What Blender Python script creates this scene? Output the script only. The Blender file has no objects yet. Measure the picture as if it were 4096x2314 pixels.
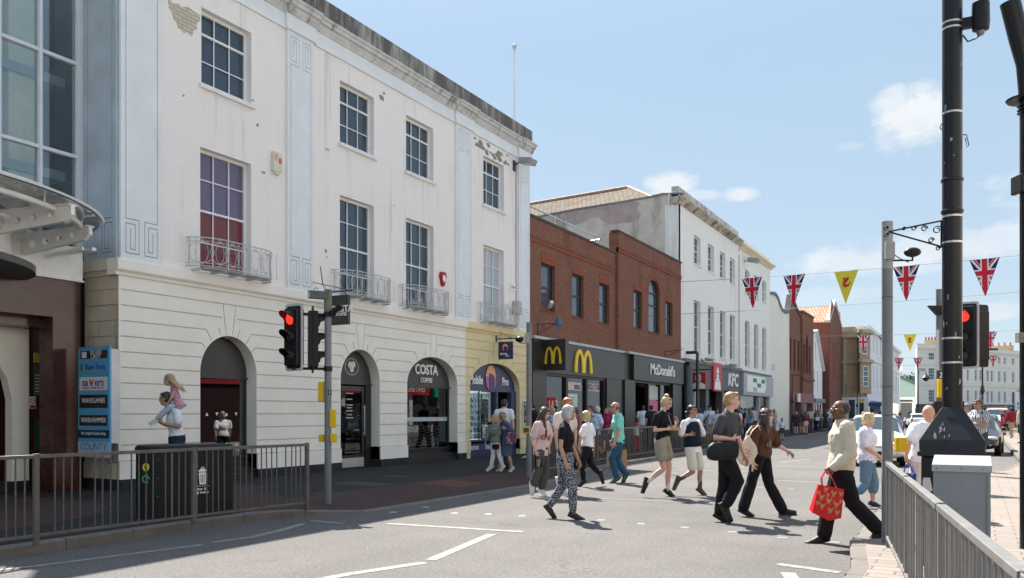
import bpy,bmesh,math,random
from mathutils import Vector,Matrix,noise
from mathutils.geometry import tessellate_polygon
random.seed(7)
scene = bpy.context.scene
C = scene.collection
V = Vector
R = math.radians

# ------------------------------------------------------------------ camera
FPX,CX,HY,EYE = 3500.0,2048.0,1652.0,1.55      # focal length / centre / horizon measured on the 4096 px photograph
YAW = math.atan((3900 - CX) / FPX)
SN,CS = math.sin(YAW),math.cos(YAW)
cam_d = bpy.data.cameras.new('camera')
cam = bpy.data.objects.new('camera',cam_d)
C.objects.link(cam)
cam.location = (0,0,EYE)
cam.rotation_euler = (R(90),0,YAW)
cam_d.sensor_width = 36
cam_d.lens = FPX / 4096 * 36
cam_d.shift_y = (HY - 1157) / 4096
cam_d.clip_start = .05
cam_d.clip_end = 3000
scene.camera = cam

# ------------------------------------------------------------------ light
SUNV = V((-0.56,0.50,1.0)).normalized()            # towards the sun
SUN_EL = math.asin(SUNV.z)
SUN_ROT = math.atan2(SUNV.x,SUNV.y)
world = bpy.data.worlds.new('World')
scene.world = world
world.use_nodes = True
sun_d = bpy.data.lights.new('sun','SUN')
sun_d.energy = 5.0
sun_d.angle = R(.5)
sun_d.color = (1.0,.945,.865)
sun = bpy.data.objects.new('sun',sun_d)
C.objects.link(sun)
sun.location = (-30,40,60)
sun.rotation_euler = (-SUNV).to_track_quat('-Z','Y').to_euler()
scene.view_settings.view_transform = 'Standard'
scene.view_settings.look = 'None'
scene.view_settings.exposure = 1.4
scene.view_settings.gamma = 1
SKY_STRENGTH = .115

def ray(px,py):
 a = (px - CX) / FPX
 return V((-SN + a * CS,CS + a * SN,(HY - py) / FPX))

def onX(px,py,X=-14.0):
 r = ray(px,py)
 t = X / r.x
 return r.y * t,EYE + r.z * t

def onZ(px,py,Z=0.0):
 r = ray(px,py)
 t = (Z - EYE) / r.z
 return r.x * t,r.y * t

def onY(px,py,Y):
 r = ray(px,py)
 t = Y / r.y
 return r.x * t,EYE + r.z * t

def atd(px,py,d):                                   # point at view depth d
 r = ray(px,py)
 return V((r.x * d,r.y * d,EYE + r.z * d))

CAMR = V((CS,SN,0))
CAMF = V((-SN,CS,0))

# ------------------------------------------------------------------ node helper
class NT:
 def __init__(s,nt):
  s.nt = nt
  nt.nodes.clear()

 def n(s,t,ins=None,**kw):
  nd = s.nt.nodes.new(t)
  for k,v in kw.items():
   setattr(nd,k,v)
  for k,v in (ins or {}).items():
   sock = nd.inputs[k]
   if isinstance(v,bpy.types.NodeSocket):
    s.nt.links.new(v,sock)
   else:
    sock.default_value = v
  return nd

 def math(s,op,a,b=0.0,c=0.0,clamp=False):
  nd = s.n('ShaderNodeMath',{0: a,1: b,2: c},operation=op)
  nd.use_clamp = clamp
  return nd.outputs[0]

 def mix(s,f,a,b,bt='MIX'):
  nd = s.nt.nodes.new('ShaderNodeMix')
  nd.data_type = 'RGBA'
  nd.blend_type = bt
  for i,v in ((0,f),(6,a),(7,b)):
   if isinstance(v,bpy.types.NodeSocket):
    s.nt.links.new(v,nd.inputs[i])
   elif i == 0:
    nd.inputs[0].default_value = v
   else:
    nd.inputs[i].default_value = (*v,1) if len(v) == 3 else v
  return nd.outputs[2]

 def ramp(s,f,stops,interp='LINEAR'):
  nd = s.n('ShaderNodeValToRGB',{0: f})
  cr = nd.color_ramp
  cr.interpolation = interp
  while len(cr.elements) < len(stops):
   cr.elements.new(.5)
  for e,(p,c) in zip(cr.elements,stops):
   e.position = p
   e.color = (c,c,c,1) if isinstance(c,(int,float)) else (*c,1)
  return nd.outputs[0]

 def noise(s,vec,scale,detail=3,rough=.55):
  return s.n('ShaderNodeTexNoise',{'Vector': vec,'Scale': scale,'Detail': detail,'Roughness': rough}).outputs[0]

 def mapping(s,vec,scale=(1,1,1),rot=(0,0,0),loc=(0,0,0)):
  return s.n('ShaderNodeMapping',{0: vec,1: loc,2: rot,3: scale}).outputs[0]

# sky: physical sky with a few fair-weather clouds placed by direction
def build_world():
 t = NT(world.node_tree)
 sky = t.n('ShaderNodeTexSky',sky_type='NISHITA')
 sky.sun_disc = False
 sky.sun_elevation = SUN_EL
 sky.sun_rotation = SUN_ROT
 sky.air_density = 1.0
 sky.dust_density = .6
 sky.ozone_density = 1.0
 tc = t.n('ShaderNodeTexCoord').outputs['Generated']
 nz1 = t.noise(t.mapping(tc,(1,1,1.5)),16,10,.66)
 nz2 = t.noise(t.mapping(tc,(1,1,2.0)),5,5,.55)
 tot = None
 for px,py,hw,hh,k in ((3650,480,160,125,1),(3570,420,90,75,.9),(2690,738,110,52,.95),(2960,780,85,30,.8),
(2810,780,110,26,.6),(3480,1040,300,75,.75),(3700,985,330,70,.65),(3990,960,230,70,.6),
(3400,585,60,22,.25),(4000,1245,200,35,.5),(3350,1180,220,40,.3),(3900,1400,260,40,.35),
(4700,700,500,160,.8),(-900,300,700,200,.8),(5600,400,500,260,.9)):
  c = ray(px,py).normalized()
  rt = V((-c.y,c.x,0)).normalized() * -1
  up = rt.cross(c).normalized()
  def dot(v):
   return t.n('ShaderNodeVectorMath',{0: tc,1: tuple(v)},operation='DOT_PRODUCT').outputs['Value']
  u = t.math('MULTIPLY',dot(rt),FPX / hw)
  v = t.math('MULTIPLY',dot(up),FPX / hh)
  d = t.math('SQRT',t.math('ADD',t.math('MULTIPLY',u,u),t.math('MULTIPLY',v,v)))
  m = t.math('SUBTRACT',1.0,d)
  m = t.math('ADD',m,t.math('MULTIPLY',t.math('SUBTRACT',nz1,.5),2.0))
  m = t.math('MULTIPLY',m,t.math('GREATER_THAN',dot(c),.2))
  m = t.math('MULTIPLY',t.math('MULTIPLY',m,2.0,clamp=True),k)
  tot = m if tot is None else t.math('MAXIMUM',tot,m)
 z = t.n('ShaderNodeSeparateXYZ',{0: tc}).outputs[2]
 wis = t.ramp(nz2,[(.55,0.0),(.85,.14)])
 tot = t.math('MAXIMUM',tot,t.math('MULTIPLY',wis,t.ramp(z,[(0,1.0),(.5,.35)])))
 cloud = t.mix(nz1,(2.3,2.6,2.9),(3.5,3.5,3.5))
 base = t.mix(.90,sky.outputs[0],t.ramp(z,[(0.0,(1.85,2.24,2.55)),(.2,(1.62,2.06,2.50)),(.38,(1.46,2.00,2.55)),(.55,(1.85,2.4,3.2)),(1.0,(2.2,2.75,3.5))]))
 col = t.mix(tot,base,cloud)
 bg = t.n('ShaderNodeBackground',{0: col,1: SKY_STRENGTH})
 out = t.n('ShaderNodeOutputWorld',{0: bg.outputs[0]})

build_world()

# ------------------------------------------------------------------ materials
MATS = {}

def principled(name,build):
 m = bpy.data.materials.new(name)
 m.use_nodes = True
 t = NT(m.node_tree)
 bs = t.n('ShaderNodeBsdfPrincipled')
 out = t.n('ShaderNodeOutputMaterial',{0: bs.outputs[0]})
 build(t,bs,out)
 return m

def plain(name,col,rough=.6,metal=0.0,var=.12,scale=3.0,bump=0.0,bscale=40.0,spec=.5,coat=0.0,fine=.0,emit=None,dirt=None,streak=False):
 if name in MATS:
  return MATS[name]

 def b(t,bs,out):
  tc = t.n('ShaderNodeTexCoord').outputs['Object']
  n1 = t.noise(t.mapping(tc,(1,1,.35)) if streak else tc,scale,5,.6)
  c0 = tuple(max(0,c * (1 - var)) for c in col)
  c1 = tuple(min(1,c * (1 + var)) for c in col)
  colr = t.ramp(n1,[(.3,c0),(.7,c1)])
  if fine:
   nf = t.noise(tc,bscale,2,.5)
   colr = t.mix(t.ramp(nf,[(.35,0),(.65,1)]),t.mix(fine,colr,(0,0,0)),colr)
  if dirt:
   nd = t.noise(t.mapping(tc,(1,1,.22)),dirt[1],6,.7)
   colr = t.mix(t.ramp(nd,[(dirt[2],0),(min(1,dirt[2] + .18),1)]),colr,dirt[0])
  t.nt.links.new(colr,bs.inputs['Base Color'])
  bs.inputs['Roughness'].default_value = rough
  bs.inputs['Metallic'].default_value = metal
  bs.inputs['Specular IOR Level'].default_value = min(spec,.28) if rough > .45 and not metal else spec
  bs.inputs['Coat Weight'].default_value = coat
  if emit:
   bs.inputs['Emission Color'].default_value = (*emit[0],1)
   bs.inputs['Emission Strength'].default_value = emit[1]
  if bump:
   nb = t.noise(tc,bscale,4,.6)
   bp = t.n('ShaderNodeBump',{'Strength': 1.0,'Distance': bump,'Height': nb})
   t.nt.links.new(bp.outputs[0],bs.inputs['Normal'])
 MATS[name] = principled(name,b)
 return MATS[name]

def bricky(name,c1,c2,mortar,bw=.225,bh=.075,ms=.012,bump=.004,rough=.8,var=.5,axis='yz',dirt=None,patch=None,painted=False):
 if name in MATS:
  return MATS[name]

 def b(t,bs,out):
  tc = t.n('ShaderNodeTexCoord').outputs['Object']
  sp = t.n('ShaderNodeSeparateXYZ',{0: tc})
  ax = {'x': 0,'y': 1,'z': 2}
  cv = t.n('ShaderNodeCombineXYZ',{0: sp.outputs[ax[axis[0]]],1: sp.outputs[ax[axis[1]]]}).outputs[0]
  br = t.n('ShaderNodeTexBrick',{'Vector': cv,'Color1': (*c1,1),'Color2': (*c2,1),'Mortar': (*mortar,1),'Scale': 1.0,
'Mortar Size': ms,'Mortar Smooth': .2,'Brick Width': bw,'Row Height': bh,'Bias': 0.0})
  col = br.outputs[0]
  n1 = t.noise(tc,1.3,6,.65)
  col = t.mix(t.ramp(n1,[(.3,0),(.75,var)]),col,tuple(c * .72 for c in c1))
  if painted:
   st = t.noise(t.mapping(tc,(1,1,.035)),4.5,5,.6)
   gt = t.noise(tc,.55,3,.6)
   col = t.mix(t.math('MULTIPLY',t.ramp(st,[(.52,0),(.66,.42)]),t.ramp(gt,[(.42,0),(.62,1)])),col,(.50,.45,.39))
  if patch:
   pn = t.noise(tc,patch[1],6,.6)
   col = t.mix(t.ramp(pn,[(patch[2],0),(patch[2] + .02,1)]),col,patch[0])
  if dirt:
   nd = t.noise(t.mapping(tc,(1,1,.18)),dirt[1],6,.7)
   col = t.mix(t.ramp(nd,[(dirt[2],0),(min(1,dirt[2] + .2),.85)]),col,dirt[0])
  t.nt.links.new(col,bs.inputs['Base Color'])
  bs.inputs['Roughness'].default_value = rough
  bs.inputs['Specular IOR Level'].default_value = .15
  nb = t.noise(tc,60,3,.6)
  h = t.math('ADD',t.math('MULTIPLY',br.outputs[1],-1.0),t.math('MULTIPLY',nb,.35))
  bp = t.n('ShaderNodeBump',{'Strength': 1.0,'Distance': bump,'Height': h})
  t.nt.links.new(bp.outputs[0],bs.inputs['Normal'])
 MATS[name] = principled(name,b)
 return MATS[name]

def glass_dark(name,col=(.02,.03,.045),rough=.03,spec=.6,wav=.0025,wsc=2.2):
 def b(t,bs,out):
  tc = t.n('ShaderNodeTexCoord').outputs['Object']
  bs.inputs['Base Color'].default_value = (*col,1)
  bs.inputs['Roughness'].default_value = rough
  bs.inputs['Specular IOR Level'].default_value = spec
  bs.inputs['Coat Weight'].default_value = .15
  nb = t.noise(tc,wsc,2,.4)
  bp = t.n('ShaderNodeBump',{'Strength': 1.0,'Distance': wav,'Height': nb})
  t.nt.links.new(bp.outputs[0],bs.inputs['Normal'])
 if name not in MATS:
  MATS[name] = principled(name,b)
 return MATS[name]

def glass_clear(name,tint=(.8,.88,.88),refl=.12,gain=1.0):
 if name in MATS:
  return MATS[name]
 m = bpy.data.materials.new(name)
 m.use_nodes = True
 t = NT(m.node_tree)
 tr = t.n('ShaderNodeBsdfTransparent',{0: (*tint,1)})
 gl = t.n('ShaderNodeBsdfGlossy',{0: (.95,.97,1,1),1: .01})
 fr = t.n('ShaderNodeFresnel',{0: 1.5}).outputs[0]
 f = t.math('ADD',t.math('MULTIPLY',fr,gain),refl,clamp=True)
 mx = t.n('ShaderNodeMixShader',{0: f,1: tr.outputs[0],2: gl.outputs[0]})
 t.n('ShaderNodeOutputMaterial',{0: mx.outputs[0]})
 MATS[name] = m
 return m

# ------------------------------------------------------------------ mesh builder
def frame(o,x,y):
 x = V(x).normalized()
 z = x.cross(V(y)).normalized()
 y = z.cross(x)
 M = Matrix((x,y,z)).transposed().to_4x4()
 M.translation = V(o)
 return M

def fac(X=-14.0):                                    # (along street, height, out of the wall) -> world
 return Matrix(((0,0,1,X),(1,0,0,0),(0,1,0,0),(0,0,0,1)))

WORLD = {}

class MB:
 def __init__(s,M=None):
  s.v,s.f,s.mi,s.m = [],[],[],0
  s.M = M

 def add(s,vs,fs):
  n = len(s.v)
  if s.M is not None:
   vs = [s.M @ V(v) for v in vs]
  s.v += [tuple(v) for v in vs]
  s.f += [tuple(i + n for i in f) for f in fs]
  s.mi += [s.m] * len(fs)
  return s

 def box(s,x0,x1,y0,y1,z0,z1):
  x0,x1 = min(x0,x1),max(x0,x1)
  y0,y1 = min(y0,y1),max(y0,y1)
  z0,z1 = min(z0,z1),max(z0,z1)
  return s.add([(x0,y0,z0),(x1,y0,z0),(x1,y1,z0),(x0,y1,z0),(x0,y0,z1),(x1,y0,z1),(x1,y1,z1),(x0,y1,z1)],
[(0,3,2,1),(4,5,6,7),(0,1,5,4),(1,2,6,5),(2,3,7,6),(3,0,4,7)])

 def rings(s,rings,cap=True,closed=False):
  n = len(rings[0])
  vs = [p for r in rings for p in r]
  fs = []
  k = len(rings)
  for i in range(k if closed else k - 1):
   a,b = i * n,((i + 1) % k) * n
   for j in range(n):
    j2 = (j + 1) % n
    fs.append((a + j,a + j2,b + j2,b + j))
  if cap and not closed:
   fs.append(tuple(reversed(range(n))))
   fs.append(tuple(range((k - 1) * n,k * n)))
  return s.add(vs,fs)

 def tube(s,pts,r,n=8,closed=False,cap=True,up=(0,0,1),flat=1.0):
  pts = [V(p) for p in pts]
  k = len(pts)
  rs = r if isinstance(r,(list,tuple)) else [r] * k
  rings = []
  prev = None
  for i,p in enumerate(pts):
   if closed:
    d = pts[(i + 1) % k] - pts[i - 1]
   else:
    d = (pts[i + 1] - p if i == 0 else p - pts[i - 1] if i == k - 1 else (pts[i + 1] - p).normalized() + (p - pts[i - 1]).normalized())
   if d.length < 1e-9:
    d = V((0,0,1))
   d.normalize()
   if prev is None:
    a = V(up)
    if abs(a.dot(d)) > .95:
     a = V((1,0,0))
    a = (a - d * a.dot(d)).normalized()
   else:
    a = (prev - d * prev.dot(d))
    a = a.normalized() if a.length > 1e-6 else d.orthogonal().normalized()
   prev = a
   b = d.cross(a)
   rings.append([p + (a * math.cos(t) * flat + b * math.sin(t)) * rs[i] for t in (2 * math.pi * j / n for j in range(n))])
  return s.rings(rings,cap,closed)

 def lathe(s,prof,c=(0,0,0),n=16):
  c = V(c)
  return s.rings([[c + V((r * math.cos(2 * math.pi * j / n),r * math.sin(2 * math.pi * j / n),z)) for j in range(n)] for r,z in prof])

 def ball(s,c,r,n=10,m=7,X=None):
  """ellipsoid, r scalar or 3-vector; X optional 3x3 axes matrix"""
  c = V(c)
  r = (r,r,r) if isinstance(r,(int,float)) else r
  rings = []
  for i in range(m):
   ph = -math.pi / 2 + math.pi * (i + .5) / m
   ring = []
   for j in range(n):
    t = 2 * math.pi * j / n
    q = V((r[0] * math.cos(ph) * math.cos(t),r[1] * math.cos(ph) * math.sin(t),r[2] * math.sin(ph)))
    ring.append(c + (X @ q if X is not None else q))
   rings.append(ring)
  return s.rings(rings)

 def prism(s,poly,z0,z1,holes=()):
  """polygon in local xy, extruded z0..z1 (z1 the front)"""
  loops = [list(poly)] + [list(h) for h in holes]
  tri = tessellate_polygon([[V((p[0],p[1],0)) for p in l] for l in loops])
  flat = [p for l in loops for p in l]
  n = len(flat)
  vs = [(p[0],p[1],z1) for p in flat] + [(p[0],p[1],z0) for p in flat]
  fs = []
  for t in tri:
   a,b,c = (flat[i] for i in t)
   cr = (b[0] - a[0]) * (c[1] - a[1]) - (b[1] - a[1]) * (c[0] - a[0])
   if abs(cr) < 1e-12:
    continue
   t = tuple(t) if cr > 0 else tuple(reversed(t))
   fs.append(t)
   fs.append(tuple(i + n for i in reversed(t)))
  o = 0
  for li,l in enumerate(loops):
   area = sum(l[i][0] * l[(i + 1) % len(l)][1] - l[(i + 1) % len(l)][0] * l[i][1] for i in range(len(l)))
   ccw = (area > 0) == (li == 0)
   k = len(l)
   for i in range(k):
    a,b = o + i,o + (i + 1) % k
    fs.append((a + n,b + n,b,a) if ccw else (b + n,a + n,a,b))
   o += k
  return s.add(vs,fs)

 def sheet(s,poly,z=0.0,holes=()):
  loops = [list(poly)] + [list(h) for h in holes]
  tri = tessellate_polygon([[V((p[0],p[1],0)) for p in l] for l in loops])
  flat = [p for l in loops for p in l]
  fs = []
  for t in tri:
   a,b,c = (flat[i] for i in t)
   cr = (b[0] - a[0]) * (c[1] - a[1]) - (b[1] - a[1]) * (c[0] - a[0])
   if abs(cr) > 1e-12:
    fs.append(tuple(t) if cr > 0 else tuple(reversed(t)))
  return s.add([(p[0],p[1],z) for p in flat],fs)

 def reveals(s,loops,z0,z1):
  for l in loops:
   area = sum(l[i][0] * l[(i + 1) % len(l)][1] - l[(i + 1) % len(l)][0] * l[i][1] for i in range(len(l)))
   k = len(l)
   vs = [(p[0],p[1],z1) for p in l] + [(p[0],p[1],z0) for p in l]
   fs = []
   for i in range(k):
    j = (i + 1) % k
    fs.append((i,i + k,j + k,j) if area > 0 else (j,j + k,i + k,i))
   s.add(vs,fs)
  return s

 def build(s,name,mats,parent=None,smooth=False,bevel=0,sub=0,label=None):
  me = bpy.data.meshes.new(name)
  me.from_pydata(s.v,[],s.f)
  if not isinstance(mats,(list,tuple)):
   mats = [mats]
  for m in mats:
   me.materials.append(m)
  if len(mats) > 1:
   me.polygons.foreach_set('material_index',s.mi)
  me.update()
  if smooth:
   me.polygons.foreach_set('use_smooth',[True] * len(me.polygons))
   if smooth != 'all':
    me.set_sharp_from_angle(angle=R(38))
  o = bpy.data.objects.new(name,me)
  C.objects.link(o)
  if bevel:
   md = o.modifiers.new('bevel','BEVEL')
   md.width = bevel
   md.segments = 2
   md.limit_method = 'ANGLE'
  if sub:
   md = o.modifiers.new('sub','SUBSURF')
   md.levels = md.render_levels = sub
  place(o,parent)
  if label:
   o['label'] = label
  return o

def place(o,parent):
 if parent is not None:
  o.parent = parent
  if parent.name in WORLD:
   o.location = -V(WORLD[parent.name])

def tag(o,label=None,cat=None,group=None,kind=None):
 for k,v in (('label',label),('category',cat),('group',group),('kind',kind)):
  if v:
   o[k] = v
 return o

def thing(name,label,cat,loc=(0,0,0),rz=0,group=None,world=False):
 """an Empty at the thing's base; world=True: its parts are modelled in world coordinates"""
 o = bpy.data.objects.new(name,None)
 o.empty_display_size = .2
 C.objects.link(o)
 o.location = loc
 o.rotation_euler = (0,0,rz)
 if world:
  WORLD[o.name] = tuple(loc)
 return tag(o,label,cat,group)

def dup(root,loc=None,rz=None,label=None):
 def cp(o,par):
  c = o.copy()
  C.objects.link(c)
  if par is not None:
   c.parent = par
  for ch in kids.get(o.name,()):
   cp(ch,c)
  return c
 kids = {}
 for o in C.objects:
  if o.parent:
   kids.setdefault(o.parent.name,[]).append(o)
 c = cp(root,None)
 if loc is not None:
  c.location = loc
 if rz is not None:
  c.rotation_euler = (0,0,rz)
 if label:
  c['label'] = label
 return c

def boxes(name,M,lst,mat,parent,**kw):
 """one object per box"""
 for b in lst:
  mb = MB(M)
  mb.box(*b)
  o = mb.build(name,mat,parent,**kw)
 return o

def setting(name,mb,mats,**kw):
 o = mb.build(name,mats,**kw)
 o['kind'] = 'structure'
 return o

def rect(a,b,c,d):
 return [(a,c),(b,c),(b,d),(a,d)]

def arch(y0,y1,z0,zs,rise,n=20):
 cy,w = (y0 + y1) / 2,(y1 - y0) / 2
 return [(y0,z0),(y1,z0)] + [(cy + w * math.cos(math.pi * i / n),zs + rise * math.sin(math.pi * i / n)) for i in range(n + 1)]

def strip(pts,w):
 """thin polygon following an open polyline (mitred)"""
 pts = [V((p[0],p[1])) for p in pts]
 L,Rr = [],[]
 for i,p in enumerate(pts):
  a = (p - pts[i - 1]).normalized() if i else None
  b = (pts[i + 1] - p).normalized() if i < len(pts) - 1 else None
  d = ((a or b) + (b or a)).normalized()
  nrm = V((-d.y,d.x))
  k = 1.0
  if a is not None and b is not None:
   k = 1 / max(.4,abs(nrm.dot(V((-a.y,a.x)))))
  L.append(p + nrm * w / 2 * k)
  Rr.append(p - nrm * w / 2 * k)
 return [tuple(q) for q in Rr] + [tuple(q) for q in reversed(L)]

def text(mb,s,M,size,depth=.01,bold=0.0,sx=1.0,align='CENTER',shear=0.0,space=1.0):
 cu = bpy.data.curves.new('t','FONT')
 cu.body = s
 cu.size = size
 cu.align_x = align
 cu.align_y = 'CENTER'
 cu.extrude = depth / 2
 cu.offset = bold * size
 cu.shear = shear
 cu.space_character = space
 cu.resolution_u = 3
 o = bpy.data.objects.new('t',cu)
 C.objects.link(o)
 bpy.context.view_layer.update()
 me = bpy.data.meshes.new_from_object(o.evaluated_get(bpy.context.evaluated_depsgraph_get()))
 old = mb.M
 mb.M = M if old is None or M is not None else old
 mb.add([(v.co.x * sx,v.co.y,v.co.z) for v in me.vertices],[tuple(p.vertices) for p in me.polygons])
 mb.M = old
 bpy.data.objects.remove(o)
 bpy.data.curves.remove(cu)
 bpy.data.meshes.remove(me)

def wtext(name,s,M,size,mat,parent,**kw):
 mb = MB()
 text(mb,s,M,size,**kw)
 return mb.build(name,mat,parent)

# ================================================================== THE SETTING
def m_asphalt(name,c,patch=.18):
 def b(t,bs,out):
  tc = t.n('ShaderNodeTexCoord').outputs['Object']
  n1 = t.noise(tc,.35,5,.6)
  n2 = t.noise(tc,2.2,5,.65)
  n3 = t.noise(tc,90,2,.5)
  vor = t.n('ShaderNodeTexVoronoi',{'Vector': tc,'Scale': 120.0}).outputs[0]
  col = t.ramp(n1,[(.3,tuple(v * (1 - patch) for v in c)),(.7,tuple(v * (1 + patch) for v in c))])
  col = t.mix(t.ramp(n2,[(.35,.0),(.7,.28)]),col,tuple(v * .66 for v in c))
  trk = t.noise(t.mapping(tc,(1.0,.05,1)),1.1,3,.5)
  col = t.mix(t.ramp(trk,[(.45,0),(.62,.22)]),col,tuple(v * .6 for v in c))
  spt = t.noise(tc,7,2,.4)
  col = t.mix(t.ramp(spt,[(.70,0),(.76,.45)]),col,(.07,.068,.066))
  col = t.mix(t.ramp(n3,[(.3,.35),(.7,0)]),col,(.05,.05,.05))
  col = t.mix(t.ramp(vor,[(.0,.5),(.2,0)]),col,(.5,.47,.43))
  n4 = t.noise(tc,28,3,.7)
  col = t.mix(t.ramp(n4,[(.40,.52),(.58,0)]),col,(.06,.056,.052))
  wp = t.n('ShaderNodeVectorMath',{0: tc,1: t.n('ShaderNodeTexNoise',{'Vector': tc,'Scale': 1.5,'Detail': 4}).outputs[1]},operation='ADD').outputs[0]
  vc = t.n('ShaderNodeTexVoronoi',{'Vector': wp,'Scale': .22},feature='DISTANCE_TO_EDGE').outputs[0]
  gate = t.ramp(t.noise(tc,.3,2),[(.5,0),(.56,1)])
  col = t.mix(t.math('MULTIPLY',t.ramp(vc,[(.0,.45),(.0025,0)]),gate),col,(.05,.048,.045))
  t.nt.links.new(col,bs.inputs['Base Color'])
  bs.inputs['Roughness'].default_value = .88
  bs.inputs['Specular IOR Level'].default_value = .2
  h = t.math('ADD',t.math('MULTIPLY',n3,1.0),vor)
  bp = t.n('ShaderNodeBump',{'Strength': .8,'Distance': .006,'Height': h})
  t.nt.links.new(bp.outputs[0],bs.inputs['Normal'])
 return principled(name,b)

M_ROAD = m_asphalt('asphalt',(.190,.178,.170),.20)
M_PAINT = plain('road_paint',(.29,.277,.26),.75,var=.15,scale=9,dirt=((.180,.168,.160),11,.43))
M_KERB = plain('kerb_stone',(.155,.138,.122),.8,var=.15,scale=4,bump=.003,bscale=60,dirt=((.12,.11,.10),3,.55))

def m_pave_left():
 def b(t,bs,out):
  tc = t.n('ShaderNodeTexCoord').outputs['Object']
  sp = t.n('ShaderNodeSeparateXYZ',{0: tc})
  x,y = sp.outputs[0],sp.outputs[1]
  n1 = t.noise(tc,1.2,5,.6)
  n3 = t.noise(tc,70,2,.5)
  br = t.n('ShaderNodeTexBrick',{'Vector': tc,'Color1': (.065,.042,.037,1),'Color2': (.085,.054,.047,1),'Mortar': (.05,.042,.04,1),
'Scale': 1.0,'Mortar Size': .008,'Brick Width': .21,'Row Height': .105})
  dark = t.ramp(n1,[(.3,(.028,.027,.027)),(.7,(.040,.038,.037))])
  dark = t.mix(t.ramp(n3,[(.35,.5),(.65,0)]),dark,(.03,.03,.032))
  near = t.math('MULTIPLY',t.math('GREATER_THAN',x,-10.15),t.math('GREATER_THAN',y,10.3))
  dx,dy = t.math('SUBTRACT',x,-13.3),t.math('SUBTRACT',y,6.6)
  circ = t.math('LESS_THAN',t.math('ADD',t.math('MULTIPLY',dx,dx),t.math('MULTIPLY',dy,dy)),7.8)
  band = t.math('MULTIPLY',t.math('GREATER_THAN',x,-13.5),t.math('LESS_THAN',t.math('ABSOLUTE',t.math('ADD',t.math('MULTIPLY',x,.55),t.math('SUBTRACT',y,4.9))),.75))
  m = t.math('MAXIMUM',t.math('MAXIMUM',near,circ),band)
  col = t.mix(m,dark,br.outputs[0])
  for cx,cy,hx,hy,c in ((-10.9,14.2,.6,.35,(.06,.065,.065)),(-9.5,15.4,.45,.55,(.13,.062,.05)),(-11.5,16.2,.3,.2,(.07,.065,.055)),(-9.9,12.2,.5,.3,(.06,.056,.052)),(-12.4,12.6,.45,.3,(.052,.052,.055))):
   k = t.math('MULTIPLY',t.math('LESS_THAN',t.math('ABSOLUTE',t.math('SUBTRACT',x,cx)),hx),t.math('LESS_THAN',t.math('ABSOLUTE',t.math('SUBTRACT',y,cy)),hy))
   col = t.mix(k,col,c)
  t.nt.links.new(col,bs.inputs['Base Color'])
  bs.inputs['Roughness'].default_value = .9
  bs.inputs['Specular IOR Level'].default_value = .12
  h = t.math('ADD',t.math('MULTIPLY',n3,.4),t.math('MULTIPLY',t.math('MULTIPLY',br.outputs[1],-1.0),m))
  bp = t.n('ShaderNodeBump',{'Strength': 1.0,'Distance': .004,'Height': h})
  t.nt.links.new(bp.outputs[0],bs.inputs['Normal'])
 return principled('left_paving',b)

def m_pave_right():
 def b(t,bs,out):
  tc = t.n('ShaderNodeTexCoord').outputs['Object']
  n1 = t.noise(tc,.9,5,.6)
  br = t.n('ShaderNodeTexBrick',{'Vector': tc,'Color1': (.205,.172,.150,1),'Color2': (.24,.202,.175,1),'Mortar': (.12,.10,.08,1),
'Scale': 1.0,'Mortar Size': .011,'Brick Width': .42,'Row Height': .2})
  br2 = t.n('ShaderNodeTexBrick',{'Vector': t.mapping(tc,rot=(0,0,R(90))),'Color1': (.25,.165,.13,1),'Color2': (.28,.19,.15,1),'Mortar': (.18,.15,.12,1),
'Scale': 1.0,'Mortar Size': .011,'Brick Width': .21,'Row Height': .105})
  y = t.n('ShaderNodeSeparateXYZ',{0: tc}).outputs[1]
  bandm = t.math('LESS_THAN',t.math('ABSOLUTE',t.math('SUBTRACT',t.math('MODULO',y,9.0),4.9)),.32)
  col = t.mix(bandm,br.outputs[0],br2.outputs[0])
  col = t.mix(t.ramp(n1,[(.35,0),(.75,.35)]),col,(.16,.14,.12))
  nm = t.noise(tc,3.5,6,.7)
  col = t.mix(t.ramp(nm,[(.62,0),(.7,.5)]),col,(.20,.19,.10))
  t.nt.links.new(col,bs.inputs['Base Color'])
  bs.inputs['Roughness'].default_value = .8
  h = t.math('ADD',t.math('MULTIPLY',t.noise(tc,60,2),.4),t.math('MULTIPLY',br.outputs[1],-1.0))
  bp = t.n('ShaderNodeBump',{'Strength': 1.0,'Distance': .005,'Height': h})
  t.nt.links.new(bp.outputs[0],bs.inputs['Normal'])
 return principled('right_paving',b)

mb = MB()
mb.box(-700,700,-300,1200,-.6,-.03)
setting('ground',mb,plain('far_ground',(.17,.16,.15),.9,var=.2,scale=.2))
mb = MB()
mb.sheet([(-60,-30),(8.5,-30),(8.5,240),(-60,240)],0.0)
setting('road',mb,M_ROAD)

KL = [(-40,-9.0),(-10,-9.05),(0,-9.08),(6,-9.1),(8.4,-9.15),(9.4,-9.1),(10.2,-8.75),(11.2,-8.35),(16.4,-8.28),(19,-8.55),(24.4,-9.1),(42,-9.48),(70,-9.9),(100,-10.2),(180,-12)]
KR = [(-40,-1.0),(8.7,-1.02),(10.5,-1.25),(12.4,-1.33),(16.8,-1.4),(21,-1.2),(25,.6),(30,1.2),(64,1.3),(75,3.5),(125,5.5),(180,6)]

def lerp(tab,y):
 for (a,xa),(b,xb) in zip(tab,tab[1:]):
  if a <= y <= b:
   return xa + (xb - xa) * (y - a) / (b - a)
 return tab[-1][1]

def drop(y,a,b):
 u = min((y - a) / 1.0,(b - y) / 1.0)
 return max(0.0,min(1.0,u))

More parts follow.
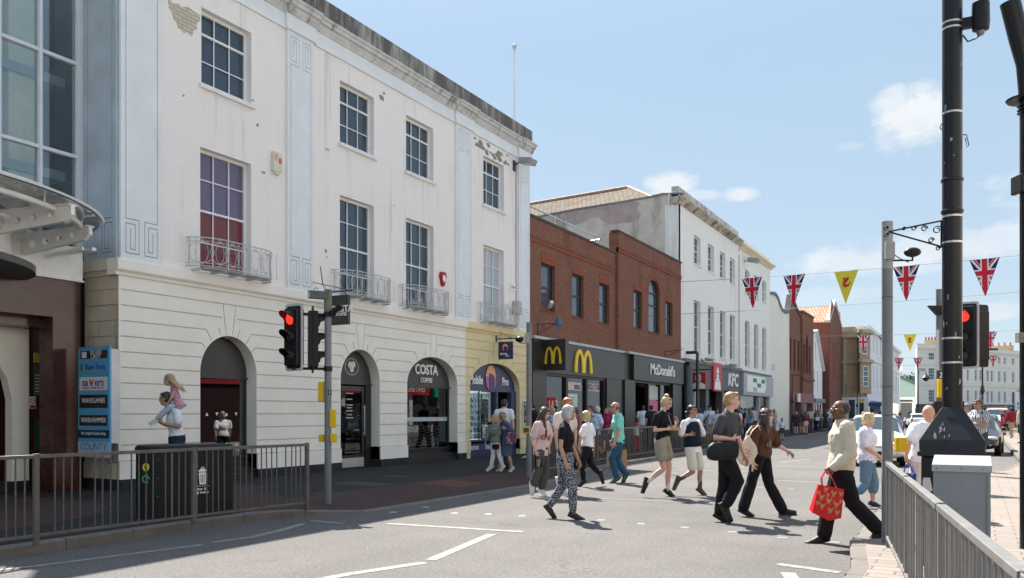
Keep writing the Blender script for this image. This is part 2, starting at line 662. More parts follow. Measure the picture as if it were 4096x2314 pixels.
def zl(x,y):                                         # height of the left pavement
 d = lerp(KL,y) - x
 return .12 - .10 * drop(y,9.9,19.6) * max(0.0,min(1.0,1 - (d - .15) / 1.3))

def zr(x,y):
 d = x - lerp(KR,y)
 return .12 - .10 * drop(y,10.6,18.5) * max(0.0,min(1.0,1 - (d - .15) / 1.2))

def pavement(name,tab,sgn,zf,outer,mat):
 ys = sorted(set([y for y,_ in tab] + [i * .5 for i in range(12,60)]))
 mb,kb = MB(),MB()
 cols = [.15,.5,.9,1.3,1.7,None]
 rows = []
 for y in ys:
  k = lerp(tab,y)
  rows.append([(k + sgn * c if c else outer,y,zf(k + sgn * c,y) if c else .12) for c in cols])
 vs = [p for r in rows for p in r]
 n = len(cols)
 fs = []
 for i in range(len(rows) - 1):
  for j in range(n - 1):
   q = (i * n + j,i * n + j + 1,(i + 1) * n + j + 1,(i + 1) * n + j)
   fs.append(q if sgn > 0 else tuple(reversed(q)))
 mb.add(vs,fs)
 setting(name,mb,mat)
 rings = []
 for y in ys:
  k = lerp(tab,y)
  z = zf(k + sgn * .15,y) + .002
  a,b = k,k + sgn * .15
  r = [(a,y,-.02),(a,y,z - .02),(a + sgn * .02,y,z),(b,y,z),(b,y,-.02)]
  rings.append(r if sgn < 0 else list(reversed(r)))
 kb.rings(rings)
 setting('kerb',kb,M_KERB)
 jb = MB()
 for y in [i * .915 for i in range(0,60)]:
  k = lerp(tab,y)
  z = zf(k + sgn * .15,y)
  a,b = (k - .002,k + .15) if sgn > 0 else (k - .15,k + .002)
  jb.box(a,b,y - .006,y + .006,-.01,z + .0035)
 jb.build('kerb_joints',plain('joint_dirt',(.09,.085,.08),.9))['kind'] = 'structure'

pavement('pavement_left',KL,-1,zl,-40,m_pave_left())
pavement('pavement_right',KR,1,zr,8.6,m_pave_right())

mk = MB()
for pts,w in (([(-40,2285),(130,2268),(810,2181)],.09),([(850,2172),(1000,2152),(1120,2124),(1215,2096)],.1),([(1245,2084),(1375,2096)],.1),
([(1550,2096),(2092,2129)],.12),([(1968,2138),(1722,2242)],.13),([(1700,2252),(1404,2297),(1000,2370)],.13),
([(3110,2258),(3360,2292)],.13),([(3150,2292),(3210,2370)],.14),([(3109,1923),(3279,1931)],.12),([(3490,1950),(3620,1962)],.1),
([(2950,1868),(3080,1858)],.1),([(3120,1850),(3240,1838)],.1),([(2400,1912),(2560,1896)],.06)):
 g = [onZ(x,y) for x,y in pts]
 mk.sheet(strip(g,w),.004)
for y0 in range(40,120,6):                          # centre line running away down the street
 mk.sheet(rect(-4.35,-4.23,y0,y0 + 3.5),.004)
setting('road_markings',mk,M_PAINT)
pt = MB()
for x,y,w,h in ((2900,1885,1.5,.5),(3190,1868,1.2,.9),(2300,1990,2.2,.12)):
 gx,gy = onZ(x,y)
 pt.sheet([(gx - w,gy - h),(gx + w * .8,gy - h * .9),(gx + w,gy + h),(gx - w * .9,gy + h * .8)],.003)
setting('road_patch',pt,plain('patched_tarmac',(.15,.145,.14),.85,var=.15,scale=8,fine=.4,bscale=90))

M_STUD = plain('stud_metal',(.24,.255,.265),.4,var=.05)
proto = None
for i,(x,y) in enumerate([(1570,2051),(1820,2054),(1955,2058),(2090,2065),(2405,2082),(2565,2097),(2740,2112),(2930,2130),(3132,2153),(3340,2172),
(2885,1930),(3040,1951),(3168,1959),(1700,2030)]):
 gx,gy = onZ(x,y)
 if proto is None:
  b_ = MB()
  b_.rings([[(-.06,-.06,0),(.06,-.06,0),(.06,.06,0),(-.06,.06,0)],[(-.05,-.05,.008),(.05,-.05,.008),(.05,.05,.008),(-.05,.05,.008)]])
  o = proto = b_.build('road_stud',M_STUD)
 else:
  o = proto.copy()
  C.objects.link(o)
 o.location = (gx,gy,.001)
 o.rotation_euler.z = .2
 tag(o,'small square silver stud marking the edge of the pedestrian crossing on the road','road stud','studs across the road at the crossing')

# ================================================================== THREE STOREY CREAM BUILDING
M_PBRICK = bricky('painted_brick',(.865,.81,.765),(.875,.82,.775),(.845,.79,.745),ms=.006,bump=.002,rough=.75,var=.05,painted=True,
dirt=((.68,.62,.56),.9,.60),patch=((.50,.44,.33),1.7,.745))
M_BLUE = plain('pale_blue_paint',(.74,.76,.765),.65,var=.05,scale=1.5,bump=.0012,bscale=50,dirt=((.42,.45,.47),1.6,.63))
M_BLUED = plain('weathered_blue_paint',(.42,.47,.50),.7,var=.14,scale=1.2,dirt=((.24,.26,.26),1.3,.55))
M_CREAM = plain('cream_stucco',(.86,.815,.725),.7,var=.04,scale=1.6,bump=.0015,bscale=45,dirt=((.60,.55,.46),1.0,.66))
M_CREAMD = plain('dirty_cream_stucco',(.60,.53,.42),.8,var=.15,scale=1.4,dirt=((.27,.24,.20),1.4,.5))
M_YEL = plain('yellow_cream_stucco',(.74,.62,.36),.75,var=.06,scale=1.4,bump=.0015,bscale=45,dirt=((.45,.37,.24),1.3,.62))
M_GROOVE = plain('groove_dirt_shade',(.56,.49,.38),.9,var=.15)  # groove dirt, its brown also standing in for weak recess shade
M_KEYG = plain('key_groove',(.20,.23,.25),.9)
M_BASE = plain('black_plinth_paint',(.022,.024,.028),.6,var=.25,scale=4)
M_PARA = bricky('stained_parapet',(.46,.44,.40),(.52,.50,.45),(.38,.36,.33),ms=.006,bump=.006,var=.6,dirt=((.07,.064,.057),2.2,.36),patch=((.30,.13,.09),1.2,.70))
M_WHITEP = plain('white_window_paint',(.78,.78,.77),.45,var=.05,dirt=((.55,.52,.48),5,.68))
M_PANE = glass_dark('upper_pane',(.035,.055,.08),.04)
M_PANE2 = glass_dark('purple_blind_pane',(.13,.10,.17),.06)
M_PANE3 = glass_dark('red_room_pane',(.16,.018,.02),.05)
M_CURT = glass_dark('curtained_pane',(.42,.45,.48),.08)
M_WROUGHT = plain('white_ironwork',(.52,.52,.50),.5,var=.15,scale=9,dirt=((.33,.17,.10),9,.66))
M_SHOPFR = plain('charcoal_frame',(.020,.019,.019),.4,var=.1)
M_TYMP = plain('charcoal_fascia',(.036,.032,.031),.45,var=.08)
M_NAVY = plain('navy_fascia',(.016,.028,.095),.4,var=.1)
M_WHITE = plain('sign_white',(.85,.85,.83),.5,var=.02)
M_BLK = plain('black_metal',(.014,.014,.016),.38,var=.2,scale=8)
M_ROOF = plain('flat_roof',(.16,.16,.155),.9,var=.2)
M_DARKROOM = plain('dark_interior',(.030,.024,.022),.9,var=.3)
M_SHOPGL = glass_clear('shop_glass',(.42,.46,.46),.0,.9)

XF = -14.0
Y0B,Y1B,YSPLIT = 10.9,27.72,23.37
ZB = .0
B1 = thing('cream_building','long three-storey cream building with pale blue pilasters, iron balconies and arched shopfronts','building',(-14,10.9,0),world=True)
F = fac(XF)
ARCH = [(12.83,14.42),(17.31,18.93),(20.21,22.89),(23.64,27.03)]
ZS,RISE = 2.38,.80

def arch_pt(a,ang,k=1.0):
 cy,w = (a[0] + a[1]) / 2,(a[1] - a[0]) / 2
 return (cy + w * k * math.cos(ang),ZS + RISE * k * math.sin(ang))

def grooves_for(ylo,yhi,arches):
 """rusticated courses with voussoir joints around each arch"""
 g = []
 lev = [.655 + .29 * i for i in range(12)]
 xs = [ylo] + [v for a in arches for v in a] + [yhi]
 spans = [(xs[i],xs[i + 1]) for i in range(0,len(xs),2)]
 for z in lev[1:7]:                                  # straight courses beside the openings
  for a,b in spans:
   if b - a > .15:
    g.append(strip([(a + (.05 if a == ylo else .012),z),(b - (.03 if b == yhi else .012),z)],.022))
 joints = [(R(22),7),(R(38),8),(R(54),9),(R(68),None),(R(82),10)]
 for (a,b),li in zip(spans,range(len(spans))):
  la = arches[li - 1] if li > 0 else None
  ra = arches[li] if li < len(arches) else None
  mid0 = a + .05 if la is None else None
  for ang,k in joints[:3]:
   z = lev[k]
   def leg(ar,side):
    p = arch_pt(ar,ang if side > 0 else math.pi - ang,1.03)
    w = (ar[1] - ar[0]) / 2
    cy = (ar[0] + ar[1]) / 2
    dx = (z - p[1]) / math.tan(max(ang,R(30)) * 1.0)
    return p,(p[0] + side * dx,z)
   pts = []
   if la:
    p,q = leg(la,1)
    pts += [p,q] if abs(q[0] - p[0]) > .04 else [(p[0],z)]
   else:
    pts += [(ylo + .05,z)]
   if ra:
    p,q = leg(ra,-1)
    end = [q,p] if abs(q[0] - p[0]) > .04 else [(p[0],z)]
   else:
    end = [(yhi - .03,z)]
   if la and ra and end[0][0] - pts[-1][0] < .1:
    m = (pts[-1][0] + end[0][0]) / 2
    pts = [pts[0],(m,z)]
    end = end[1:]
   if len(end) == 1 and la and end[0][0] - pts[-1][0] < .05:
    pts = [pts[0],(min(pts[-1][0],yhi - .05),z)]
    end = []
   g.append(strip(pts + end,.022))
  z = lev[10]
  s0 = (la[0] + la[1]) / 2 + .22 if la else ylo + .05
  s1 = (ra[0] + ra[1]) / 2 - .22 if ra else yhi - .03
  g.append(strip([(s0,z),(s1,z)],.022))
 for a in arches:
  cy = (a[0] + a[1]) / 2
  w = (a[1] - a[0]) / 2
  for s in (-1,1):
   p = arch_pt(a,math.pi / 2 - s * R(17),1.04)
   g.append(strip([p,(cy + s * (.10 + .26 * w),lev[9] + .07)],.022))
   p = arch_pt(a,math.pi / 2 - s * R(6),1.04)
   g.append(strip([p,(cy + s * .16,lev[10] + .1)],.022))
   g.append(strip([(cy + s * .16,lev[10] + .125),(cy + s * .17,lev[11] - .02)],.022))

 z = lev[11]
 g.append(strip([(ylo + .05,z),(yhi - .03,z)],.022))
 return g

def ground_wall(y0,y1,arches,mat,name):
 holes = [arch(a[0],a[1],.66,ZS,RISE) for a in arches]
 outline = [(y0,.66),(y1,.66),(y1,4.10),(y0,4.10)]
 pts = [(y0,.66)]
 for a in arches:
  pts += [(a[0],.66)] + [p for p in reversed(arch(a[0],a[1],.66,ZS,RISE)[2:])] + [(a[1],.66)]
 pts += [(y1,.66),(y1,4.10),(y0,4.10)]
 cl = []
 for p in pts:
  if not cl or (abs(cl[-1][0] - p[0]) + abs(cl[-1][1] - p[1])) > 1e-4:
   cl.append(p)
 gr = grooves_for(y0,y1,arches)
 mb = MB(F)
 mb.sheet(cl,0,gr)
 mb.reveals(gr,-.022,0)
 for a in arches:                                   # reveals of the openings
  ar = arch(a[0],a[1],.0,ZS,RISE)[2:]
  line = [(a[1],.30)] + ar + [(a[0],.30)]
  vs = [(p[0],p[1],0) for p in line] + [(p[0],p[1],-.45) for p in line]
  k = len(line)
  mb.add(vs,[(i,i + 1,i + 1 + k,i + k) for i in range(k - 1)])
 mb.m = 1
 mb.sheet(cl,-.022)
 mb.m = 0
 xs = [y0] + [v for a in arches for v in a] + [y1]
 for i in range(0,len(xs),2):
  if xs[i + 1] - xs[i] > .1:
   mb.box(xs[i] + (0 if i == 0 else 0),xs[i + 1],.31,.65,-.3,.035)
 mb.build(name,[mat,M_GROOVE],B1)

ground_wall(Y0B,YSPLIT,ARCH[:3],M_CREAM,'ground_floor_wall')
ground_wall(YSPLIT + .002,Y1B,ARCH[3:],M_YEL,'ground_floor_wall')
mb = MB(F)
xs = [Y0B] + [v for a in ARCH[:3] for v in a] + [YSPLIT]
boxes('plinth',F,[(xs[i],xs[i + 1],.0,.308,-.3,.05) for i in range(0,8,2)],M_BASE,B1)
boxes('plinth',F,[(YSPLIT + .02,ARCH[3][0],.0,.308,-.3,.02),(ARCH[3][1],Y1B,.0,.308,-.3,.02)],M_YEL,B1)

def course(y0,y1,prof,mat,name,X=XF,parent=None):
 """moulding: profile of (out, z) swept along the street"""
 mb = MB()
 mb.rings([[(X + o,y0,z) for o,z in prof],[(X + o,y1,z) for o,z in prof]])
 return mb.build(name,mat,parent or B1)

STRP = [(-.2,4.102),(.03,4.102),(.045,4.16),(.085,4.19),(.10,4.21),(.10,4.39),(.07,4.41),(-.2,4.41)]
course(Y0B - .09,YSPLIT,STRP,M_CREAM,'string_course')
course(YSPLIT + .002,Y1B,STRP,M_YEL,'string_course')

# upper wall with openings
UW = [(12.83,14.25,4.44,6.99,'W11'),(17.28,18.68,4.44,6.99,'W12'),(20.15,21.55,4.44,6.99,'W13'),(24.48,25.87,4.44,6.98,'W14'),
(12.86,14.26,8.29,9.86,'W21'),(17.28,18.68,8.29,9.85,'W22'),(20.15,21.54,8.29,9.85,'W23'),(24.48,25.87,8.29,9.85,'W24')]
holes = [rect(a,b,c,d) for a,b,c,d,_ in UW]
mb = MB(F)
mb.sheet(rect(Y0B,Y1B,4.40,10.4),0,holes)
mb.reveals(holes,-.22,0)
mb.build('upper_wall',M_PBRICK,B1)
# carcass behind
mb = MB()
mb.box(-26,-14.3,Y0B + .05,Y1B - .02,4.3,11.0)
mb.box(-26,-17.2,Y0B + .05,Y1B - .02,0,4.3)
mb.box(-17.2,-14.03,Y0B + .25,Y0B + .5,0,4.3)
mb.box(-17.2,-14.03,Y1B - .3,Y1B - .05,0,4.3)
mb.box(-17.2,-14.35,15.8,16.0,0,4.3)
mb.box(-17.2,-14.35,23.25,23.45,0,4.3)
mb.build('carcass',M_DARKROOM,B1)
mb = MB()
mb.box(-26,-14.2,Y0B + .02,Y1B,11.0,11.06)
mb.build('roof',M_ROOF,B1)

def sash(parent,y0,y1,z0,z1,rows,meet,X=XF,cols=3,rec=.15,glass=None,low=None,sill=True,fr=None,bar=.022,lintel=True):
 fr = fr or M_WHITEP
 Fm = fac(X)
 mb = MB(Fm)
 a,b = y0 + .0,y1 - .0
 st = .06
 w0,w1 = -rec - .05,-rec
 mb.box(a,a + st,z0,z1,w0,w1)
 mb.box(b - st,b,z0,z1,w0,w1)
 mb.box(a + st,b - st,z1 - st,z1,w0,w1)
 mb.box(a + st,b - st,z0,z0 + .07,w0,w1)
 zm = z0 + (z1 - z0) * meet
 mb.box(a + st,b - st,zm - .022,zm + .022,w0 + .01,w1 + .012)
 for i in range(1,cols):
  y = a + st + (b - a - 2 * st) * i / cols
  mb.box(y - bar / 2,y + bar / 2,z0 + .07,zm - .022,w0 + .02,w1 - .012)
  mb.box(y - bar / 2,y + bar / 2,zm + .022,z1 - st,w0 + .02,w1 - .004)
 for rz in rows:
  z = z0 + (z1 - z0) * rz
  mb.box(a + st,b - st,z - bar / 2,z + bar / 2,w0 + .022,w1 - .008)
 win = mb.build('window',fr,parent)
 g = MB(Fm)
 rz_ = sorted([z0 + .02] + [z0 + (z1 - z0) * q for q in rows] + [zm,z1 - .02])
 for i in range(cols):                              # each pane sits slightly out of true, as old glazing does
  ya,yb = a + .03 + (b - a - .06) * i / cols,a + .03 + (b - a - .06) * (i + 1) / cols
  for za,zb_ in zip(rz_,rz_[1:]):
   g.m = 0 if za >= zm - .01 else 1
   c = [w0 + .008 + random.uniform(-.0045,.0045) for _ in range(3)]
   g.add([(ya,za,c[0]),(yb,za,c[1]),(yb,zb_,c[1] + c[2] - c[0]),(ya,zb_,c[2])],[(0,1,2,3)])
 g.build('pane',[glass or M_PANE,low or glass or M_PANE],win)
 if sill:
  sb = MB(Fm)
  sb.rings([[(a - .07,z0 - .09,-.2),(a - .07,z0 - .09,.075),(a - .07,z0 - .012,.09),(a - .07,z0 + .004,-.2)],
[(b + .07,z0 - .09,-.2),(b + .07,z0 - .09,.075),(b + .07,z0 - .012,.09),(b + .07,z0 + .004,-.2)]][::-1])
  sb.build('sill',fr,win)
 return win

for a,b,c,d,nm in UW:
 if nm[1] == '1':
  sash(B1,a,b,c,d,(.25,.76),.505,glass={'W11': M_PANE2,'W14': M_CURT}.get(nm),low={'W11': M_PANE3,'W14': M_CURT}.get(nm),sill=False)
 else:
  sash(B1,a,b,c,d,(.345,),.70)

def key(x0,w,z,s,tall):
 """meander lines of one end of a pilaster; s=+1 bottom end, -1 top end"""
 out = []
 for m in (0,1):
  f = (lambda u: x0 + w * u) if m == 0 else (lambda u: x0 + w * (1 - u))
  L = [(.12,tall / 2),(.12,.76),(.43,.76),(.43,.12),(.12,.12),(.12,.67),(.34,.67),(.34,.20),(.23,.20),(.23,.58)]
  out.append(strip([(f(u),z + s * v) for u,v in L],.016))
 return out

def pilaster(M,y0,y1,z0,z1,mat,name='pilaster',proud=.06):
 h = z1 - z0
 g = key(y0,y1 - y0,z0,1,h - .02) + key(y0,y1 - y0,z1,-1,h - .02)
 mb = MB(M)
 mb.sheet(rect(y0,y1,z0,z1),proud,g)
 mb.reveals(g,proud - .015,proud)
 mb.add([(y0,z0,0),(y0,z0,proud),(y0,z1,proud),(y0,z1,0),(y1,z0,0),(y1,z0,proud),(y1,z1,proud),(y1,z1,0)],
[(0,1,2,3),(7,6,5,4),(0,4,5,1),(3,2,6,7)])
 mb.m = 1
 mb.sheet(rect(y0 + .01,y1 - .01,z0 + .01,z1 - .01),proud - .015)
 mb.build(name,[mat,M_KEYG],B1)

for a,b in ((10.9,11.83),(15.34,16.24),(22.73,23.70),(26.87,27.70)):
 pilaster(F,a,b,4.41,10.36,M_BLUE)
FR = Matrix(((-1,0,0,-14.0),(0,0,-1,10.9),(0,1,0,0),(0,0,0,1)))   # return wall: (distance back, height, towards -Y)
FR = Matrix(((1,0,0,-14.95),(0,0,-1,10.9),(0,1,0,0),(0,0,0,1)))
pilaster(FR,0.03,.94,4.41,10.36,M_BLUED,proud=.05)
mb = MB(FR)
gr = [strip([(.02,.655 + .29 * i),(.92,.655 + .29 * i)],.022) for i in range(12)]
mb.sheet(rect(0,.95,.32,4.1),0,gr)
mb.reveals(gr,-.022,0)
mb.m = 1
mb.sheet(rect(0,.95,.32,4.1),-.022)
mb.m = 0
mb.box(0,.95,.32,.62,-.01,.03)
mb.build('return_wall',[M_CREAMD,M_GROOVE],B1)
mb = MB(FR)
mb.box(0,1.0,0,.315,-.01,.05)
mb.build('plinth',M_BASE,B1)
mb = MB(FR)
mb.box(0,.945,4.102,4.2,-.2,.04)
mb.box(0,.945,4.2,4.41,-.2,.088)
mb.build('string_course',M_CREAMD,B1)
mb = MB()
mb.box(-14.95,-14.02,10.905,11.2,4.4,11.0)
mb.build('return_wall',M_BLUED,B1)

# entablature, cornice and parapet
def entab(y0,y1,o):
 course(y0,y1,[(-.1,10.36),(.045 + o,10.36),(.045 + o,10.42),(.03 + o,10.43),(.03 + o,10.72),(-.1,10.72)],M_BLUE,'frieze')
 course(y0,y1,[(-.1,10.721),(.05 + o,10.721),(.08 + o,10.79),(.09 + o,10.80),(.12 + o,10.87),(.19 + o,10.89),(.20 + o,10.95),(.25 + o,10.99),(.25 + o,11.03),(-.1,11.10)],
M_CORN,'cornice')

M_CORN = plain('weathered_cornice',(.58,.58,.56),.8,var=.12,scale=3,bump=.003,bscale=30,dirt=((.16,.14,.12),3.0,.52))
segs = [(10.75,15.28,0),(15.28,16.30,.07),(16.30,22.66,0),(22.66,23.78,.07),(23.78,26.80,0),(26.80,27.80,.07)]
for a,b,o in segs:
 entab(a,b,o)
mb = MB()
mb.box(-14.32,-13.98,10.9,27.98,11.06,11.60)
mb.box(-26,-14.32,27.68,27.98,10.0,11.60)
mb.build('parapet',M_PARA,B1)
mb = MB()
mb.box(-26,-14.02,27.70,27.76,0,10.9)
mb.build('party_wall',M_PARA,B1)
mb = MB()
for i in range(60):
 y = random.uniform(12,27.8)
 mb.tube([(-14.15,y,11.59),(-14.15 + random.uniform(-.03,.03),y + random.uniform(-.03,.03),11.60 + random.uniform(.02,.12))],.004,4)
mb.build('parapet_weeds',plain('dry_weeds',(.12,.12,.06),.9),B1)['kind'] = 'stuff'

# balconies
def balcony(y0,y1):
 n = 24
 D = .40
 zt,zb = 5.07,4.50
 def pt(u,z,k=1.0):
  uu = 2 * u - 1
  x = D * (1 - abs(uu) ** 5 * .92) * k
  return V((XF + .07 + x,y0 + (y1 - y0) * u,z))
 line = [i / n for i in range(n + 1)]
 mb = MB()
 for z,r in ((zt,.013),(zt - .07,.006),(zb,.011),(zb + .06,.006)):
  mb.tube([V((XF,y0,z))] + [pt(u,z) for u in line] + [V((XF,y1,z))],r,5)
 m = max(4,round((y1 - y0) / .31))
 for i in range(m):
  uc = (i + .5) / m
  ru = .60 / m
  zc,rz = (zt - .07 + zb + .06) / 2,(zt - zb - .13) / 2
  mb.tube([pt(min(1,max(0,uc + ru * math.cos(t))),zc + rz * math.sin(t)) for t in (2 * math.pi * j / 14 for j in range(14))],.0075,4,closed=True)
  mb.tube([pt(min(1,max(0,uc + ru * .48 * math.cos(t))),zc + rz * .96 * math.sin(t)) for t in (2 * math.pi * j / 12 for j in range(12))],.0055,4,closed=True)
  for dz in (-1,1):
   mb.ball(pt(i / m,zc + dz * rz * .45),.022,6,4)
   mb.tube([pt(uc,zc + dz * (rz + .035) + .03 * math.sin(t),1) + V((0,.03 * math.cos(t),0)) for t in (2 * math.pi * j / 8 for j in range(8))],.007,4,closed=True)
 for u in [0,1] + [i / m for i in range(1,m)]:
  mb.tube([pt(u,zb),pt(u,zt)],.008 if 0 < u < 1 else .014,4)
 for y in (y0,y1):
  for x in (.12,.3):
   mb.tube([(XF + x,y,zb),(XF + x,y,zt)],.008,4)
 b = mb.build('balcony',M_WROUGHT,B1)
 fl = MB()
 for i in range(9):
  u = (i + .5) / 9
  fl.tube([pt(v_,zb - .035,u) for v_ in line[2:-2]],.012,4)
 for i in range(5):
  u = .06 + .22 * i
  fl.box(XF,pt(u,0).x,pt(u,0).y - .012,pt(u,0).y + .012,zb - .09,zb - .05)
 fl.build('balcony_floor',M_WROUGHT,b)

for a,b in ((12.45,14.72),(16.95,19.15),(19.83,22.05),(24.12,26.42)):
 balcony(a,b)

# ---- arched shopfronts
def arch_ring(a,o,z0):                              # opening outline inset by o, from z0
 cy,w = (a[0] + a[1]) / 2,(a[1] - a[0]) / 2 - o
 return [(cy - w,z0),(cy + w,z0)] + [(cy + w * math.cos(math.pi * i / 20),ZS + (RISE - o) * math.sin(math.pi * i / 20)) for i in range(21)]

def shopfront(a,fascia_mat,frame_mat,riser=.5,zf=2.33,rec=.30,riser_mat=None,steps=0):
 M = fac(XF)
 mb = MB(M)
 lo = arch_ring(a,.0,.1)
 hi = rect(a[0] + .07,a[1] - .07,riser,zf - .04)
 mb.prism([p for p in lo if p[1] <= ZS + 1e-6 or True],-rec - .06,-rec,[hi])
 sf = mb.build('shopfront',frame_mat,B1)
 t = MB(M)
 top = arch_ring(a,.05,zf)
 t.prism(top,-rec,-rec + .03)
 t.box(a[0] + .02,a[1] - .02,zf - .05,zf,-rec,-rec + .06)
 t.build('arched_fascia',fascia_mat,sf)
 if riser > .3:
  t = MB(M)
  t.box(a[0] + .01,a[1] - .01,.1,riser - .02,-rec,-rec + .05)
  t.box(a[0] + .0,a[1] - .0,riser - .06,riser + .0,-rec,-rec + .09)
  for s_ in range(steps):
   t.box(a[0] + .005,a[1] - .005,.1 + s_ * .13,.1 + (s_ + 1) * .13,-rec,-.03 - s_ * .09)
  t.build('stall_riser',riser_mat or frame_mat,sf)
 return sf

M_KRAFTDISC = plain('warm_wall_poster',(.45,.30,.18),.8,var=.1)
M_MAROON = plain('maroon_wall',(.17,.018,.022),.7,var=.15)
# 1: arched window left
a = ARCH[0]
s1 = shopfront(a,M_TYMP,M_SHOPFR,.62,2.33,steps=3)
G1 = frame((XF - .60,a[0] + .06,0),(.18,1,0),(0,0,1))
g = MB(G1)
g.box(0,1.49,.62,2.29,0,.008)
g.build('glass',glass_clear('angled_glass',(.50,.52,.52),.07,1.6),s1)
g = MB(G1)
for i in range(6):
 for z in (1.52,.86):
  y = .10 + i * .24
  d = 1 if (i + (z > 1)) % 2 else -1
  g.prism([(y - .035,z - .035 * d),(y + .035,z - .035 * d),(y,z + .035 * d)][::d],.010,.012)
g.build('window_decals',M_WHITE,s1)
g = MB(F)
g.box(a[0] + .1,a[0] + .55,.5,2.3,-1.5,-1.45)
g.m = 1
g.prism([(a[0] + .12 + .42 * math.cos(t),2.0 + .5 * math.sin(t)) for t in (2 * math.pi * i / 24 for i in range(24))],-1.35,-1.3)
g.build('interior_panel',[M_MAROON,M_KRAFTDISC],s1)

# 2: arched door
a = ARCH[1]
s2 = shopfront(a,M_TYMP,M_SHOPFR,.12,2.33)
g = MB(F)
dm0,dm1 = a[0] + .12,a[1] - .30
hole = rect(dm0 + .09,dm1 - .09,.45,2.12)
g.prism(rect(dm0,dm1,.13,2.24),-.34,-.28,[hole])
g.box(dm1 + .03,a[1] - .05,.13,2.26,-.36,-.25)
d = g.build('door',M_SHOPFR,s2)
g = MB(F)
g.box(dm0 + .09,dm1 - .09,.45,2.12,-.315,-.305)
g.build('door_glass',M_SHOPGL,d)
M_STEEL = plain('brushed_steel',(.55,.55,.54),.35,metal=.6,var=.08)
g = MB(F)
g.box(dm0 + .02,dm1 - .02,.14,.38,-.28,-.27)
g.tube([(dm1 - .06,.95,-.22),(dm1 - .06,1.75,-.22)],.014,8)
g.box(dm1 - .07,dm1 - .05,1.0,1.02,-.28,-.22)
g.box(dm1 - .07,dm1 - .05,1.68,1.70,-.28,-.22)
g.build('kick_plate_and_handle',M_STEEL,d)
g = MB(F)
cy = (a[0] + a[1]) / 2 - .03
for i in range(30):
 t_ = 2 * math.pi * i / 30
 g.prism([(cy + .27 * math.cos(t_) + .012 * math.cos(q),2.74 + .21 * math.sin(t_) + .012 * math.sin(q)) for q in (math.pi / 3 * j for j in range(6))],-.27,-.262)
for ang,ox,oz in ((.5,-.07,.05),(-.5,.07,.06),(-.2,.0,-.06)):
 for s_ in (-1,1):
  pts = []
  for j in range(14):
   q = math.pi * j / 13
   u,w_ = .085 * math.cos(q),s_ * (.012 + .055 * math.sin(q))
   pts.append((cy + ox + u * math.sin(ang) + w_ * math.cos(ang),2.74 + oz + u * math.cos(ang) - w_ * math.sin(ang)))
  g.prism(pts if s_ < 0 else pts[::-1],-.27,-.262)
g.build('bean_emblem',M_WHITE,s2)
g = MB(F)
for i,(w_,z) in enumerate(((.30,2.05),(.22,1.9),(.26,1.75),(.2,1.68),(.26,1.6),(.2,1.5),(.3,1.42))):
 g.box(cy - .05 - w_ / 2,cy - .05 + w_ / 2,z - .012,z + .012,-.303,-.301)
g.build('door_notice',plain('notice_grey',(.5,.48,.46),.6),s2)

# 3: wide arched window
a = ARCH[2]
s3 = shopfront(a,M_TYMP,M_SHOPFR,.52,2.33,steps=2)
g = MB(F)
g.box(a[0] + .07,a[1] - .07,.52,2.29,-.345,-.335)
g.build('glass',M_SHOPGL,s3)
g = MB(F)
g.box(a[0] + .07,a[1] - .07,.52,1.42,-.352,-.349)
g.m = 1
g.box(a[0] + .07,a[1] - .07,1.30,1.42,-.334,-.332)
g.m = 2
for k in range(7):
 z = .62 + k * .09
 g.prism(strip([(a[0] + .1 + i * .1,z + .035 * math.sin(i * 1.1 + k * .4)) for i in range(25)],.006),-.334,-.332)
g.build('frosted_band',[plain('smoked_film',(.05,.065,.075),.3),plain('frost_film',(.42,.5,.5),.5),plain('wave_film',(.16,.19,.2),.5)],s3)
g = MB(F)
for r0,r1,mi in ((.50,.62,0),(.30,.42,1)):
 c_ = (a[0] + 1.2,1.72)
 out = [(c_[0] + r1 * math.cos(t),c_[1] + r1 * math.sin(t)) for t in (2 * math.pi * i / 30 for i in range(30))]
 inn = [(c_[0] + r0 * math.cos(t),c_[1] + r0 * math.sin(t)) for t in (2 * math.pi * i / 30 for i in range(30))]
 g.m = mi
 g.prism(out,-.62,-.60,[inn])
g.m = 2
g.box(a[0] + .62,a[0] + 1.0,1.1,2.3,-.75,-.73)
g.m = 0
g.box(a[0] + .1,a[1] - .1,.2,2.3,-1.9,-1.85)
g.build('window_display',[plain('maroon_display',(.20,.02,.03),.6),plain('blue_ring',(.05,.22,.34),.6),plain('pale_banner',(.6,.58,.55),.7)],s3)
M_XYZ = lambda y,z,o=.0,X=XF: frame((X + o,y,z),(0,1,0),(0,0,1))
wtext('shop_name','COSTA',M_XYZ(21.55,2.80,-.25),.40,M_WHITE,s3,bold=.018,sx=.92,depth=.03)
wtext('shop_name','COFFEE',M_XYZ(21.55,2.50,-.25),.19,M_WHITE,s3,bold=.012,depth=.02,sx=.95)

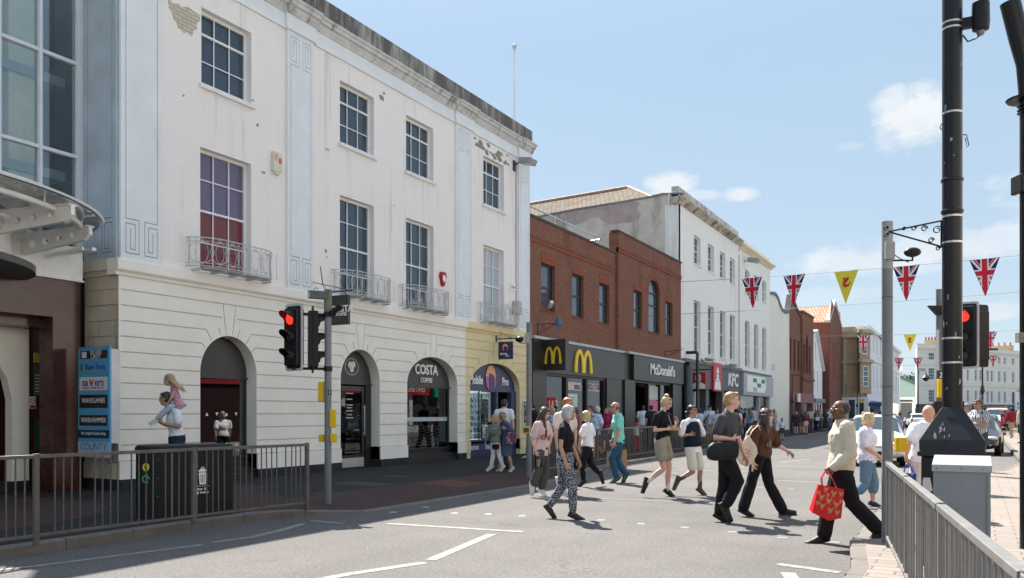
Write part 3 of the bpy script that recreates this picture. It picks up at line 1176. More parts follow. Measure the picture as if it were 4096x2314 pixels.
# 4: phone shop
a = ARCH[3]
s4 = shopfront(a,M_NAVY,M_NAVY,.62,2.30,rec=.22)
wd = 25.62                                            # window | door division
g = MB(F)
g.box(a[0] + .07,wd,.70,2.24,-.26,-.25)
g.build('glass',glass_clear('phone_shop_glass',(.85,.92,.92),.04,.8),s4)
g = MB(F)
g.box(wd,wd + .10,.1,2.28,-.32,-.14)
g.box(a[0],wd,.12,.68,-.26,-.13)
g.box(a[1] - .35,a[1],.1,2.28,-.32,-.14)
g.box(a[0] + (wd - a[0]) / 2 - .015,a[0] + (wd - a[0]) / 2 + .015,.68,2.28,-.26,-.23)
g.build('timber_frame',M_NAVY,s4)
g = MB(F)
g.box(wd + .12,a[1] - .35,.14,2.2,-1.2,-1.15)
g.build('shop_door',plain('navy_door',(.02,.035,.10),.4),s4)
g = MB(F)
g.box(a[0] + .05,wd,.3,2.3,-.78,-.74)
g.build('display_back',plain('display_back',(.55,.62,.64),.6,emit=((.75,.95,1.0),.25)),s4)
g = MB(F)
cols_ = []
pal = [(.05,.05,.06),(.08,.12,.3),(.5,.5,.52),(.45,.05,.06),(.1,.35,.4),(.6,.5,.1),(.75,.75,.78)]
for r_ in range(7):
 z = .74 + r_ * .195
 g.m = 0
 g.box(a[0] + .06,wd - .02,z - .012,z,-.72,-.30)
 for i in range(15):
  if random.random() < .12:
   continue
  y = a[0] + .14 + i * .122
  g.m = 1 + random.randrange(len(pal))
  h = random.uniform(.10,.14)
  g.add([(y - .032,z,-.40),(y + .032,z,-.40),(y + .032,z + h,-.47),(y - .032,z + h,-.47),
(y - .032,z,-.41),(y + .032,z,-.41),(y + .032,z + h,-.48),(y - .032,z + h,-.48)],
[(0,1,2,3),(7,6,5,4),(0,3,7,4),(1,5,6,2),(3,2,6,7)])
g.build('phone_shelves',[plain('shelf_white',(.7,.74,.75),.4)] + [plain('phone_%s' % 'abcdefg'[i],c,.3) for i,c in enumerate(pal)],s4)
for s_,y in (('BUY',24.05),('SELL',25.05)):
 wtext('window_lettering',s_,M_XYZ(y,2.08,-.245),.24,plain('green_white',(.7,.85,.8),.5),s4,bold=.012,depth=.004,sx=.9)
wtext('shop_name','Mobile',M_XYZ(24.33,2.60,-.18),.40,M_WHITE,s4,bold=.018,depth=.02,sx=.78)
wtext('shop_name','Pro',M_XYZ(26.30,2.60,-.18),.38,M_WHITE,s4,bold=.018,depth=.02,sx=.80)
wtext('window_lettering','REPAIR',M_XYZ(24.15,.42,-.12),.19,M_WHITE,s4,bold=.004,depth=.006,sx=.85)
wtext('window_lettering','UNLOCK',M_XYZ(25.15,.42,-.12),.19,M_WHITE,s4,bold=.004,depth=.006,sx=.85)
M_OR = plain('logo_orange',(.75,.38,.20),.5,var=.02)
M_PK = plain('logo_pink',(.55,.12,.30),.5,var=.02)

def arch_logo(name,parent,M,s):
 """round logo: disc in orange over magenta with a dark doorway cut out"""
 mb = MB(M)
 def circ(z0,z1):
  a0,a1 = math.asin(max(-1,z0)),math.asin(min(1,z1))
  n = 8
  rt = [(s * .8 * math.cos(a0 + (a1 - a0) * i / n),s * math.sin(a0 + (a1 - a0) * i / n)) for i in range(n + 1)]
  return rt + [(-x,y) for x,y in reversed(rt)]
 mb.m = 0
 mb.prism(circ(.15,1),0,.02)
 mb.m = 1
 mb.prism(circ(-.95,.149),0,.02)
 mb.m = 2
 mb.prism([(-.30 * s,-1.02 * s),(.50 * s,-1.02 * s),(.50 * s,.0),(.42 * s,.25 * s),(-.22 * s,.42 * s),(-.30 * s,.35 * s)],.012,.028)
 return mb.build(name,[M_OR,M_PK,M_NAVY],parent)

arch_logo('round_logo',s4,M_XYZ(25.28,2.68,-.18),.43)

# small things fixed to the walls
def wall_poster():
 mb = MB(F)
 mb.box(27.22,27.62,1.15,1.98,0.002,.04)
 o = mb.build('poster_frame',plain('alu_frame',(.6,.6,.6),.4))
 tag(o,'narrow framed poster on the yellow wall between the phone shop and the grey pole','poster')
 mb = MB(F)
 random.seed(5)
 mb.box(27.26,27.58,1.19,1.94,.04,.043)
 for i in range(14):
  mb.m = 1 + i % 3
  y,z = random.uniform(27.28,27.5),random.uniform(1.22,1.85)
  mb.box(y,y + random.uniform(.03,.1),z,z + random.uniform(.02,.09),.043,.045 + i * .0004)
 p = mb.build('poster_print',[plain('print_dark',(.07,.06,.08),.5),plain('print_light',(.6,.58,.6),.5),plain('print_red',(.4,.08,.08),.5),plain('print_blue',(.2,.24,.34),.5)],o)

wall_poster()

def alarm(y,z,w,h,col,label,red=None,shield=False):
 mb = MB(frame((XF,y,z),(0,1,0),(0,0,1)))
 if shield:
  poly = [(-w / 2,h * .25),(-w * .32,h * .5),(w * .32,h * .5),(w / 2,h * .25),(w * .12,-h * .5),(-w * .12,-h * .5)]
  mb.prism(poly[::-1],0,.10)
 else:
  mb.box(-w / 2,w / 2,-h * .38,h / 2,0,.10)
  mb.prism([(-w * .42,-h * .38),(w * .42,-h * .38),(w * .25,-h * .5),(-w * .25,-h * .5)][::-1],0,.09)
 o = mb.build('alarm_box',plain('alarm_' + ('red' if shield else 'cream'),col,.5,var=.08,dirt=((.4,.35,.25),6,.62) if not shield else None),bevel=.01)
 tag(o,label,'alarm box')
 mb = MB(frame((XF,y,z),(0,1,0),(0,0,1)))
 if shield:
  mb.prism([(w * .40 * math.cos(t) * .7,h * .05 + h * .24 * math.sin(t)) for t in (2 * math.pi * i / 16 for i in range(16))],.10,.104)
 else:
  mb.box(w * .05,w * .42,0,h * .25,.10,.104)
  for i in range(5):
   mb.box(-w * .42,-w * .08,h * (.1 + i * .06),h * (.125 + i * .06),.10,.103)
 mb.build('alarm_label',M_WHITE if shield else plain('alarm_label_red',(.6,.12,.1),.5),o)
 return o

alarm(14.99,7.18,.26,.50,(.66,.62,.50),'cream alarm box with a red label high on the wall left of the blue pilaster')
alarm(21.98,5.51,.30,.42,(.42,.02,.03),'red shield shaped alarm box on the cream wall right of the third sash window',shield=True)
mb = MB(frame((XF,26.55,5.85),(0,1,0),(0,0,1)))
mb.box(-.28,.10,-.12,.12,.0,.05)
o = tag(mb.build('name_plate',M_WHITE),'small white name board on the upper wall beside the last blue pilaster','name plate')
wtext('lettering','Abel',M_XYZ(26.46,5.85,.052),.17,M_BLK,o,depth=.003)
mb = MB(frame((XF,26.62,5.15),(0,1,0),(0,0,1)))
mb.box(-.16,.16,-.22,.22,0,.22)
o = tag(mb.build('junction_box',plain('weathered_box',(.45,.44,.42),.7,var=.15),bevel=.01),'weathered grey junction box beside the last iron balcony','junction box')

# floodlights
def flood(name,p,label,s=1.0):
 t = thing(name,label,'floodlight',p)
 mb = MB()
 mb.rings([[(0,-.18 * s,-.10 * s),(0,.18 * s,-.10 * s),(0,.18 * s,.10 * s),(0,-.18 * s,.10 * s)],
[(.42 * s,-.27 * s,-.16 * s),(.42 * s,.27 * s,-.16 * s),(.5 * s,.27 * s,.0 * s),(.5 * s,-.27 * s,.0 * s)]])
 mb.build('housing',plain('flood_grey',(.30,.31,.30),.5,var=.15),t)
 mb = MB()
 mb.add([(.03,-.16 * s,-.112 * s),(.41 * s,-.25 * s,-.170 * s),(.41 * s,.25 * s,-.170 * s),(.03,.16 * s,-.112 * s)],[(0,1,2,3)])
 mb.build('lens',glass_dark('flood_lens',(.35,.36,.33),.15),t)
 mb = MB()
 mb.tube([(-.25 * s,0,-.1 * s),(-.02,0,-.02),(.1 * s,0,0)],.025,6)
 mb.box(-.30 * s,-.24 * s,-.08,.08,-.3 * s,.05)
 mb.build('bracket',M_BLK,t)
 return t

y,z = onX(2050,668,-14)
flood('floodlight',(-13.72,y + .1,z + .18),'grey floodlight on the corner of the cream building just under its cornice',1.0)
# drainpipe / cable below it
mb = MB(F)
mb.tube([(26.72,10.2,.03),(26.72,4.5,.03)],.02,6)
mb.build('cable',M_BLUED,B1)
# rainwater stain patches: bare brick where the paint has fallen
random.seed(11)
M_BARE = bricky('bare_brick_patch',(.56,.50,.38),(.66,.60,.47),(.42,.37,.30),ms=.012,bump=.005,var=.4)
mb = MB(F)
pts = [onX(px_,py_) for px_,py_ in ((667,-14),(690,12),(712,16),(728,30),(752,28),(772,44),(800,62),(801,84),(786,96),(788,118),(774,122),(768,147),(757,140),(748,130),(736,134),(722,118),(712,112),(704,86),(694,80),(688,52),(676,34))]
mb.prism(pts[::-1],.0015,.004)
mb.build('bare_brick_patch',M_BARE,B1)
mb = MB(F)
for cy_,cz_,s_ in ((19.0,9.95,.12),(19.12,10.12,.07),(14.62,6.9,.05),(14.3,8.4,.04),(24.3,10.12,.11),(24.7,10.02,.14),(25.2,9.98,.12),(25.6,9.98,.16),(26.0,10.0,.1),(16.75,5.5,.05),(16.78,5.35,.03),(12.4,7.9,.03),(19.6,7.2,.03),(14.45,7.9,.05)):
 n = 9
 mb.prism([(cy_ + s_ * random.uniform(.5,1.3) * math.cos(2 * math.pi * i / n),cz_ + s_ * random.uniform(.4,1.2) * .8 * math.sin(2 * math.pi * i / n)) for i in range(n)],.0015,.0035)
for i in range(16):                                    # peeling under the cornice at the far end
 cy_,cz_,s_ = 23.95 + i * .15 + random.uniform(-.06,.06),random.choice([10.22,10.08,10.02,9.97]) + random.uniform(-.05,.05),random.uniform(.05,.15)
 n = 9
 mb.prism([(cy_ + s_ * random.uniform(.6,1.6) * math.cos(2 * math.pi * i_ / n),cz_ + s_ * random.uniform(.25,.8) * math.sin(2 * math.pi * i_ / n)) for i_ in range(n)],.0015 + i * .0002,.0035 + i * .0002)
mb.build('flaked_paint',plain('flake_dark',(.27,.25,.21),.9,var=.4,scale=20),B1)

# flagpole on the roof
y,z = onX(2058,480,-15.0)
FP = thing('flagpole','tall thin white flagpole with a ball finial on the roof of the cream building','flagpole',(-15.0,y,11.06))
ztop = onX(2058,192,-15.0)[1]
mb = MB()
h = ztop - 11.06
mb.tube([(0,0,0),(0,0,h * .5),(0,0,h * .5 + .01),(0,0,h)],[.05,.048,.035,.028],8)
mb.build('pole',plain('pole_white',(.72,.74,.76),.5),FP,smooth=True)
mb = MB()
mb.ball((0,0,h + .06),.09,10,8)
mb.lathe([(.06,h - .06),(.03,h)],n=8)
mb.build('finial',plain('finial_grey',(.5,.52,.55),.4),FP,smooth=True)
mb = MB()
mb.tube([(.05,0,h * .95),(.06,.01,h * .4),(.05,0,.5)],.004,4)
mb.build('halyard',M_WHITE,FP)

# hanging signs -------------------------------------------------------------
def blade_sign(name,y,x0,x1,z0,z1,mat,label,thick=.07,bracket=True,frame_mat=None):
 """sign board standing out from the wall, faces the street's length"""
 t = thing(name,label,'hanging sign',(XF,y,z1))
 mb = MB()
 mb.box(x0 - XF,x1 - XF,-thick / 2,thick / 2,z0 - z1,0)
 mb.build('board',frame_mat or mat,t,bevel=.006)
 if frame_mat:
  mb = MB()
  mb.box(x0 - XF + .05,x1 - XF - .05,-thick / 2 - .006,-thick / 2,z0 - z1 + .05,-.05)
  mb.build('face_panel',mat,t)
 if bracket:
  mb = MB()
  mb.box(0.002,.03,-.03,.03,.0,.42)
  mb.tube([(0,0,.10),(x1 - XF + .1,0,.10)],.018,6)
  mb.tube([(0,0,.38),(x1 - XF - .05,0,.12)],.010,5)
  for x in (x0 - XF + .08,x1 - XF - .08):
   mb.tube([(x,0,.10),(x,0,-.01)],.008,5)
  mb.tube([(.16 + .06 * math.cos(a_),0,.17 + .06 * math.sin(a_)) for a_ in (i * .5 for i in range(10))],.008,4)
  mb.build('bracket',M_BLK,t)
 return t

SY = 16.2
x0,z1 = onY(1322,1186,SY)
x1,z0 = onY(1396,1298,SY)
cs = blade_sign('hanging_sign',SY,x0 - .12,x1,z0,z1,M_TYMP,'black square coffee shop sign hanging behind the near traffic light pole',.10,frame_mat=M_BLK)
cxs = (x0 + x1) / 2 - XF
ms = lambda x,z,o=.056: frame((x,-o,z),(1,0,0),(0,0,1))
hs = z1 - z0
wtext('lettering','COSTA',ms(cxs + .10,-hs * .48,.06),.22,M_WHITE,cs,bold=.018,sx=.9)
wtext('lettering','COFFEE',ms(cxs + .10,-hs * .66,.06),.10,M_WHITE,cs,bold=.012,sx=.9)

SY = onX(1984,1345,-14)[0]
x0,z1 = onY(1995,1369,SY)
x1,z0 = onY(2052,1437,SY)
pp = blade_sign('hanging_sign',SY,x0,x1,z0,z1,M_NAVY,'small navy phone shop sign hanging from a bracket above the phone shop',.05)
cxs = (x0 + x1) / 2 - XF
hs = z1 - z0
arch_logo('logo',pp,frame((cxs,-.03,-hs * .35),(1,0,0),(0,0,1)),.13)
wtext('lettering','Mobile',ms(cxs - .06,-hs * .70,.032),.11,M_WHITE,pp,bold=.01,sx=.9)
wtext('lettering','Pro',ms(cxs + .08,-hs * .82,.032),.10,M_WHITE,pp,bold=.01,sx=.9)

# ================================================================== SHOPPING CENTRE ENTRANCE, far left
SE = thing('shopping_centre_entrance','shopping centre entrance with tall glass wall, white canopy and dark red granite doorway','entrance',(-15,6,0),world=True)
M_ALU = plain('white_aluminium',(.62,.64,.67),.45,var=.06)
M_GRAN = plain('red_granite',(.075,.020,.016),.18,var=.35,scale=3,fine=.3,bscale=120,spec=.6)
M_CANW = plain('canopy_white',(.86,.85,.81),.5,var=.06,scale=3,dirt=((.42,.33,.25),5,.64))
CWX = -14.95
mb = MB(fac(CWX))
ys = [10.74 - .755 * i for i in range(0,9)]
zs = [4.62,6.36,8.11,9.86,11.61]
for y in ys:
 mb.box(y - .03,y + .03,4.6,13.2,-.08,.05)
for z in zs:
 for a,b in zip(ys[1:],ys[:-1]):
  mb.box(a + .03,b - .03,z - .03,z + .03,-.06,.04)
mb.box(10.78,10.9,4.6,13.2,-.2,.02)
mb.build('mullion_grid',M_ALU,SE)
mb = MB(fac(CWX))
mb.box(4.6,10.71,4.6,13.2,-.03,-.02)
mb.build('curtain_glass',glass_clear('teal_glass',(.88,.95,.95),.05,.9),SE)
mb = MB()
mb.box(-22,-16.2,2,10.9,4.5,13.2)
for y,w in ((10.1,.55),(8.6,.35),(7.2,.5),(5.4,.5)):
 mb.m = 1
 mb.box(-16.0,-15.6,y - w / 2,y + w / 2,4.6,13.2)
mb.m = 2
mb.box(-16.4,-16.15,10.45,10.88,4.6,13.2)
mb.m = 3
for z in (6.0,7.8,9.6,11.4):
 mb.box(-16.2,-15.5,2,10.88,z,z + .18)
mb.build('inner_structure',[plain('hall_wall',(.88,.88,.85),.8),plain('beige_column',(.74,.66,.50),.7),plain('grey_column',(.42,.46,.47),.6),plain('floor_edge',(.30,.33,.36),.6)],SE)
mb = MB()
mb.box(-22,-14.9,2,10.9,13.2,13.5)
mb.build('roof',M_ROOF,SE)  # unseen; kept opaque over the glazed hall to shade the street
mb = MB(fac(-14.6))
mb.box(4,10.6,3.99,4.59,-.34,0)
mb.box(4,10.62,3.96,3.99,-.34,.02)
mb.build('fascia',M_CANW,SE)
mb = MB(fac(-14.6))
mb.prism([(10.57,.12),(10.57,3.95),(3,3.95),(3,3.27),(10.02,3.27),(10.02,.12)][::-1],-.4,-.02)
mb.box(9.55,10.0,.12,3.0,-1.5,-1.4)
mb.box(3,10.02,3.1,3.27,-1.6,-.4)
mb.box(8.45,8.55,.12,3.2,-1.5,-1.4)
mb.build('granite_portal',M_GRAN,SE)
mb = MB(fac(-14.6))
mb.box(3,10.0,.12,3.1,-1.47,-1.45)
mb.build('door_glass',glass_clear('entrance_glass',(.55,.52,.5),.10,1.2),SE)
mb = MB(fac(-14.6))
mb.box(3,10.02,.02,3.3,-4.2,-4.0)
mb.box(9.98,10.02,.02,3.3,-4.0,-1.5)
mb.build('inner_hall',plain('hall_dark',(.07,.05,.045),.8),SE)
XI = -15.5
MI = fac(XI)
iy = lambda px,py: onX(px,py,XI)
mb = MB(MI)
p0,p1,p2 = iy(-120,1330),iy(52,1330),iy(116,1330)
y0_,y1_,y2_ = p0[0],p1[0],p2[0]
mb.prism([(y1_ - .02,.3),(y2_,.3),(y2_,3.1),(y0_,3.1),(y0_,2.75),(y1_ - .6,2.7),(y1_ - .3,2.5),(y1_ - .1,2.15),(y1_ - .02,1.8)],-.2,0)
mb.build('arch_reflection',M_CREAM,SE)  # facade's reflection in the door glass, modelled as a solid wall
mb = MB(MI)
mb.box(y0_,y2_,.12,.3,-.2,.02)
mb.build('plinth_reflection',M_BASE,SE)  # foot of the same modelled reflection
mb = MB(MI)
mb.box(y2_ + .01,iy(262,1600)[0],.12,3.1,-.06,-.02)
mb.build('brown_glass_panel',glass_dark('brown_panel',(.05,.016,.012),.06),SE)

def note(a,b,c,d_,mat,o=0.0):
 m_ = MB(MI)
 q0,q1 = iy(a,d_),iy(b,d_)
 m_.box(q0[0],q1[0],q0[1],iy(a,c)[1],-.018 + o,-.014 + o)
 return m_.build('door_notice',mat,SE)

NY,NG,NR,NI = plain('notice_yellow',(.62,.50,.06),.6),plain('notice_green',(.07,.11,.06),.6),plain('notice_red',(.5,.04,.04),.6),plain('notice_ink',(.09,.07,.05),.6)
note(136,180,1412,1450,NY)
note(136,182,1456,1582,NG)
for k_ in range(5):
 note(140,176,1418 + k_ * 6,1420 + k_ * 6,NI,.006)
for k_ in range(6):
 note(142,176,1500 + k_ * 13,1503 + k_ * 13,M_WHITE,.006)
for a in (120,170):
 note(a,a + 25,1587,1636,M_WHITE)
 note(a + 2,a + 23,1622,1634,NR,.006)
 q = iy(a + 12,1604)
 m_ = MB(MI)
 ci = lambda r_: [(q[0] + r_ * math.cos(t),q[1] + r_ * math.sin(t)) for t in (2 * math.pi * i / 14 for i in range(14))]
 m_.prism(ci(.055),-.008,-.004,[ci(.04)])
 m_.box(q[0] - .02,q[0] + .02,q[1] - .006,q[1] + .006,-.008,-.004)
 m_.build('door_notice',NR,SE)
note(140,225,1680,1800,plain('green_mat',(.03,.09,.03),.7))
# curved canopy
EC = (-14.95,6.5)

def ell(a,b,t,z):
 return V((EC[0] + a * math.cos(t),EC[1] + b * math.sin(t),z))

TS = [-.3 + (math.pi / 2 + .28) * i / 30 for i in range(31)]
mb = MB()
for a,b,z in ():
 pass
top = [ell(3.3,4.02,t,4.80) for t in TS]
inn = [ell(.35,.3,t,4.86) for t in TS]
n = len(TS)
mb.add(top + inn + [p - V((0,0,.02)) for p in top + inn],[(i,i + 1,n + i + 1,n + i) for i in range(n - 1)] + [(3 * n + i,3 * n + i + 1,2 * n + i + 1,2 * n + i) for i in range(n - 1)] + [(i,2 * n + i,2 * n + i + 1,i + 1) for i in range(n - 1)])
cg = mb.build('canopy_glass',glass_clear('canopy_pane',(.82,.87,.84),.30,1.1),SE)
mb = MB()
mb.tube([ell(3.02,3.74,t,4.66) for t in TS],.045,8)
mb.tube([ell(2.3,2.9,t,4.55) for t in TS],.03,6)
for t in TS[3::5]:
 mb.tube([ell(3.02,3.74,t,4.66),ell(3.02,3.74,t,4.79)],.012,6)
 mb.lathe([(.04,0),(.04,.015)],ell(3.02,3.74,t,4.805),8)
mb.build('canopy_rail',M_CANW,SE,smooth=True)
mb = MB()
rim = [[ell(a_,b_,t,z) for a_,b_,z in ((3.36,4.08,4.78),(3.20,3.92,4.86),(3.2,3.92,4.88),(3.38,4.1,4.81))] for t in TS[:-9]]
mb.rings(rim)
mb.build('canopy_edge',M_CANW,SE)
mb = MB()
TD = [-.4 + (math.pi / 2 + .38) * i / 24 for i in range(25)]
mb.add([ell(1.85,2.72,t,3.95) for t in TD] + [ell(1.85,2.72,t,4.75) for t in TD],[(i,i + 1,26 + i,25 + i) for i in range(24)])
mb.build('drum',M_CANW,SE)
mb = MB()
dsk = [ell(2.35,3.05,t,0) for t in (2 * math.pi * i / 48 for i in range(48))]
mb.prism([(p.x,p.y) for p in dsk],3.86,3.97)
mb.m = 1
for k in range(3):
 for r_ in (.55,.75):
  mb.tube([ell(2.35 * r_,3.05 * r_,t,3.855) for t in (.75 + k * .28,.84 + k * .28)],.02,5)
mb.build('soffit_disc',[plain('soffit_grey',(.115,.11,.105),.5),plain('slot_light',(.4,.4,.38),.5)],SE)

def beam(p,q,h0,h1,parent,th=.07):
 p,q = V(p),V(q)
 d = (q - p).normalized()
 L = (q - p).length
 M = frame(p,d,(0,0,1))
 mb = MB(M)
 holes = []
 for i in range(4):
  x = L * (.16 + .20 * i)
  r = .075 - .008 * i
  zc = -h0 * .5 + .02 * i
  holes.append([(x + r * math.cos(t),zc + r * math.sin(t)) for t in (2 * math.pi * j / 12 for j in range(12))])
 mb.prism([(0,-h0),(L * .92,-h1),(L,-h1 * .6),(L,0),(0,0)],-th / 2,th / 2,holes)
 mb.box(0,L,-.005,.015,-.08,.08)
 return mb.build('canopy_beam',M_CANW,parent)

beam((-14.6,9.45,4.62),(-13.05,9.62,4.66),.34,.22,SE)
beam((-13.75,8.35,4.70),(-12.1,8.62,4.70),.36,.24,SE)
beam((-12.9,6.3,4.70),(-11.6,6.35,4.70),.36,.24,SE)
mb = MB()
mb.tube([(-14.55,9.85,4.32),(-13.9,10.1,4.45)],.035,6)
mb.box(-14.6,-13.9,10.28,10.36,4.44,4.5)
mb.build('canopy_strut',M_CANW,SE)

# tenant board -----------------------------------------------------------
TB = thing('tenant_board','tall pale blue shopping centre sign board listing shop names beside the granite doorway','sign board',(-14.0,10.4,0),world=True)
BY = 10.38
bx0,bx1 = onY(313,1600,BY)[0],onY(438,1600,BY)[0]
bz1,bz0 = onY(311,1391,BY)[1],onY(311,1827,BY)[1]
mb = MB()
mb.box(bx0,bx1,BY,BY + .04,bz0,bz1)
mb.build('panel',plain('sign_blue',(.10,.36,.60),.45,var=.03),TB)
mb = MB()
mb.box(bx1 - .4,bx1 - .005,BY + .04,BY + .22,bz0 + .25,bz1 - .05)
mb.build('light_box',plain('lightbox_white',(.66,.65,.62),.6),TB)
W = bx1 - bx0
Hh = bz1 - bz0

def band(u0,u1,v0,v1,mat):
 m_ = MB()
 m_.box(bx0 + W * u0,bx0 + W * u1,BY - .006,BY - .001,bz1 - Hh * v1,bz1 - Hh * v0)
 return m_.build('sign_band',mat,TB)

def bt(s,u,v,size,mat,**kw):
 kw.setdefault('depth',.004)
 return wtext('lettering',s,frame((bx0 + W * u,BY - .009,bz1 - Hh * v),(1,0,0),(0,0,1)),size,mat,TB,**kw)

M_SBLK = plain('sign_black',(.012,.012,.014),.4)
M_SWH = plain('sign_panel_white',(.72,.74,.76),.5)
M_INK = plain('ink_blue',(.03,.10,.35),.5)
band(.08,.93,.035,.108,M_SBLK)
bt('SILVER',.58,.056,.105,M_SWH,sx=.95,space=1.1)
bt('LADY',.58,.090,.105,M_SWH,sx=.95,space=1.1)
bt('Shaw Trust',.55,.185,.135,M_INK,bold=.01,sx=.9)
bt('ability at work',.42,.222,.06,plain('lime_green',(.25,.5,.1),.5))
m_ = MB()
for i in range(4):
 m_.m = i % 2
 m_.box(bx0 + W * (.10 + .07 * (i % 2)),bx0 + W * (.165 + .07 * (i % 2)),BY - .008,BY - .002,bz1 - Hh * (.215 - .032 * (i // 2)),bz1 - Hh * (.187 - .032 * (i // 2)))
m_.build('emblem',[M_INK,plain('lime_green',(.25,.5,.1),.5)],TB)
m_ = MB()
m_.box(bx0 + W * .13,bx0 + W * .28,BY - .009,BY - .007,bz1 - Hh * .10,bz1 - Hh * .045)
m_.build('emblem',M_SWH,TB)
band(.05,.94,.275,.395,M_SWH)
bt('sa',.24,.325,.20,M_INK,bold=.012)
bt('v',.44,.320,.26,plain('sign_red',(.62,.03,.04),.5),bold=.014)
bt('ers',.69,.325,.20,M_INK,bold=.012)
bt('HEALTH  HOME  BEAUTY',.5,.375,.055,plain('sign_red',(.62,.03,.04),.5),sx=.95)
band(.05,.94,.435,.555,M_SBLK)
bt('WAVEGAMES',.5,.49,.125,M_SWH,sx=.85,bold=.006)
band(.05,.94,.62,.715,M_SBLK)
bt('WARHAMMER',.5,.667,.125,M_SWH,sx=.85,bold=.01)
band(.0,1.0,.755,.828,plain('sign_navy',(.012,.03,.08),.4))
bt('the original factory shop',.5,.785,.082,M_SWH,sx=.82)
band(.0,1.0,.865,1.0,plain('sign_grey_blue',(.42,.50,.58),.5))
bt('COUNTY',.5,.908,.185,plain('county_blue',(.03,.20,.50),.5),sx=.93,bold=.004)
bt('W  A  L  K',.5,.965,.085,plain('county_blue',(.03,.20,.50),.5),sx=1.1)

# ================================================================== BRICK BUILDING (burger restaurant)
M_RED = bricky('red_brick',(.245,.108,.070),(.32,.142,.092),(.12,.070,.055),bw=.23,bh=.078,ms=.011,bump=.005,var=.5,dirt=((.115,.048,.036),.9,.56))
M_REDS = bricky('soldier_course',(.29,.085,.046),(.32,.10,.055),(.14,.05,.035),bw=.075,bh=.24,ms=.009,bump=.004,var=.3)
M_COPE = plain('dark_coping',(.10,.085,.075),.8,var=.3,scale=4)
M_BRONZE = plain('bronze_fascia',(.026,.023,.019),.35,metal=.3,var=.06)
M_BRONZE2 = plain('dark_fascia_panel',(.022,.022,.018),.4,var=.08)
M_WINFR = plain('dark_brown_frame',(.022,.014,.014),.45)
M_MPANE = glass_dark('burger_pane',(.05,.075,.095),.04)
M_CHROME = plain('fascia_trim',(.42,.43,.42),.4,metal=.3)
B2 = thing('brick_restaurant_building','two-storey red brick building with dark restaurant fascia and yellow arches, arched first-floor window','building',(-14,28,0),world=True)
XB2 = -14.0

def brickwall(parent,y0,y1,z0,z1,wins,X,mat,name='brick_wall',rec=-.2):
 M = fac(X)
 hs_ = [w if isinstance(w[0],tuple) else rect(*w) for w in wins]
 mb = MB(M)
 mb.sheet(rect(y0,y1,z0,z1),0,hs_)
 mb.reveals(hs_,rec,0)
 return mb.build(name,mat,parent)

w1 = [(28.72,29.92,5.33,7.05),(31.50,32.64,5.35,7.05),(34.32,35.46,5.35,7.05)]
w2 = [(38.14,39.29,5.45,7.22),arch(40.22,41.86,5.45,7.38,.74,14),(42.85,44.0,5.5,7.22)]
brickwall(B2,27.78,36.25,4.25,8.55,w1,XB2,M_RED)
brickwall(B2,36.25,45.45,4.25,9.5,w2,XB2 + .14,M_RED)
boxes('brick_return',None,[(XB2 - .3,XB2 + .138,36.2,36.252,4.25,9.5),(XB2 - .3,XB2 + .138,45.44,45.47,4.25,9.5)],M_RED,B2)
mb = MB()
mb.box(-27,XB2 - .22,27.8,45.45,4.2,8.3)
mb.box(-27,XB2 - 3.4,27.8,45.45,0,4.2)
mb.build('carcass',M_DARKROOM,B2)
mb = MB()
mb.box(XB2 - .3,XB2 - .002,27.8,36.2,8.0,8.54)
mb.box(XB2 - .2,XB2 + .136,36.25,45.43,8.0,9.49)
mb.build('parapet_back',M_RED,B2)
for y0,y1,o,zc,dz in ((27.78,36.2,0,8.55,0),(36.12,45.5,.14,9.5,0)):
 course(y0,y1,[(-.35 + o,zc),(.03 + o,zc),(.06 + o,zc + .05),(.05 + o,zc + .09),(-.35 + o,zc + .10)],M_COPE,'coping',X=XB2,parent=B2)
 bz = .93 if o else 0
 course(y0 + (.08 if o else 0),y1 - .06,[(-.1 + o,7.70 + bz),(.035 + o,7.70 + bz),(.035 + o,7.84 + bz),(-.1 + o,7.84 + bz)],M_REDS,'brick_band',X=XB2,parent=B2)
 course(y0 + (.08 if o else 0),y1 - .06,[(-.1 + o,7.841 + bz),(.06 + o,7.841 + bz),(.06 + o,7.91 + bz),(-.1 + o,7.91 + bz)],M_RED,'brick_band',X=XB2,parent=B2)

def dark_window(parent,w,X,arched=False,fr=None,glass=None,meet=.5):
 fr = fr or M_WINFR
 M = fac(X)
 if arched:
  y0,y1,z0,z1 = w[0][0],w[1][0],w[0][1],max(p[1] for p in w)
  cy,zc = (y0 + y1) / 2,(z0 + z1) / 2
  inner = [(cy + (p[0] - cy) * .88,zc + (p[1] - zc) * .94) for p in w]
  outer = w
 else:
  y0,y1,z0,z1 = w
  outer = rect(*w)
  inner = rect(y0 + .08,y1 - .08,z0 + .09,z1 - .08)
 mb = MB(M)
 mb.prism(outer,-.19,-.13,[inner])
 zm = z0 + (z1 - z0) * meet
 mb.box(y0 + .05,y1 - .05,zm - .04,zm + .04,-.18,-.12)
 if arched:
  mb.box(y0 + .05,y1 - .05,7.34,7.42,-.18,-.12)
 wn = mb.build('window',fr,parent)
 mb = MB(M)
 mb.prism(inner,-.17,-.16)
 mb.build('pane',glass or M_MPANE,wn)
 mb = MB(M)
 mb.box(y0 - .02,y1 + .02,z0 - .05,z0,-.18,.03)
 mb.build('sill',M_REDS,wn)
 return wn

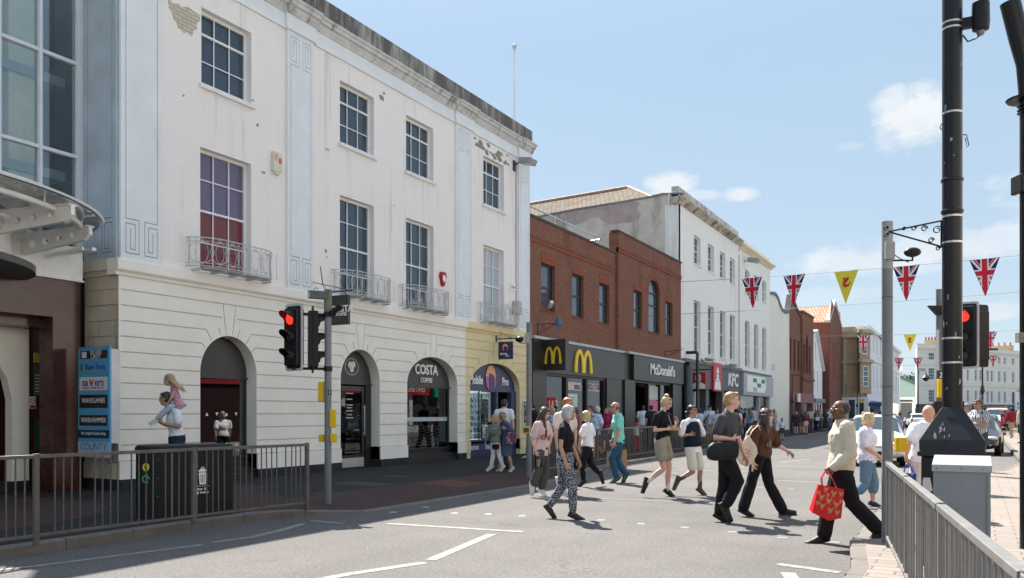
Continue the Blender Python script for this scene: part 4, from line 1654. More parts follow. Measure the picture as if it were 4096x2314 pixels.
for w in w1:
 dark_window(B2,w,XB2)
 mb = MB(fac(XB2))
 mb.box(w[0] - .0,w[1] + .0,w[3] + .002,w[3] + .40,0,.012)
 mb.build('soldier_arch',M_REDS,B2)
for w in w2:
 dark_window(B2,w,XB2 + .14,arched=isinstance(w[0],tuple))
 if not isinstance(w[0],tuple):
  mb = MB(fac(XB2 + .14))
  mb.box(w[0],w[1],w[3] + .002,w[3] + .34,0,.012)
  mb.build('soldier_arch',M_REDS,B2)
mb = MB(fac(XB2 + .14))
aw = arch(40.22 - .0,41.86 + .0,7.38,7.38,.74,20)[2:]
ao = arch(40.22 - .3,41.86 + .3,7.38,7.38,1.04,20)[2:]
mb.prism(ao + list(reversed(aw)),0,.015)
mb.build('brick_arch',M_REDS,B2)

# shopfront, fascia
M2 = fac(XB2)
mb = MB(M2)
mb.box(27.80,36.85,3.02,4.20,-.3,.16)
mb.box(37.75,45.4,3.06,4.20,-.3,.30)
fa = mb.build('fascia',M_BRONZE,B2)
mb = MB(M2)
mb.box(36.85,37.75,.12,4.20,-.3,.12)
mb.build('dark_pier',M_BRONZE2,B2)
mb = MB(M2)
mb.box(27.78,36.9,4.2,4.30,-.2,.22)
mb.box(36.9,45.45,4.2,4.30,-.2,.37)
mb.build('fascia_trim',M_CHROME,B2)
mb = MB(M2)
for y in (39.9,42.7):
 mb.box(y - .012,y + .012,3.07,4.19,.30,.303)
mb.build('panel_joints',M_BRONZE2,fa)
boxes('pier',M2,[(a,b,.12,3.03,-.3,o) for a,b,o in ((27.80,28.95,.12),(34.9,36.85,.12),(36.86,38.2,.2),(43.9,45.4,.2))],M_BRONZE,B2)
mb = MB(M2)
for a,b in ((28.95,29.10),(30.85,31.05),(32.85,33.0),(34.75,34.9)):
 mb.box(a,b,.12,3.0,-.12,.04)
mb.box(28.95,34.9,2.92,3.02,-.12,.05)
mb.box(28.95,34.9,.12,.5,-.12,.04)
for a,b in ((38.2,38.3),(40.4,40.55),(42.2,42.3),(43.8,43.9)):
 mb.box(a,b,.12,3.0,-.12,.06)
mb.box(38.2,43.9,2.95,3.06,-.12,.07)
sf = mb.build('shopfront',M_WINFR,B2)
boxes('glass',M2,[(29.0,34.85,.5,2.92,-.06,-.05),(40.5,43.85,.5,2.95,-.06,-.05)],glass_clear('restaurant_glass',(.55,.55,.52),.0,.9),sf)
mb = MB(M2)
mb.box(27.8,45.4,.1,4.1,-3.4,-3.3)
mb.build('interior',[plain('warm_interior',(.07,.035,.025),.8),plain('lamp_bronze',(.30,.19,.15),.5)],B2)
mb = MB()
for y in (31.3,31.9,32.55,33.2,33.9,34.5):
 mb.lathe([(.0,1.34),(.2,1.34),(.2,2.45),(.0,2.45)],(XB2 - 1.0,y,0),12)
 mb.tube([(XB2 - 1.0,y,2.45),(XB2 - 1.0,y,3.0)],.01,4)
mb.build('pendant_lamps',plain('lamp_bronze',(.34,.22,.18),.5),B2,smooth=True)
mb = MB(M2)
mb.box(38.35,40.4,.12,2.95,-2.4,-2.35)
mb.build('dark_doorway',M_DARKROOM,sf)
# posters in the windows; the pink board paints a sign's reflection
mb = MB(M2)
mb.box(31.15,32.1,1.45,2.3,-.045,-.035)
mb.m = 1
mb.prism([(31.2,1.5),(32.0,1.5),(31.9,1.72),(31.5,1.6)],-.034,-.030)
mb.m = 2
mb.box(31.2,31.75,2.14,2.17,-.034,-.031)
mb.box(31.2,31.62,2.08,2.11,-.034,-.031)
mb.build('window_poster',[plain('poster_mint',(.50,.66,.66),.5),plain('poster_yellow',(.70,.45,.05),.5),plain('poster_ink',(.4,.1,.12),.5)],sf)
mb = MB(M2)
mb.box(40.75,42.15,.95,2.15,-.045,-.035)
mb.build('pink_reflection',plain('reflection_pink',(.62,.16,.24),.5),sf)
wtext('mirrored_lettering','amplifon',M_XYZ(41.45,1.3,-.03),.26,M_WHITE,sf,depth=.004,sx=-1)  # reflected sign painted on as mirrored letters
mb = MB(M2)
mb.box(40.75,42.15,2.2,2.85,-.045,-.038)
mb.build('pale_poster',plain('poster_pale',(.55,.56,.52),.5),sf)

def golden_arches(parent,M,w,h,depth,th):
 """two tall parabola-like arches side by side"""
 mb = MB(M)
 out = []
 def leg(c,s):
  o,i = [],[]
  n = 12
  for k in range(n + 1):
   t = k / n                                 # 0 = foot outer .. 1 = top
   x = math.cos(t * math.pi / 2)
   y = math.sin(t * math.pi / 2) ** .75
   o.append((c + s * (w / 4) * x * 1.0,-h / 2 + h * y))
  return o
 for c in (-w / 4,w / 4):
  O,I = [],[]
  for k in range(25):
   t = math.pi * k / 24
   cx,sy = math.cos(t),math.sin(t) ** .9
   O.append((c + (w / 4 + th * .35) * cx,-h / 2 + h * sy))
   wi = max(.02,w / 4 - th * .75)
   I.append((c + wi * cx,-h / 2 + (h - th * .9) * sy * (1 if sy > 0 else 1)))
  mb.prism(O + list(reversed(I)),0 if c < 0 else .0015,depth + (0 if c < 0 else .0015))
 return mb.build('arches_logo',plain('logo_yellow',(.80,.55,.02),.4,var=.03),parent)

golden_arches(fa,frame((XB2 + .16,onX(2331,1435,XB2 + .16)[0],3.60),(0,1,0),(0,0,1)),1.62,.92,.06,.21)
wtext('shop_name',"McDonald's",frame((XB2 + .30,41.85,3.62),(0,1,0),(0,0,1)),.72,M_WHITE,fa,bold=.012,depth=.09,sx=1.16,space=.97)
BY2 = 28.75
px0,pz1 = onY(2136,1362,BY2)
px1,_ = onY(2264,1362,BY2)
pm,_ = onY(2166,1362,BY2)
_,pz0 = onY(2264,1480,BY2)
PS = thing('projecting_sign','black box sign with yellow arches projecting from the brick building beside the grey pole','projecting sign',(XB2,BY2,pz1),world=True)
mb = MB()
mb.box(XB2 + .16,pm,BY2 - .02,BY2 + .2,pz0 + .02,pz1 - .02)
mb.build('side_panel',M_BRONZE2,PS)
mb = MB()
mb.box(pm + .005,px1,BY2 - .05,BY2 + .25,pz0,pz1)
mb.build('sign_box',M_BRONZE2,PS)
golden_arches(PS,frame(((pm + px1) / 2,BY2 - .05,(pz0 + pz1) / 2 - .02),(1,0,0),(0,0,1)),.62,.62,.01,.085)

# roof rail, cctv, little bracket with blue shade
RR = thing('roof_safety_rail','grey tubular safety rail along the roof edge of the brick building','roof rail',(XB2 - .5,28,8.4),world=True)
mb = MB()
mb.tube([(XB2 - .6,27.9,9.22),(XB2 - .6,36.1,9.22),(XB2 - 1.2,36.15,9.22)],.035,6)
mb.build('rail',M_STEEL,RR)
for y in (28.6,31.2,33.8,35.4):
 mb = MB()
 mb.tube([(XB2 - .6,y,8.3),(XB2 - .6,y,9.28)],.038,6)
 mb.build('post',M_STEEL,RR)

def cctv(name,p,d,label,s=1.0,col=(.72,.72,.70)):
 t = thing(name,label,'security camera',p)
 d = V(d).normalized()
 side = d.cross(V((0,0,1))).normalized()
 M = frame((0,0,0),d,side)
 mb = MB(M)
 mb.box(-.16 * s,.16 * s,-.055 * s,.055 * s,-.05 * s,.05 * s)
 mb.box(-.18 * s,.21 * s,-.065 * s,.065 * s,.05 * s,.062 * s)
 mb.build('housing',plain('cam_%d' % int(col[0] * 100),col,.45),t,bevel=.006)
 mb = MB(M)
 mb.lathe([(.0,0),(.04 * s,0)],(0,0,0),8)
 mb.build('lens',M_BLK,t) if False else None
 mb = MB(M)
 mb.tube([(.16 * s,0,0),(.165 * s,0,0)],.042 * s,10)
 mb.build('lens',M_BLK,t)
 mb = MB()
 mb.tube([V((0,0,-.05 * s)),V((0,0,-.14 * s)),V((-.15,.02,-.16 * s))],.018,6)
 mb.build('mount',plain('cam_mount',(.3,.3,.3),.5),t)
 return t

y,z = onX(2178,1220,XB2)
cctv('security_camera',(XB2 + .3,y - .1,z),(-.6,.7,-.35),'pale box security camera on the brick wall under the first dark window',1.1)
y,z = onX(2150,1320,XB2)
BK = thing('lamp_bracket','scrolled black iron wall bracket carrying a small blue shade above the black box sign','wall bracket',(XB2,y,z))
mb = MB()
mb.box(.0,.03,-.02,.02,-.25,.25)
mb.tube([(0,0,.2),(.62,.3,.22)],.014,5)
mb.tube([(0,0,-.2),(.55,.26,.2)],.012,5)
mb.tube([(.2 + .05 * math.cos(a_),.1,.1 + .05 * math.sin(a_)) for a_ in (i * .6 for i in range(9))],.008,4)
mb.build('bracket',M_BLK,BK)
mb = MB()
mb.lathe([(.0,.0),(.15,.0),(.15,.03),(.03,.32),(.0,.33)],(.68,.33,.16),12)
mb.tube([(.68,.33,.16),(.68,.33,-.5)],.01,5)
mb.build('shade',plain('blue_shade',(.05,.13,.24),.5),BK,smooth=True)
y,z = onX(2672,1420,XB2 + .3)
BK2 = thing('empty_sign_bracket','empty scrolled black iron bracket at the far end of the brick building','wall bracket',(XB2 + .14,y,z))
mb = MB()
mb.box(.0,.03,-.02,.02,-.2,.2)
mb.tube([(0,0,.15),(.9,0,.22)],.016,5)
mb.tube([(0,0,-.15),(.7,0,.18)],.014,5)
mb.tube([(.9 + .05 * math.cos(a_),0,.26 + .05 * math.sin(a_)) for a_ in (i * .6 for i in range(9))],.01,4)
mb.build('bracket',M_BLK,BK2)

# ================================================================== WHITE THREE STOREY BUILDING (chicken shop)
M_WHB = bricky('white_painted_brick',(.87,.85,.80),(.88,.86,.81),(.80,.78,.73),ms=.008,bump=.004,var=.15,dirt=((.55,.53,.48),.9,.60))
M_WHS = plain('white_render',(.82,.80,.74),.8,var=.04,scale=1.5,bump=.002,dirt=((.6,.57,.5),1.2,.66))
M_SIDE = plain('old_grey_render',(.62,.55,.47),.9,var=.16,scale=.8,bump=.006,bscale=14,dirt=((.20,.18,.16),.7,.52))
M_SIDEP = plain('mauve_render_patch',(.46,.36,.34),.9,var=.14,scale=1.4,bump=.005,bscale=14)
M_CORNW = plain('stained_cornice',(.52,.47,.38),.85,var=.2,scale=2.5,dirt=((.12,.10,.085),2.2,.45))
M_TILE = None
XW = -14.0
YW0,YWM,YW1 = 45.50,58.96,68.9
B3 = thing('white_building','three-storey white painted building with stained cornice, above the chicken shop','building',(-14,YW0,0),world=True)
ww = []
for a in (48.35,51.28,54.05,56.55):
 ww.append((a,a + 1.35,9.98,11.6))
 ww.append((a,a + 1.35,5.0,7.92))
for a in (60.62,63.4,66.12):
 ww.append((a,a + 1.35,9.85,11.42))
 ww.append((a,a + 1.35,4.7,7.90))
brickwall(B3,YW0,YWM,4.4,12.72,ww[:8],XW,M_WHB,'upper_wall')
brickwall(B3,YWM,YW1,4.4,12.55,ww[8:],XW + .04,M_WHS,'upper_wall')
for w in ww:
 o = 0 if w[0] < YWM else .04
 sash(B3,w[0],w[1],w[2],w[3],(.25,.75) if w[2] < 6 else (.3,.7),.5,X=XW + o,cols=2,rec=.16,sill=o == 0 or w[2] > 6)
mb = MB()
mb.box(-24,XW - .25,YW0 + .05,YW1 - .05,4.3,12.4)
mb.box(-24,XW - 3,YW0 + .05,YW1 - .05,0,4.3)
mb.build('carcass',M_DARKROOM,B3)
# side wall seen above the brick building: parapet follows the roof slope
mb = MB()
M3 = Matrix(((1,0,0,0),(0,0,-1,YW0),(0,1,0,0),(0,0,0,1)))
slope = [(-32,8.0),(XW - .0,8.0),(XW - .0,13.55),(-15.6,13.35),(-24.5,11.6),(-32,9.9)]
sl = []
x_,z_ = onY(2730,773,YW0)
pts = []
for px,py in ((2722,776),(2650,780),(2600,792),(2450,818),(2300,842),(2170,867),(2060,890)):
 pts.append(onY(px,py,YW0))
mbs = MB(M3)
poly = [(pts[-1][0],4.0),(XW,4.0),(XW,pts[0][1])] + pts[1:]
mbs.prism(poly,-.3,.0)
mbs.build('side_wall',M_SIDE,B3)
mbs = MB(M3)
patch = [onY(px,py,YW0) for px,py in ((2258,852),(2330,835),(2420,828),(2480,815),(2530,805),(2560,812),(2545,840),(2565,858),(2555,880),(2520,892),(2480,893),(2445,900),(2410,885),(2395,872),(2360,873),(2335,890),(2300,902),(2268,890),(2262,868))]
mbs.prism([p for p in patch][::-1],.0,.006)
mbs.build('render_patch',M_SIDEP,B3)
mbs = MB(M3)
cop = pts
mbs.prism(strip([(XW + .0,pts[0][1] + .04)] + [(a_,b_ + .04) for a_,b_ in pts],.10),-.35,.05)
mbs.build('side_coping',plain('grey_coping',(.22,.21,.20),.85,var=.2),B3)
mb = MB(M3)
qx = onY(2677,900,YW0)[0]
mb.tube([(qx,13.3,.06),(qx,8.5,.06)],.045,6)
mb.build('drainpipe',M_WHITEP,B3)
mb = MB(M3)
mb.box(XW - .75,XW,4.0,12.7,0,.03)
mb.build('quoin',M_WHB,B3)
course(YW0 - .3,YWM,[(-.3,12.72),(.06,12.72),(.14,12.82),(.36,12.95),(.38,13.03),(.1,13.08),(-.3,13.08)],M_CORNW,'cornice',X=XW,parent=B3)
course(YWM,YW1 + .35,[(-.3,12.56),(.1,12.56),(.18,12.66),(.40,12.78),(.42,12.86),(.1,12.92),(-.3,12.92)],plain('cream_cornice',(.70,.62,.46),.8,var=.1),'cornice',X=XW,parent=B3)
mb = MB()
mb.box(XW - .4,XW - .02,YW0,YWM,13.06,13.68)
mb.build('parapet',M_PARA2 if False else plain('stained_parapet_render',(.50,.48,.44),.9,var=.3,scale=1.2,dirt=((.12,.11,.10),1.4,.5)),B3)
mb = MB()
mb.box(XW - .4,XW + .02,YWM,YW1,12.90,13.42)
mb.box(-24,XW - .3,YW1 - .3,YW1,0,13.4)
mb.build('parapet',M_WHS,B3)
# tiled roof behind the side wall
M_PANT = bricky('pantiles',(.085,.06,.04),(.18,.135,.09),(.04,.028,.02),bw=.30,bh=.34,ms=.035,bump=.05,var=.4,axis='xy')
RB = thing('tiled_roof_building','low building with a shallow pantile roof behind the brick building','building',(-20,40,0),world=True)
YR = 52.0
r0 = onY(2110,806,YR); r1 = onY(2512,752,YR); r2 = onY(2650,783,YR)
e0 = (r0[0],46.2,onY(2110,880,46.2)[1]); e1 = (onY(2640,790,46.2)[0],46.2,onY(2640,790,46.2)[1] - .25)
mb = MB()
mb.add([(r0[0] - 3,46.0,e0[2] - 1.3),(e1[0],46.0,e1[2]),(r1[0],YR,r1[1]),(r0[0] - 3,YR,r0[1] - .35)],[(0,1,2,3)])
mb.add([(e1[0],46.0,e1[2]),(e1[0] + .4,YR + 6,e1[2]),(r1[0],YR,r1[1])],[(0,1,2)])
mb.build('roof',M_PANT,RB)
mb = MB()
mb.tube([(r0[0] - 3,YR,r0[1] - .33),(r1[0],YR,r1[1] + .03),(e1[0],46.1,e1[2] + .03)],.12,6)
mb.build('ridge_tiles',plain('ridge_terracotta',(.42,.27,.2),.8,var=.2),RB)
mb = MB()
mb.box(r0[0] - 3,e1[0] - .5,46.5,YR + 5,3,9)
mb.build('wall',M_SIDE,RB)

# chicken shop front
M_KGREY = plain('shop_grey',(.10,.097,.10),.5,var=.05)
M_KRED = plain('sign_panel_red',(.50,.015,.03),.45,var=.03)
mb = MB(M2)
mb.box(YW0 + 1.5,58.9,2.95,4.32,-.3,.16)
kf = mb.build('fascia',M_KGREY,B3)
mb = MB(M2)
mb.box(YW0 + .5,59.0,4.32,4.50,-.3,.24)
mb.box(YW1 - 9.8,YW1,4.30,4.42,-.3,.2)
mb.build('cornice',plain('lead_grey',(.20,.19,.18),.8,var=.3),B3)
boxes('pier',M2,[(a,b,.12,2.96,-.3,.1) for a,b in ((47.0,47.4),(50.5,51.2),(54.2,54.9),(58.3,58.9))],M_KGREY,B3)
mb = MB(M2)
mb.box(47.4,58.3,.12,2.95,-1.2,-1.1)
mb.build('dark_front',glass_dark('dark_front_glass',(.006,.012,.02),.08),B3)
wtext('shop_name','KFC',frame((XW + .17,56.65,3.62),(0,1,0),(0,0,1)),1.15,M_WHITE,kf,bold=.02,depth=.08,sx=1.25,shear=.12)
mb = MB(M2)
mb.box(51.55,53.4,2.85,4.55,.16,.28)
pn = mb.build('sign_panel',M_KRED,kf)
mb = MB(M2)
mb.prism([(51.75,2.95),(53.2,2.95),(53.1,3.35),(52.75,3.62),(52.2,3.62),(51.85,3.35)],.28,.284)
mb.prism([(52.48 + .27 * math.cos(t),3.92 + .38 * math.sin(t)) for t in (2 * math.pi * i / 16 for i in range(16))],.28,.283)
mb.build('pale_print',M_WHITE,pn)
mb = MB(M2)
mb.box(52.28,52.70,3.88,3.94,.284,.287)
mb.box(52.36,52.60,3.42,3.50,.285,.288)
mb.build('dark_print',M_SBLK,pn)
ky = 47.55
kx0,kz1 = onY(2764,1492,ky)
kx1,kz0 = onY(2824,1557,ky)
KS = thing('projecting_sign','red and white square sign on a bracket projecting over the chicken shop','projecting sign',(XW,ky,kz1),world=True)
mb = MB()
mb.box(kx0,kx1,ky - .06,ky + .06,kz0,kz1)
mb.build('sign_box',M_KRED,KS)
mk_ = Matrix(((1,0,0,0),(0,0,-1,ky - .06),(0,1,0,0),(0,0,0,1)))
mb = MB(mk_)
kw,kh = kx1 - kx0,kz1 - kz0
cx_ = (kx0 + kx1) / 2
mb.prism([(cx_ - kw * .48,kz0 + .01),(cx_ + kw * .48,kz0 + .01),(cx_ + kw * .45,kz0 + kh * .28),(cx_ + kw * .15,kz0 + kh * .42),(cx_ - kw * .15,kz0 + kh * .42),(cx_ - kw * .45,kz0 + kh * .28)],0,.004)
mb.prism([(cx_ + kw * .20 * math.cos(t),kz0 + kh * .68 + kh * .27 * math.sin(t)) for t in (2 * math.pi * i / 16 for i in range(16))],0,.004)
mb.build('pale_print',M_WHITE,KS)
mb = MB(mk_)
mb.box(cx_ - kw * .16,cx_ + kw * .16,kz0 + kh * .66,kz0 + kh * .71,.004,.007)
mb.box(cx_ - kw * .1,cx_ + kw * .1,kz0 + kh * .36,kz0 + kh * .41,.004,.007)
mb.build('dark_print',M_SBLK,KS)
mb = MB()
mb.tube([(XW,ky,kz1 + .15),(kx1 + .3,ky,kz1 + .15)],.035,6)
mb.build('bracket',M_BLK,KS)
# ventilation duct and dark pipe between the shops
DU = thing('vent_duct','dark grey vent duct with a bent black pipe between the brick and white buildings','duct',(XW + .2,46,0),world=True)
mb = MB()
mb.tube([(XW + .25,46.3,.12),(XW + .25,46.3,4.05)],.28,12)
mb.build('duct',plain('duct_blue_grey',(.05,.07,.09),.4,metal=.3),DU,smooth=True)
mb = MB()
mb.tube([(XW + .0,46.9,4.85),(XW + .55,46.9,4.85),(XW + .62,46.9,4.78),(XW + .62,46.9,.12)],.09,8)
mb.build('pipe',M_BLK,DU,smooth=True)
for px,py in ((2740,0),):
 pass
for px,py,lb in ((2826,1438,'flat grey floodlight above the red shop panel'),(2922,1460,'flat grey floodlight above the white shop lettering')):
 y,z = onX(px,py,XW + .3)
 flood('floodlight',(XW + .25,y,z),lb,.9)
y,z = onX(2975,1042,XW)
flood('floodlight',(XW + .3,y,z),'grey floodlight high on the white building near its cornice',1.5)

# empty pharmacy style shop
mb = MB(M2)
mb.box(59.1,YW1 - .1,2.75,4.25,-.3,.30)
gf = mb.build('fascia',plain('silver_fascia',(.36,.37,.39),.45,var=.05),B3)
mb = MB(M2)
gp_ = [(59.9,2.98),(65.4,2.98),(65.9,3.3),(65.9,3.9),(65.5,4.12),(59.9,4.12)]
mb.prism(gp_,.30,.36)
mb.build('sign_panel',M_WHITE,gf)
mb = MB(M2)
for u,v,mi in ((0,1,0),(2,1,0),(1,0,0),(0,-1,1)):
 mb.m = mi
 y_ = 62.2 + u * 1.35
 z_ = 3.52 + v * .32 + (-.02)
 mb.box(y_ - .55,y_ + .55,z_ - .14,z_ + .14,.36,.375)
mb.build('logo_squares',[plain('logo_green',(.01,.22,.05),.5),plain('logo_grey',(.4,.42,.42),.5)],gf)
mb = MB(M2)
for a,b in ((59.1,60.6),(64.9,65.2),(68.3,YW1)):
 mb.box(a,b,.12,2.75,-.3,.08)
mb.box(60.6,68.3,.12,.6,-.2,.05)
sf = mb.build('shopfront',plain('pale_frame',(.5,.5,.5),.5),B3)
boxes('glass',M2,[(60.6,64.9,.6,2.75,-.15,-.14),(65.2,68.3,.6,2.75,-.15,-.14)],M_SHOPGL,sf)
mb = MB(M2)
mb.box(60.6,68.3,1.75,2.7,-.4,-.3)
mb.box(60.6,68.3,.1,1.7,-1.6,-1.5)
mb.build('window_blind',plain('pale_blind',(.62,.63,.65),.6),sf)

# ================================================================== BUILDINGS FURTHER DOWN THE STREET
def wallM(A,B):
 """frame of a wall seen from its right-hand side: origin A on the ground, u along A->B, v up, w out"""
 A,B = V((A[0],A[1],0)),V((B[0],B[1],0))
 return frame(A,B - A,(0,0,1)),(B - A).length

def far_window(M,u0,u1,v0,v1,parent,fr=None,glass=None,cols=2,rows=4,rec=-.12,sill=True,bar=.05):
 mb = MB(M)
 st = .09
 mb.prism(rect(u0,u1,v0,v1),rec - .05,rec,[rect(u0 + st,u1 - st,v0 + st,v1 - st)])
 mb.box(u0 + st,u1 - st,(v0 + v1) / 2 - .04,(v0 + v1) / 2 + .04,rec - .04,rec + .01)
 for i in range(1,cols):
  u = u0 + (u1 - u0) * i / cols
  mb.box(u - bar / 2,u + bar / 2,v0 + st,v1 - st,rec - .045,rec - .005)
 for j in range(1,rows):
  if j * 2 != rows:
   v = v0 + (v1 - v0) * j / rows
   mb.box(u0 + st,u1 - st,v - bar / 2,v + bar / 2,rec - .043,rec - .007)
 if sill:
  mb.box(u0 - .08,u1 + .08,v0 - .14,v0 - .002,rec - .05,.08)
 w = mb.build('window',fr or M_WHITEP,parent)
 mb = MB(M)
 mb.box(u0 + .02,u1 - .02,v0 + .02,v1 - .02,rec - .07,rec - .055)
 mb.build('pane',glass or M_PANE,w)
 return w

def holed(M,outline,wins,mat,parent,name='wall',rec=-.25):
 hs_ = [rect(*w) if not isinstance(w[0],tuple) else w for w in wins]
 mb = MB(M)
 mb.sheet(outline,0,hs_)
 mb.reveals(hs_,rec,0)
 return mb.build(name,mat,parent)

MX = fac(-14.0)
# blank cream wall with a curved Dutch gable
D1 = thing('cream_gabled_building','blank cream rendered building with a curved shaped gable edged in grey','building',(-14,69.3,0),world=True)
yz = [onX(px,py,-14) for px,py in ((3078,1178),(3092,1178),(3103,1184),(3112,1200),(3118,1222),(3127,1243),(3140,1254),(3156,1252))]
prof = [(68.95,yz[0][1])] + yz[1:-1] + [(77.0,yz[-1][1])]
mb = MB(MX)
mb.prism([(68.95,0),(77.0,0)] + prof[::-1],-8,.0)
mb.build('wall',plain('blank_cream_render',(.80,.75,.64),.85,var=.03,scale=.7,bump=.003,dirt=((.62,.58,.5),.6,.64)),D1)
mb = MB(MX)
mb.prism(strip([(a,b + .08) for a,b in prof],.26),-.5,.08)
mb.build('coping',plain('lead_coping',(.15,.16,.18),.7,var=.2),D1)
mb = MB(MX)
mb.box(69.9,70.3,4.9,5.4,0,.25)
mb.build('vent',M_WHITEP,D1)

# second brick building
D2 = thing('brick_gabled_building','two-storey red brick building with a pointed gable and tall narrow windows','building',(-14,77,0),world=True)
D2b = D2
wn = []
for a,b,t_,b_ in ((3160,3166,1365,1478),(3174,3182,1372,1482),(3190,3198,1380,1485)):
 y0,y1 = onX(a,t_)[0],onX(b,t_)[0]
 wn.append((y0,y1,5.3,8.0))
pk = onX(3166,1190)
oz = onX(3157,1253)[1]
outline = [(77.0,3.2),(82.4,3.2),(82.4,oz + .2),(81.7,oz + .2),(pk[0],pk[1]),(77.0,oz)]
holed(MX,outline,wn,M_RED,D2)
wn2 = []
for a,b in ((3214,3221),(3224,3232),(3235,3242)):
 wn2.append((onX(a,1400,-13.8)[0],onX(b,1400,-13.8)[0],5.2,7.8))
arw = arch(wn2[1][0],wn2[1][1],5.2,8.2,.6,8)
MX2 = fac(-13.8)
ztp = onX(3210,1250,-13.8)[1]
holed(MX2,rect(82.42,88.4,3.2,ztp),[wn2[0],arw,wn2[2]],M_RED,D2)
for w in wn:
 dark_window(D2,w,-14)
for w in (wn2[0],arw,wn2[2]):
 dark_window(D2,w,-13.8,arched=isinstance(w[0],tuple))
mb = MB()
mb.box(-24,-14.25,77.1,88.3,0,oz)
mb.box(-14.3,-13.81,82.38,82.44,3.2,ztp)
mb.build('carcass',M_RED,D2)
mb = MB(MX)
mb.prism(strip([(77.0,oz + .1),(pk[0],pk[1] + .12),(81.75,oz + .3),(82.4,oz + .3)],.22),-.4,.1)
mb.build('coping',M_COPE,D2)
mb = MB(MX2)
mb.box(82.3,88.5,ztp,ztp + .18,-.4,.08)
mb.box(82.3,88.45,4.55,4.75,0,.12)
mb.build('coping',M_COPE,D2)
mb = MB(MX2)
mb.box(77.1,88.35,2.45,3.3,-.3,.06)
mb.build('fascia',plain('brick_pink_fascia',(.26,.10,.095),.6,var=.05),D2)
boxes('pier',MX2,[(a,b,.1,2.45,-.4,.02) for a,b in ((77.0,78.0),(81.4,82.8),(87.6,88.4))],M_RED,D2)
mb = MB(MX2)
mb.box(78.0,87.6,.1,2.45,-.3,-.25)
mb.build('shop_window',glass_dark('far_shop_glass',(.05,.055,.05),.05),D2)
mb = MB(fac(-13.6))
mb.box(78.4,79.2,2.5,3.2,0,.15)
mb.build('small_sign',M_WHITE,D2)

# white gabled house
D3 = thing('white_gabled_house','narrow white gabled house squeezed between two brick buildings','building',(-14,88.5,0),world=True)
zt = onX(3262,1328,-13.9)
ze = onX(3283,1484,-13.9)
M_WHT = plain('white_house_render',(.82,.82,.80),.8,var=.03)
wn = []
for a,b,t_,b_ in ((3252,3258,1480,1560),(3268,3273,1487,1560),(3259,3264,1370,1435)):
 y0,y1 = onX(a,t_,-13.9)[0],onX(b,t_,-13.9)[0]
 wn.append((y0,y1,onX(a,b_,-13.9)[1],onX(a,t_,-13.9)[1]))
M9 = fac(-13.9)
out = [(88.5,0.1),(94.6,.1),(94.6,ze[1]),(zt[0],zt[1]),(88.5,zt[1] - .3)]
holed(M9,out,wn,M_WHT,D3)
for w in wn:
 far_window(M9,*w,D3,cols=2,rows=3)
mb = MB(M9)
mb.prism([(88.5,0.1),(94.6,.1),(94.6,ze[1] - .1),(zt[0],zt[1] - .1),(88.5,zt[1] - .4)],-8,-.3)
mb.build('carcass',M_WHT,D3)
mb = MB(M9)
mb.prism(strip([(88.5,zt[1] - .2),(zt[0],zt[1] + .1),(94.75,ze[1] + .05)],.2),-8.2,.25)
mb.build('roof',plain('white_bargeboard',(.72,.73,.74),.7),D3)
mb = MB(M9)
mb.box(88.5,94.6,2.55,2.95,.0,.3)
mb.build('shop_cornice',plain('grey_shop_cornice',(.25,.25,.25),.7),D3)
boxes('shop_window',M9,[(y,y + .8,.4,2.4,.0,.03) for y in (89.6,91.2,92.8)],M_PANE,D3)

# tall brick building with pantile roof
YE = 95.0
XE = onY(3318,1500,YE)[0]
D4 = thing('tall_brick_building','tall dark red brick building with an orange pantile roof and steep gable','building',(XE,YE,0),world=True)
ze = onY(3300,1287,YE)[1]
zr_ = onY(3300,1236,YE + 4)[1]
zgp = onX(3326,1198,XE)
mb = MB()
mb.box(-40,XE - .02,YE,YE + 9.5,0,ze)
mb.build('wall',bricky('dark_red_brick',(.17,.065,.042),(.21,.08,.052),(.12,.05,.04),bw=.23,bh=.078,ms=.01,axis='xz',var=.4),D4)
Mx = fac(XE)
tw = [(YE + 2.2,YE + 2.9,5.2,9.0),(YE + 4.0,YE + 4.7,5.2,9.0)]
holed(Mx,[(YE,0),(YE + 9.5,0),(YE + 9.5,ze),(zgp[0] if YE + 1 < zgp[0] < YE + 8 else YE + 4.2,zgp[1]),(YE,ze)],tw,M_RED,D4,'gable_wall')
for w in tw:
 dark_window(D4,w,XE)
mb = MB()
ym = YE + 4.2
mb.add([(-42,YE - .1,ze - .1),(XE,YE - .1,ze - .1),(XE,ym,zgp[1] - .35),(-42,ym,zgp[1] - .35),(-42,YE + 9.6,ze - .1),(XE,YE + 9.6,ze - .1)],
[(0,1,2,3),(3,2,5,4)])
mb.build('roof',bricky('orange_pantiles',(.58,.27,.16),(.70,.42,.27),(.20,.10,.07),bw=.34,bh=.5,ms=.05,bump=.05,var=.3,axis='xy'),D4)
mb = MB()
mb.prism([(0,0),(0,0),(0,0)],0,0) if False else None
mb = MB(Mx)
mb.prism(strip([(YE - .1,ze),(ym,zgp[1] + .1),(YE + 9.6,ze)],.3),-.35,.06)
mb.build('gable_coping',plain('pale_coping',(.50,.44,.38),.8,var=.15),D4)

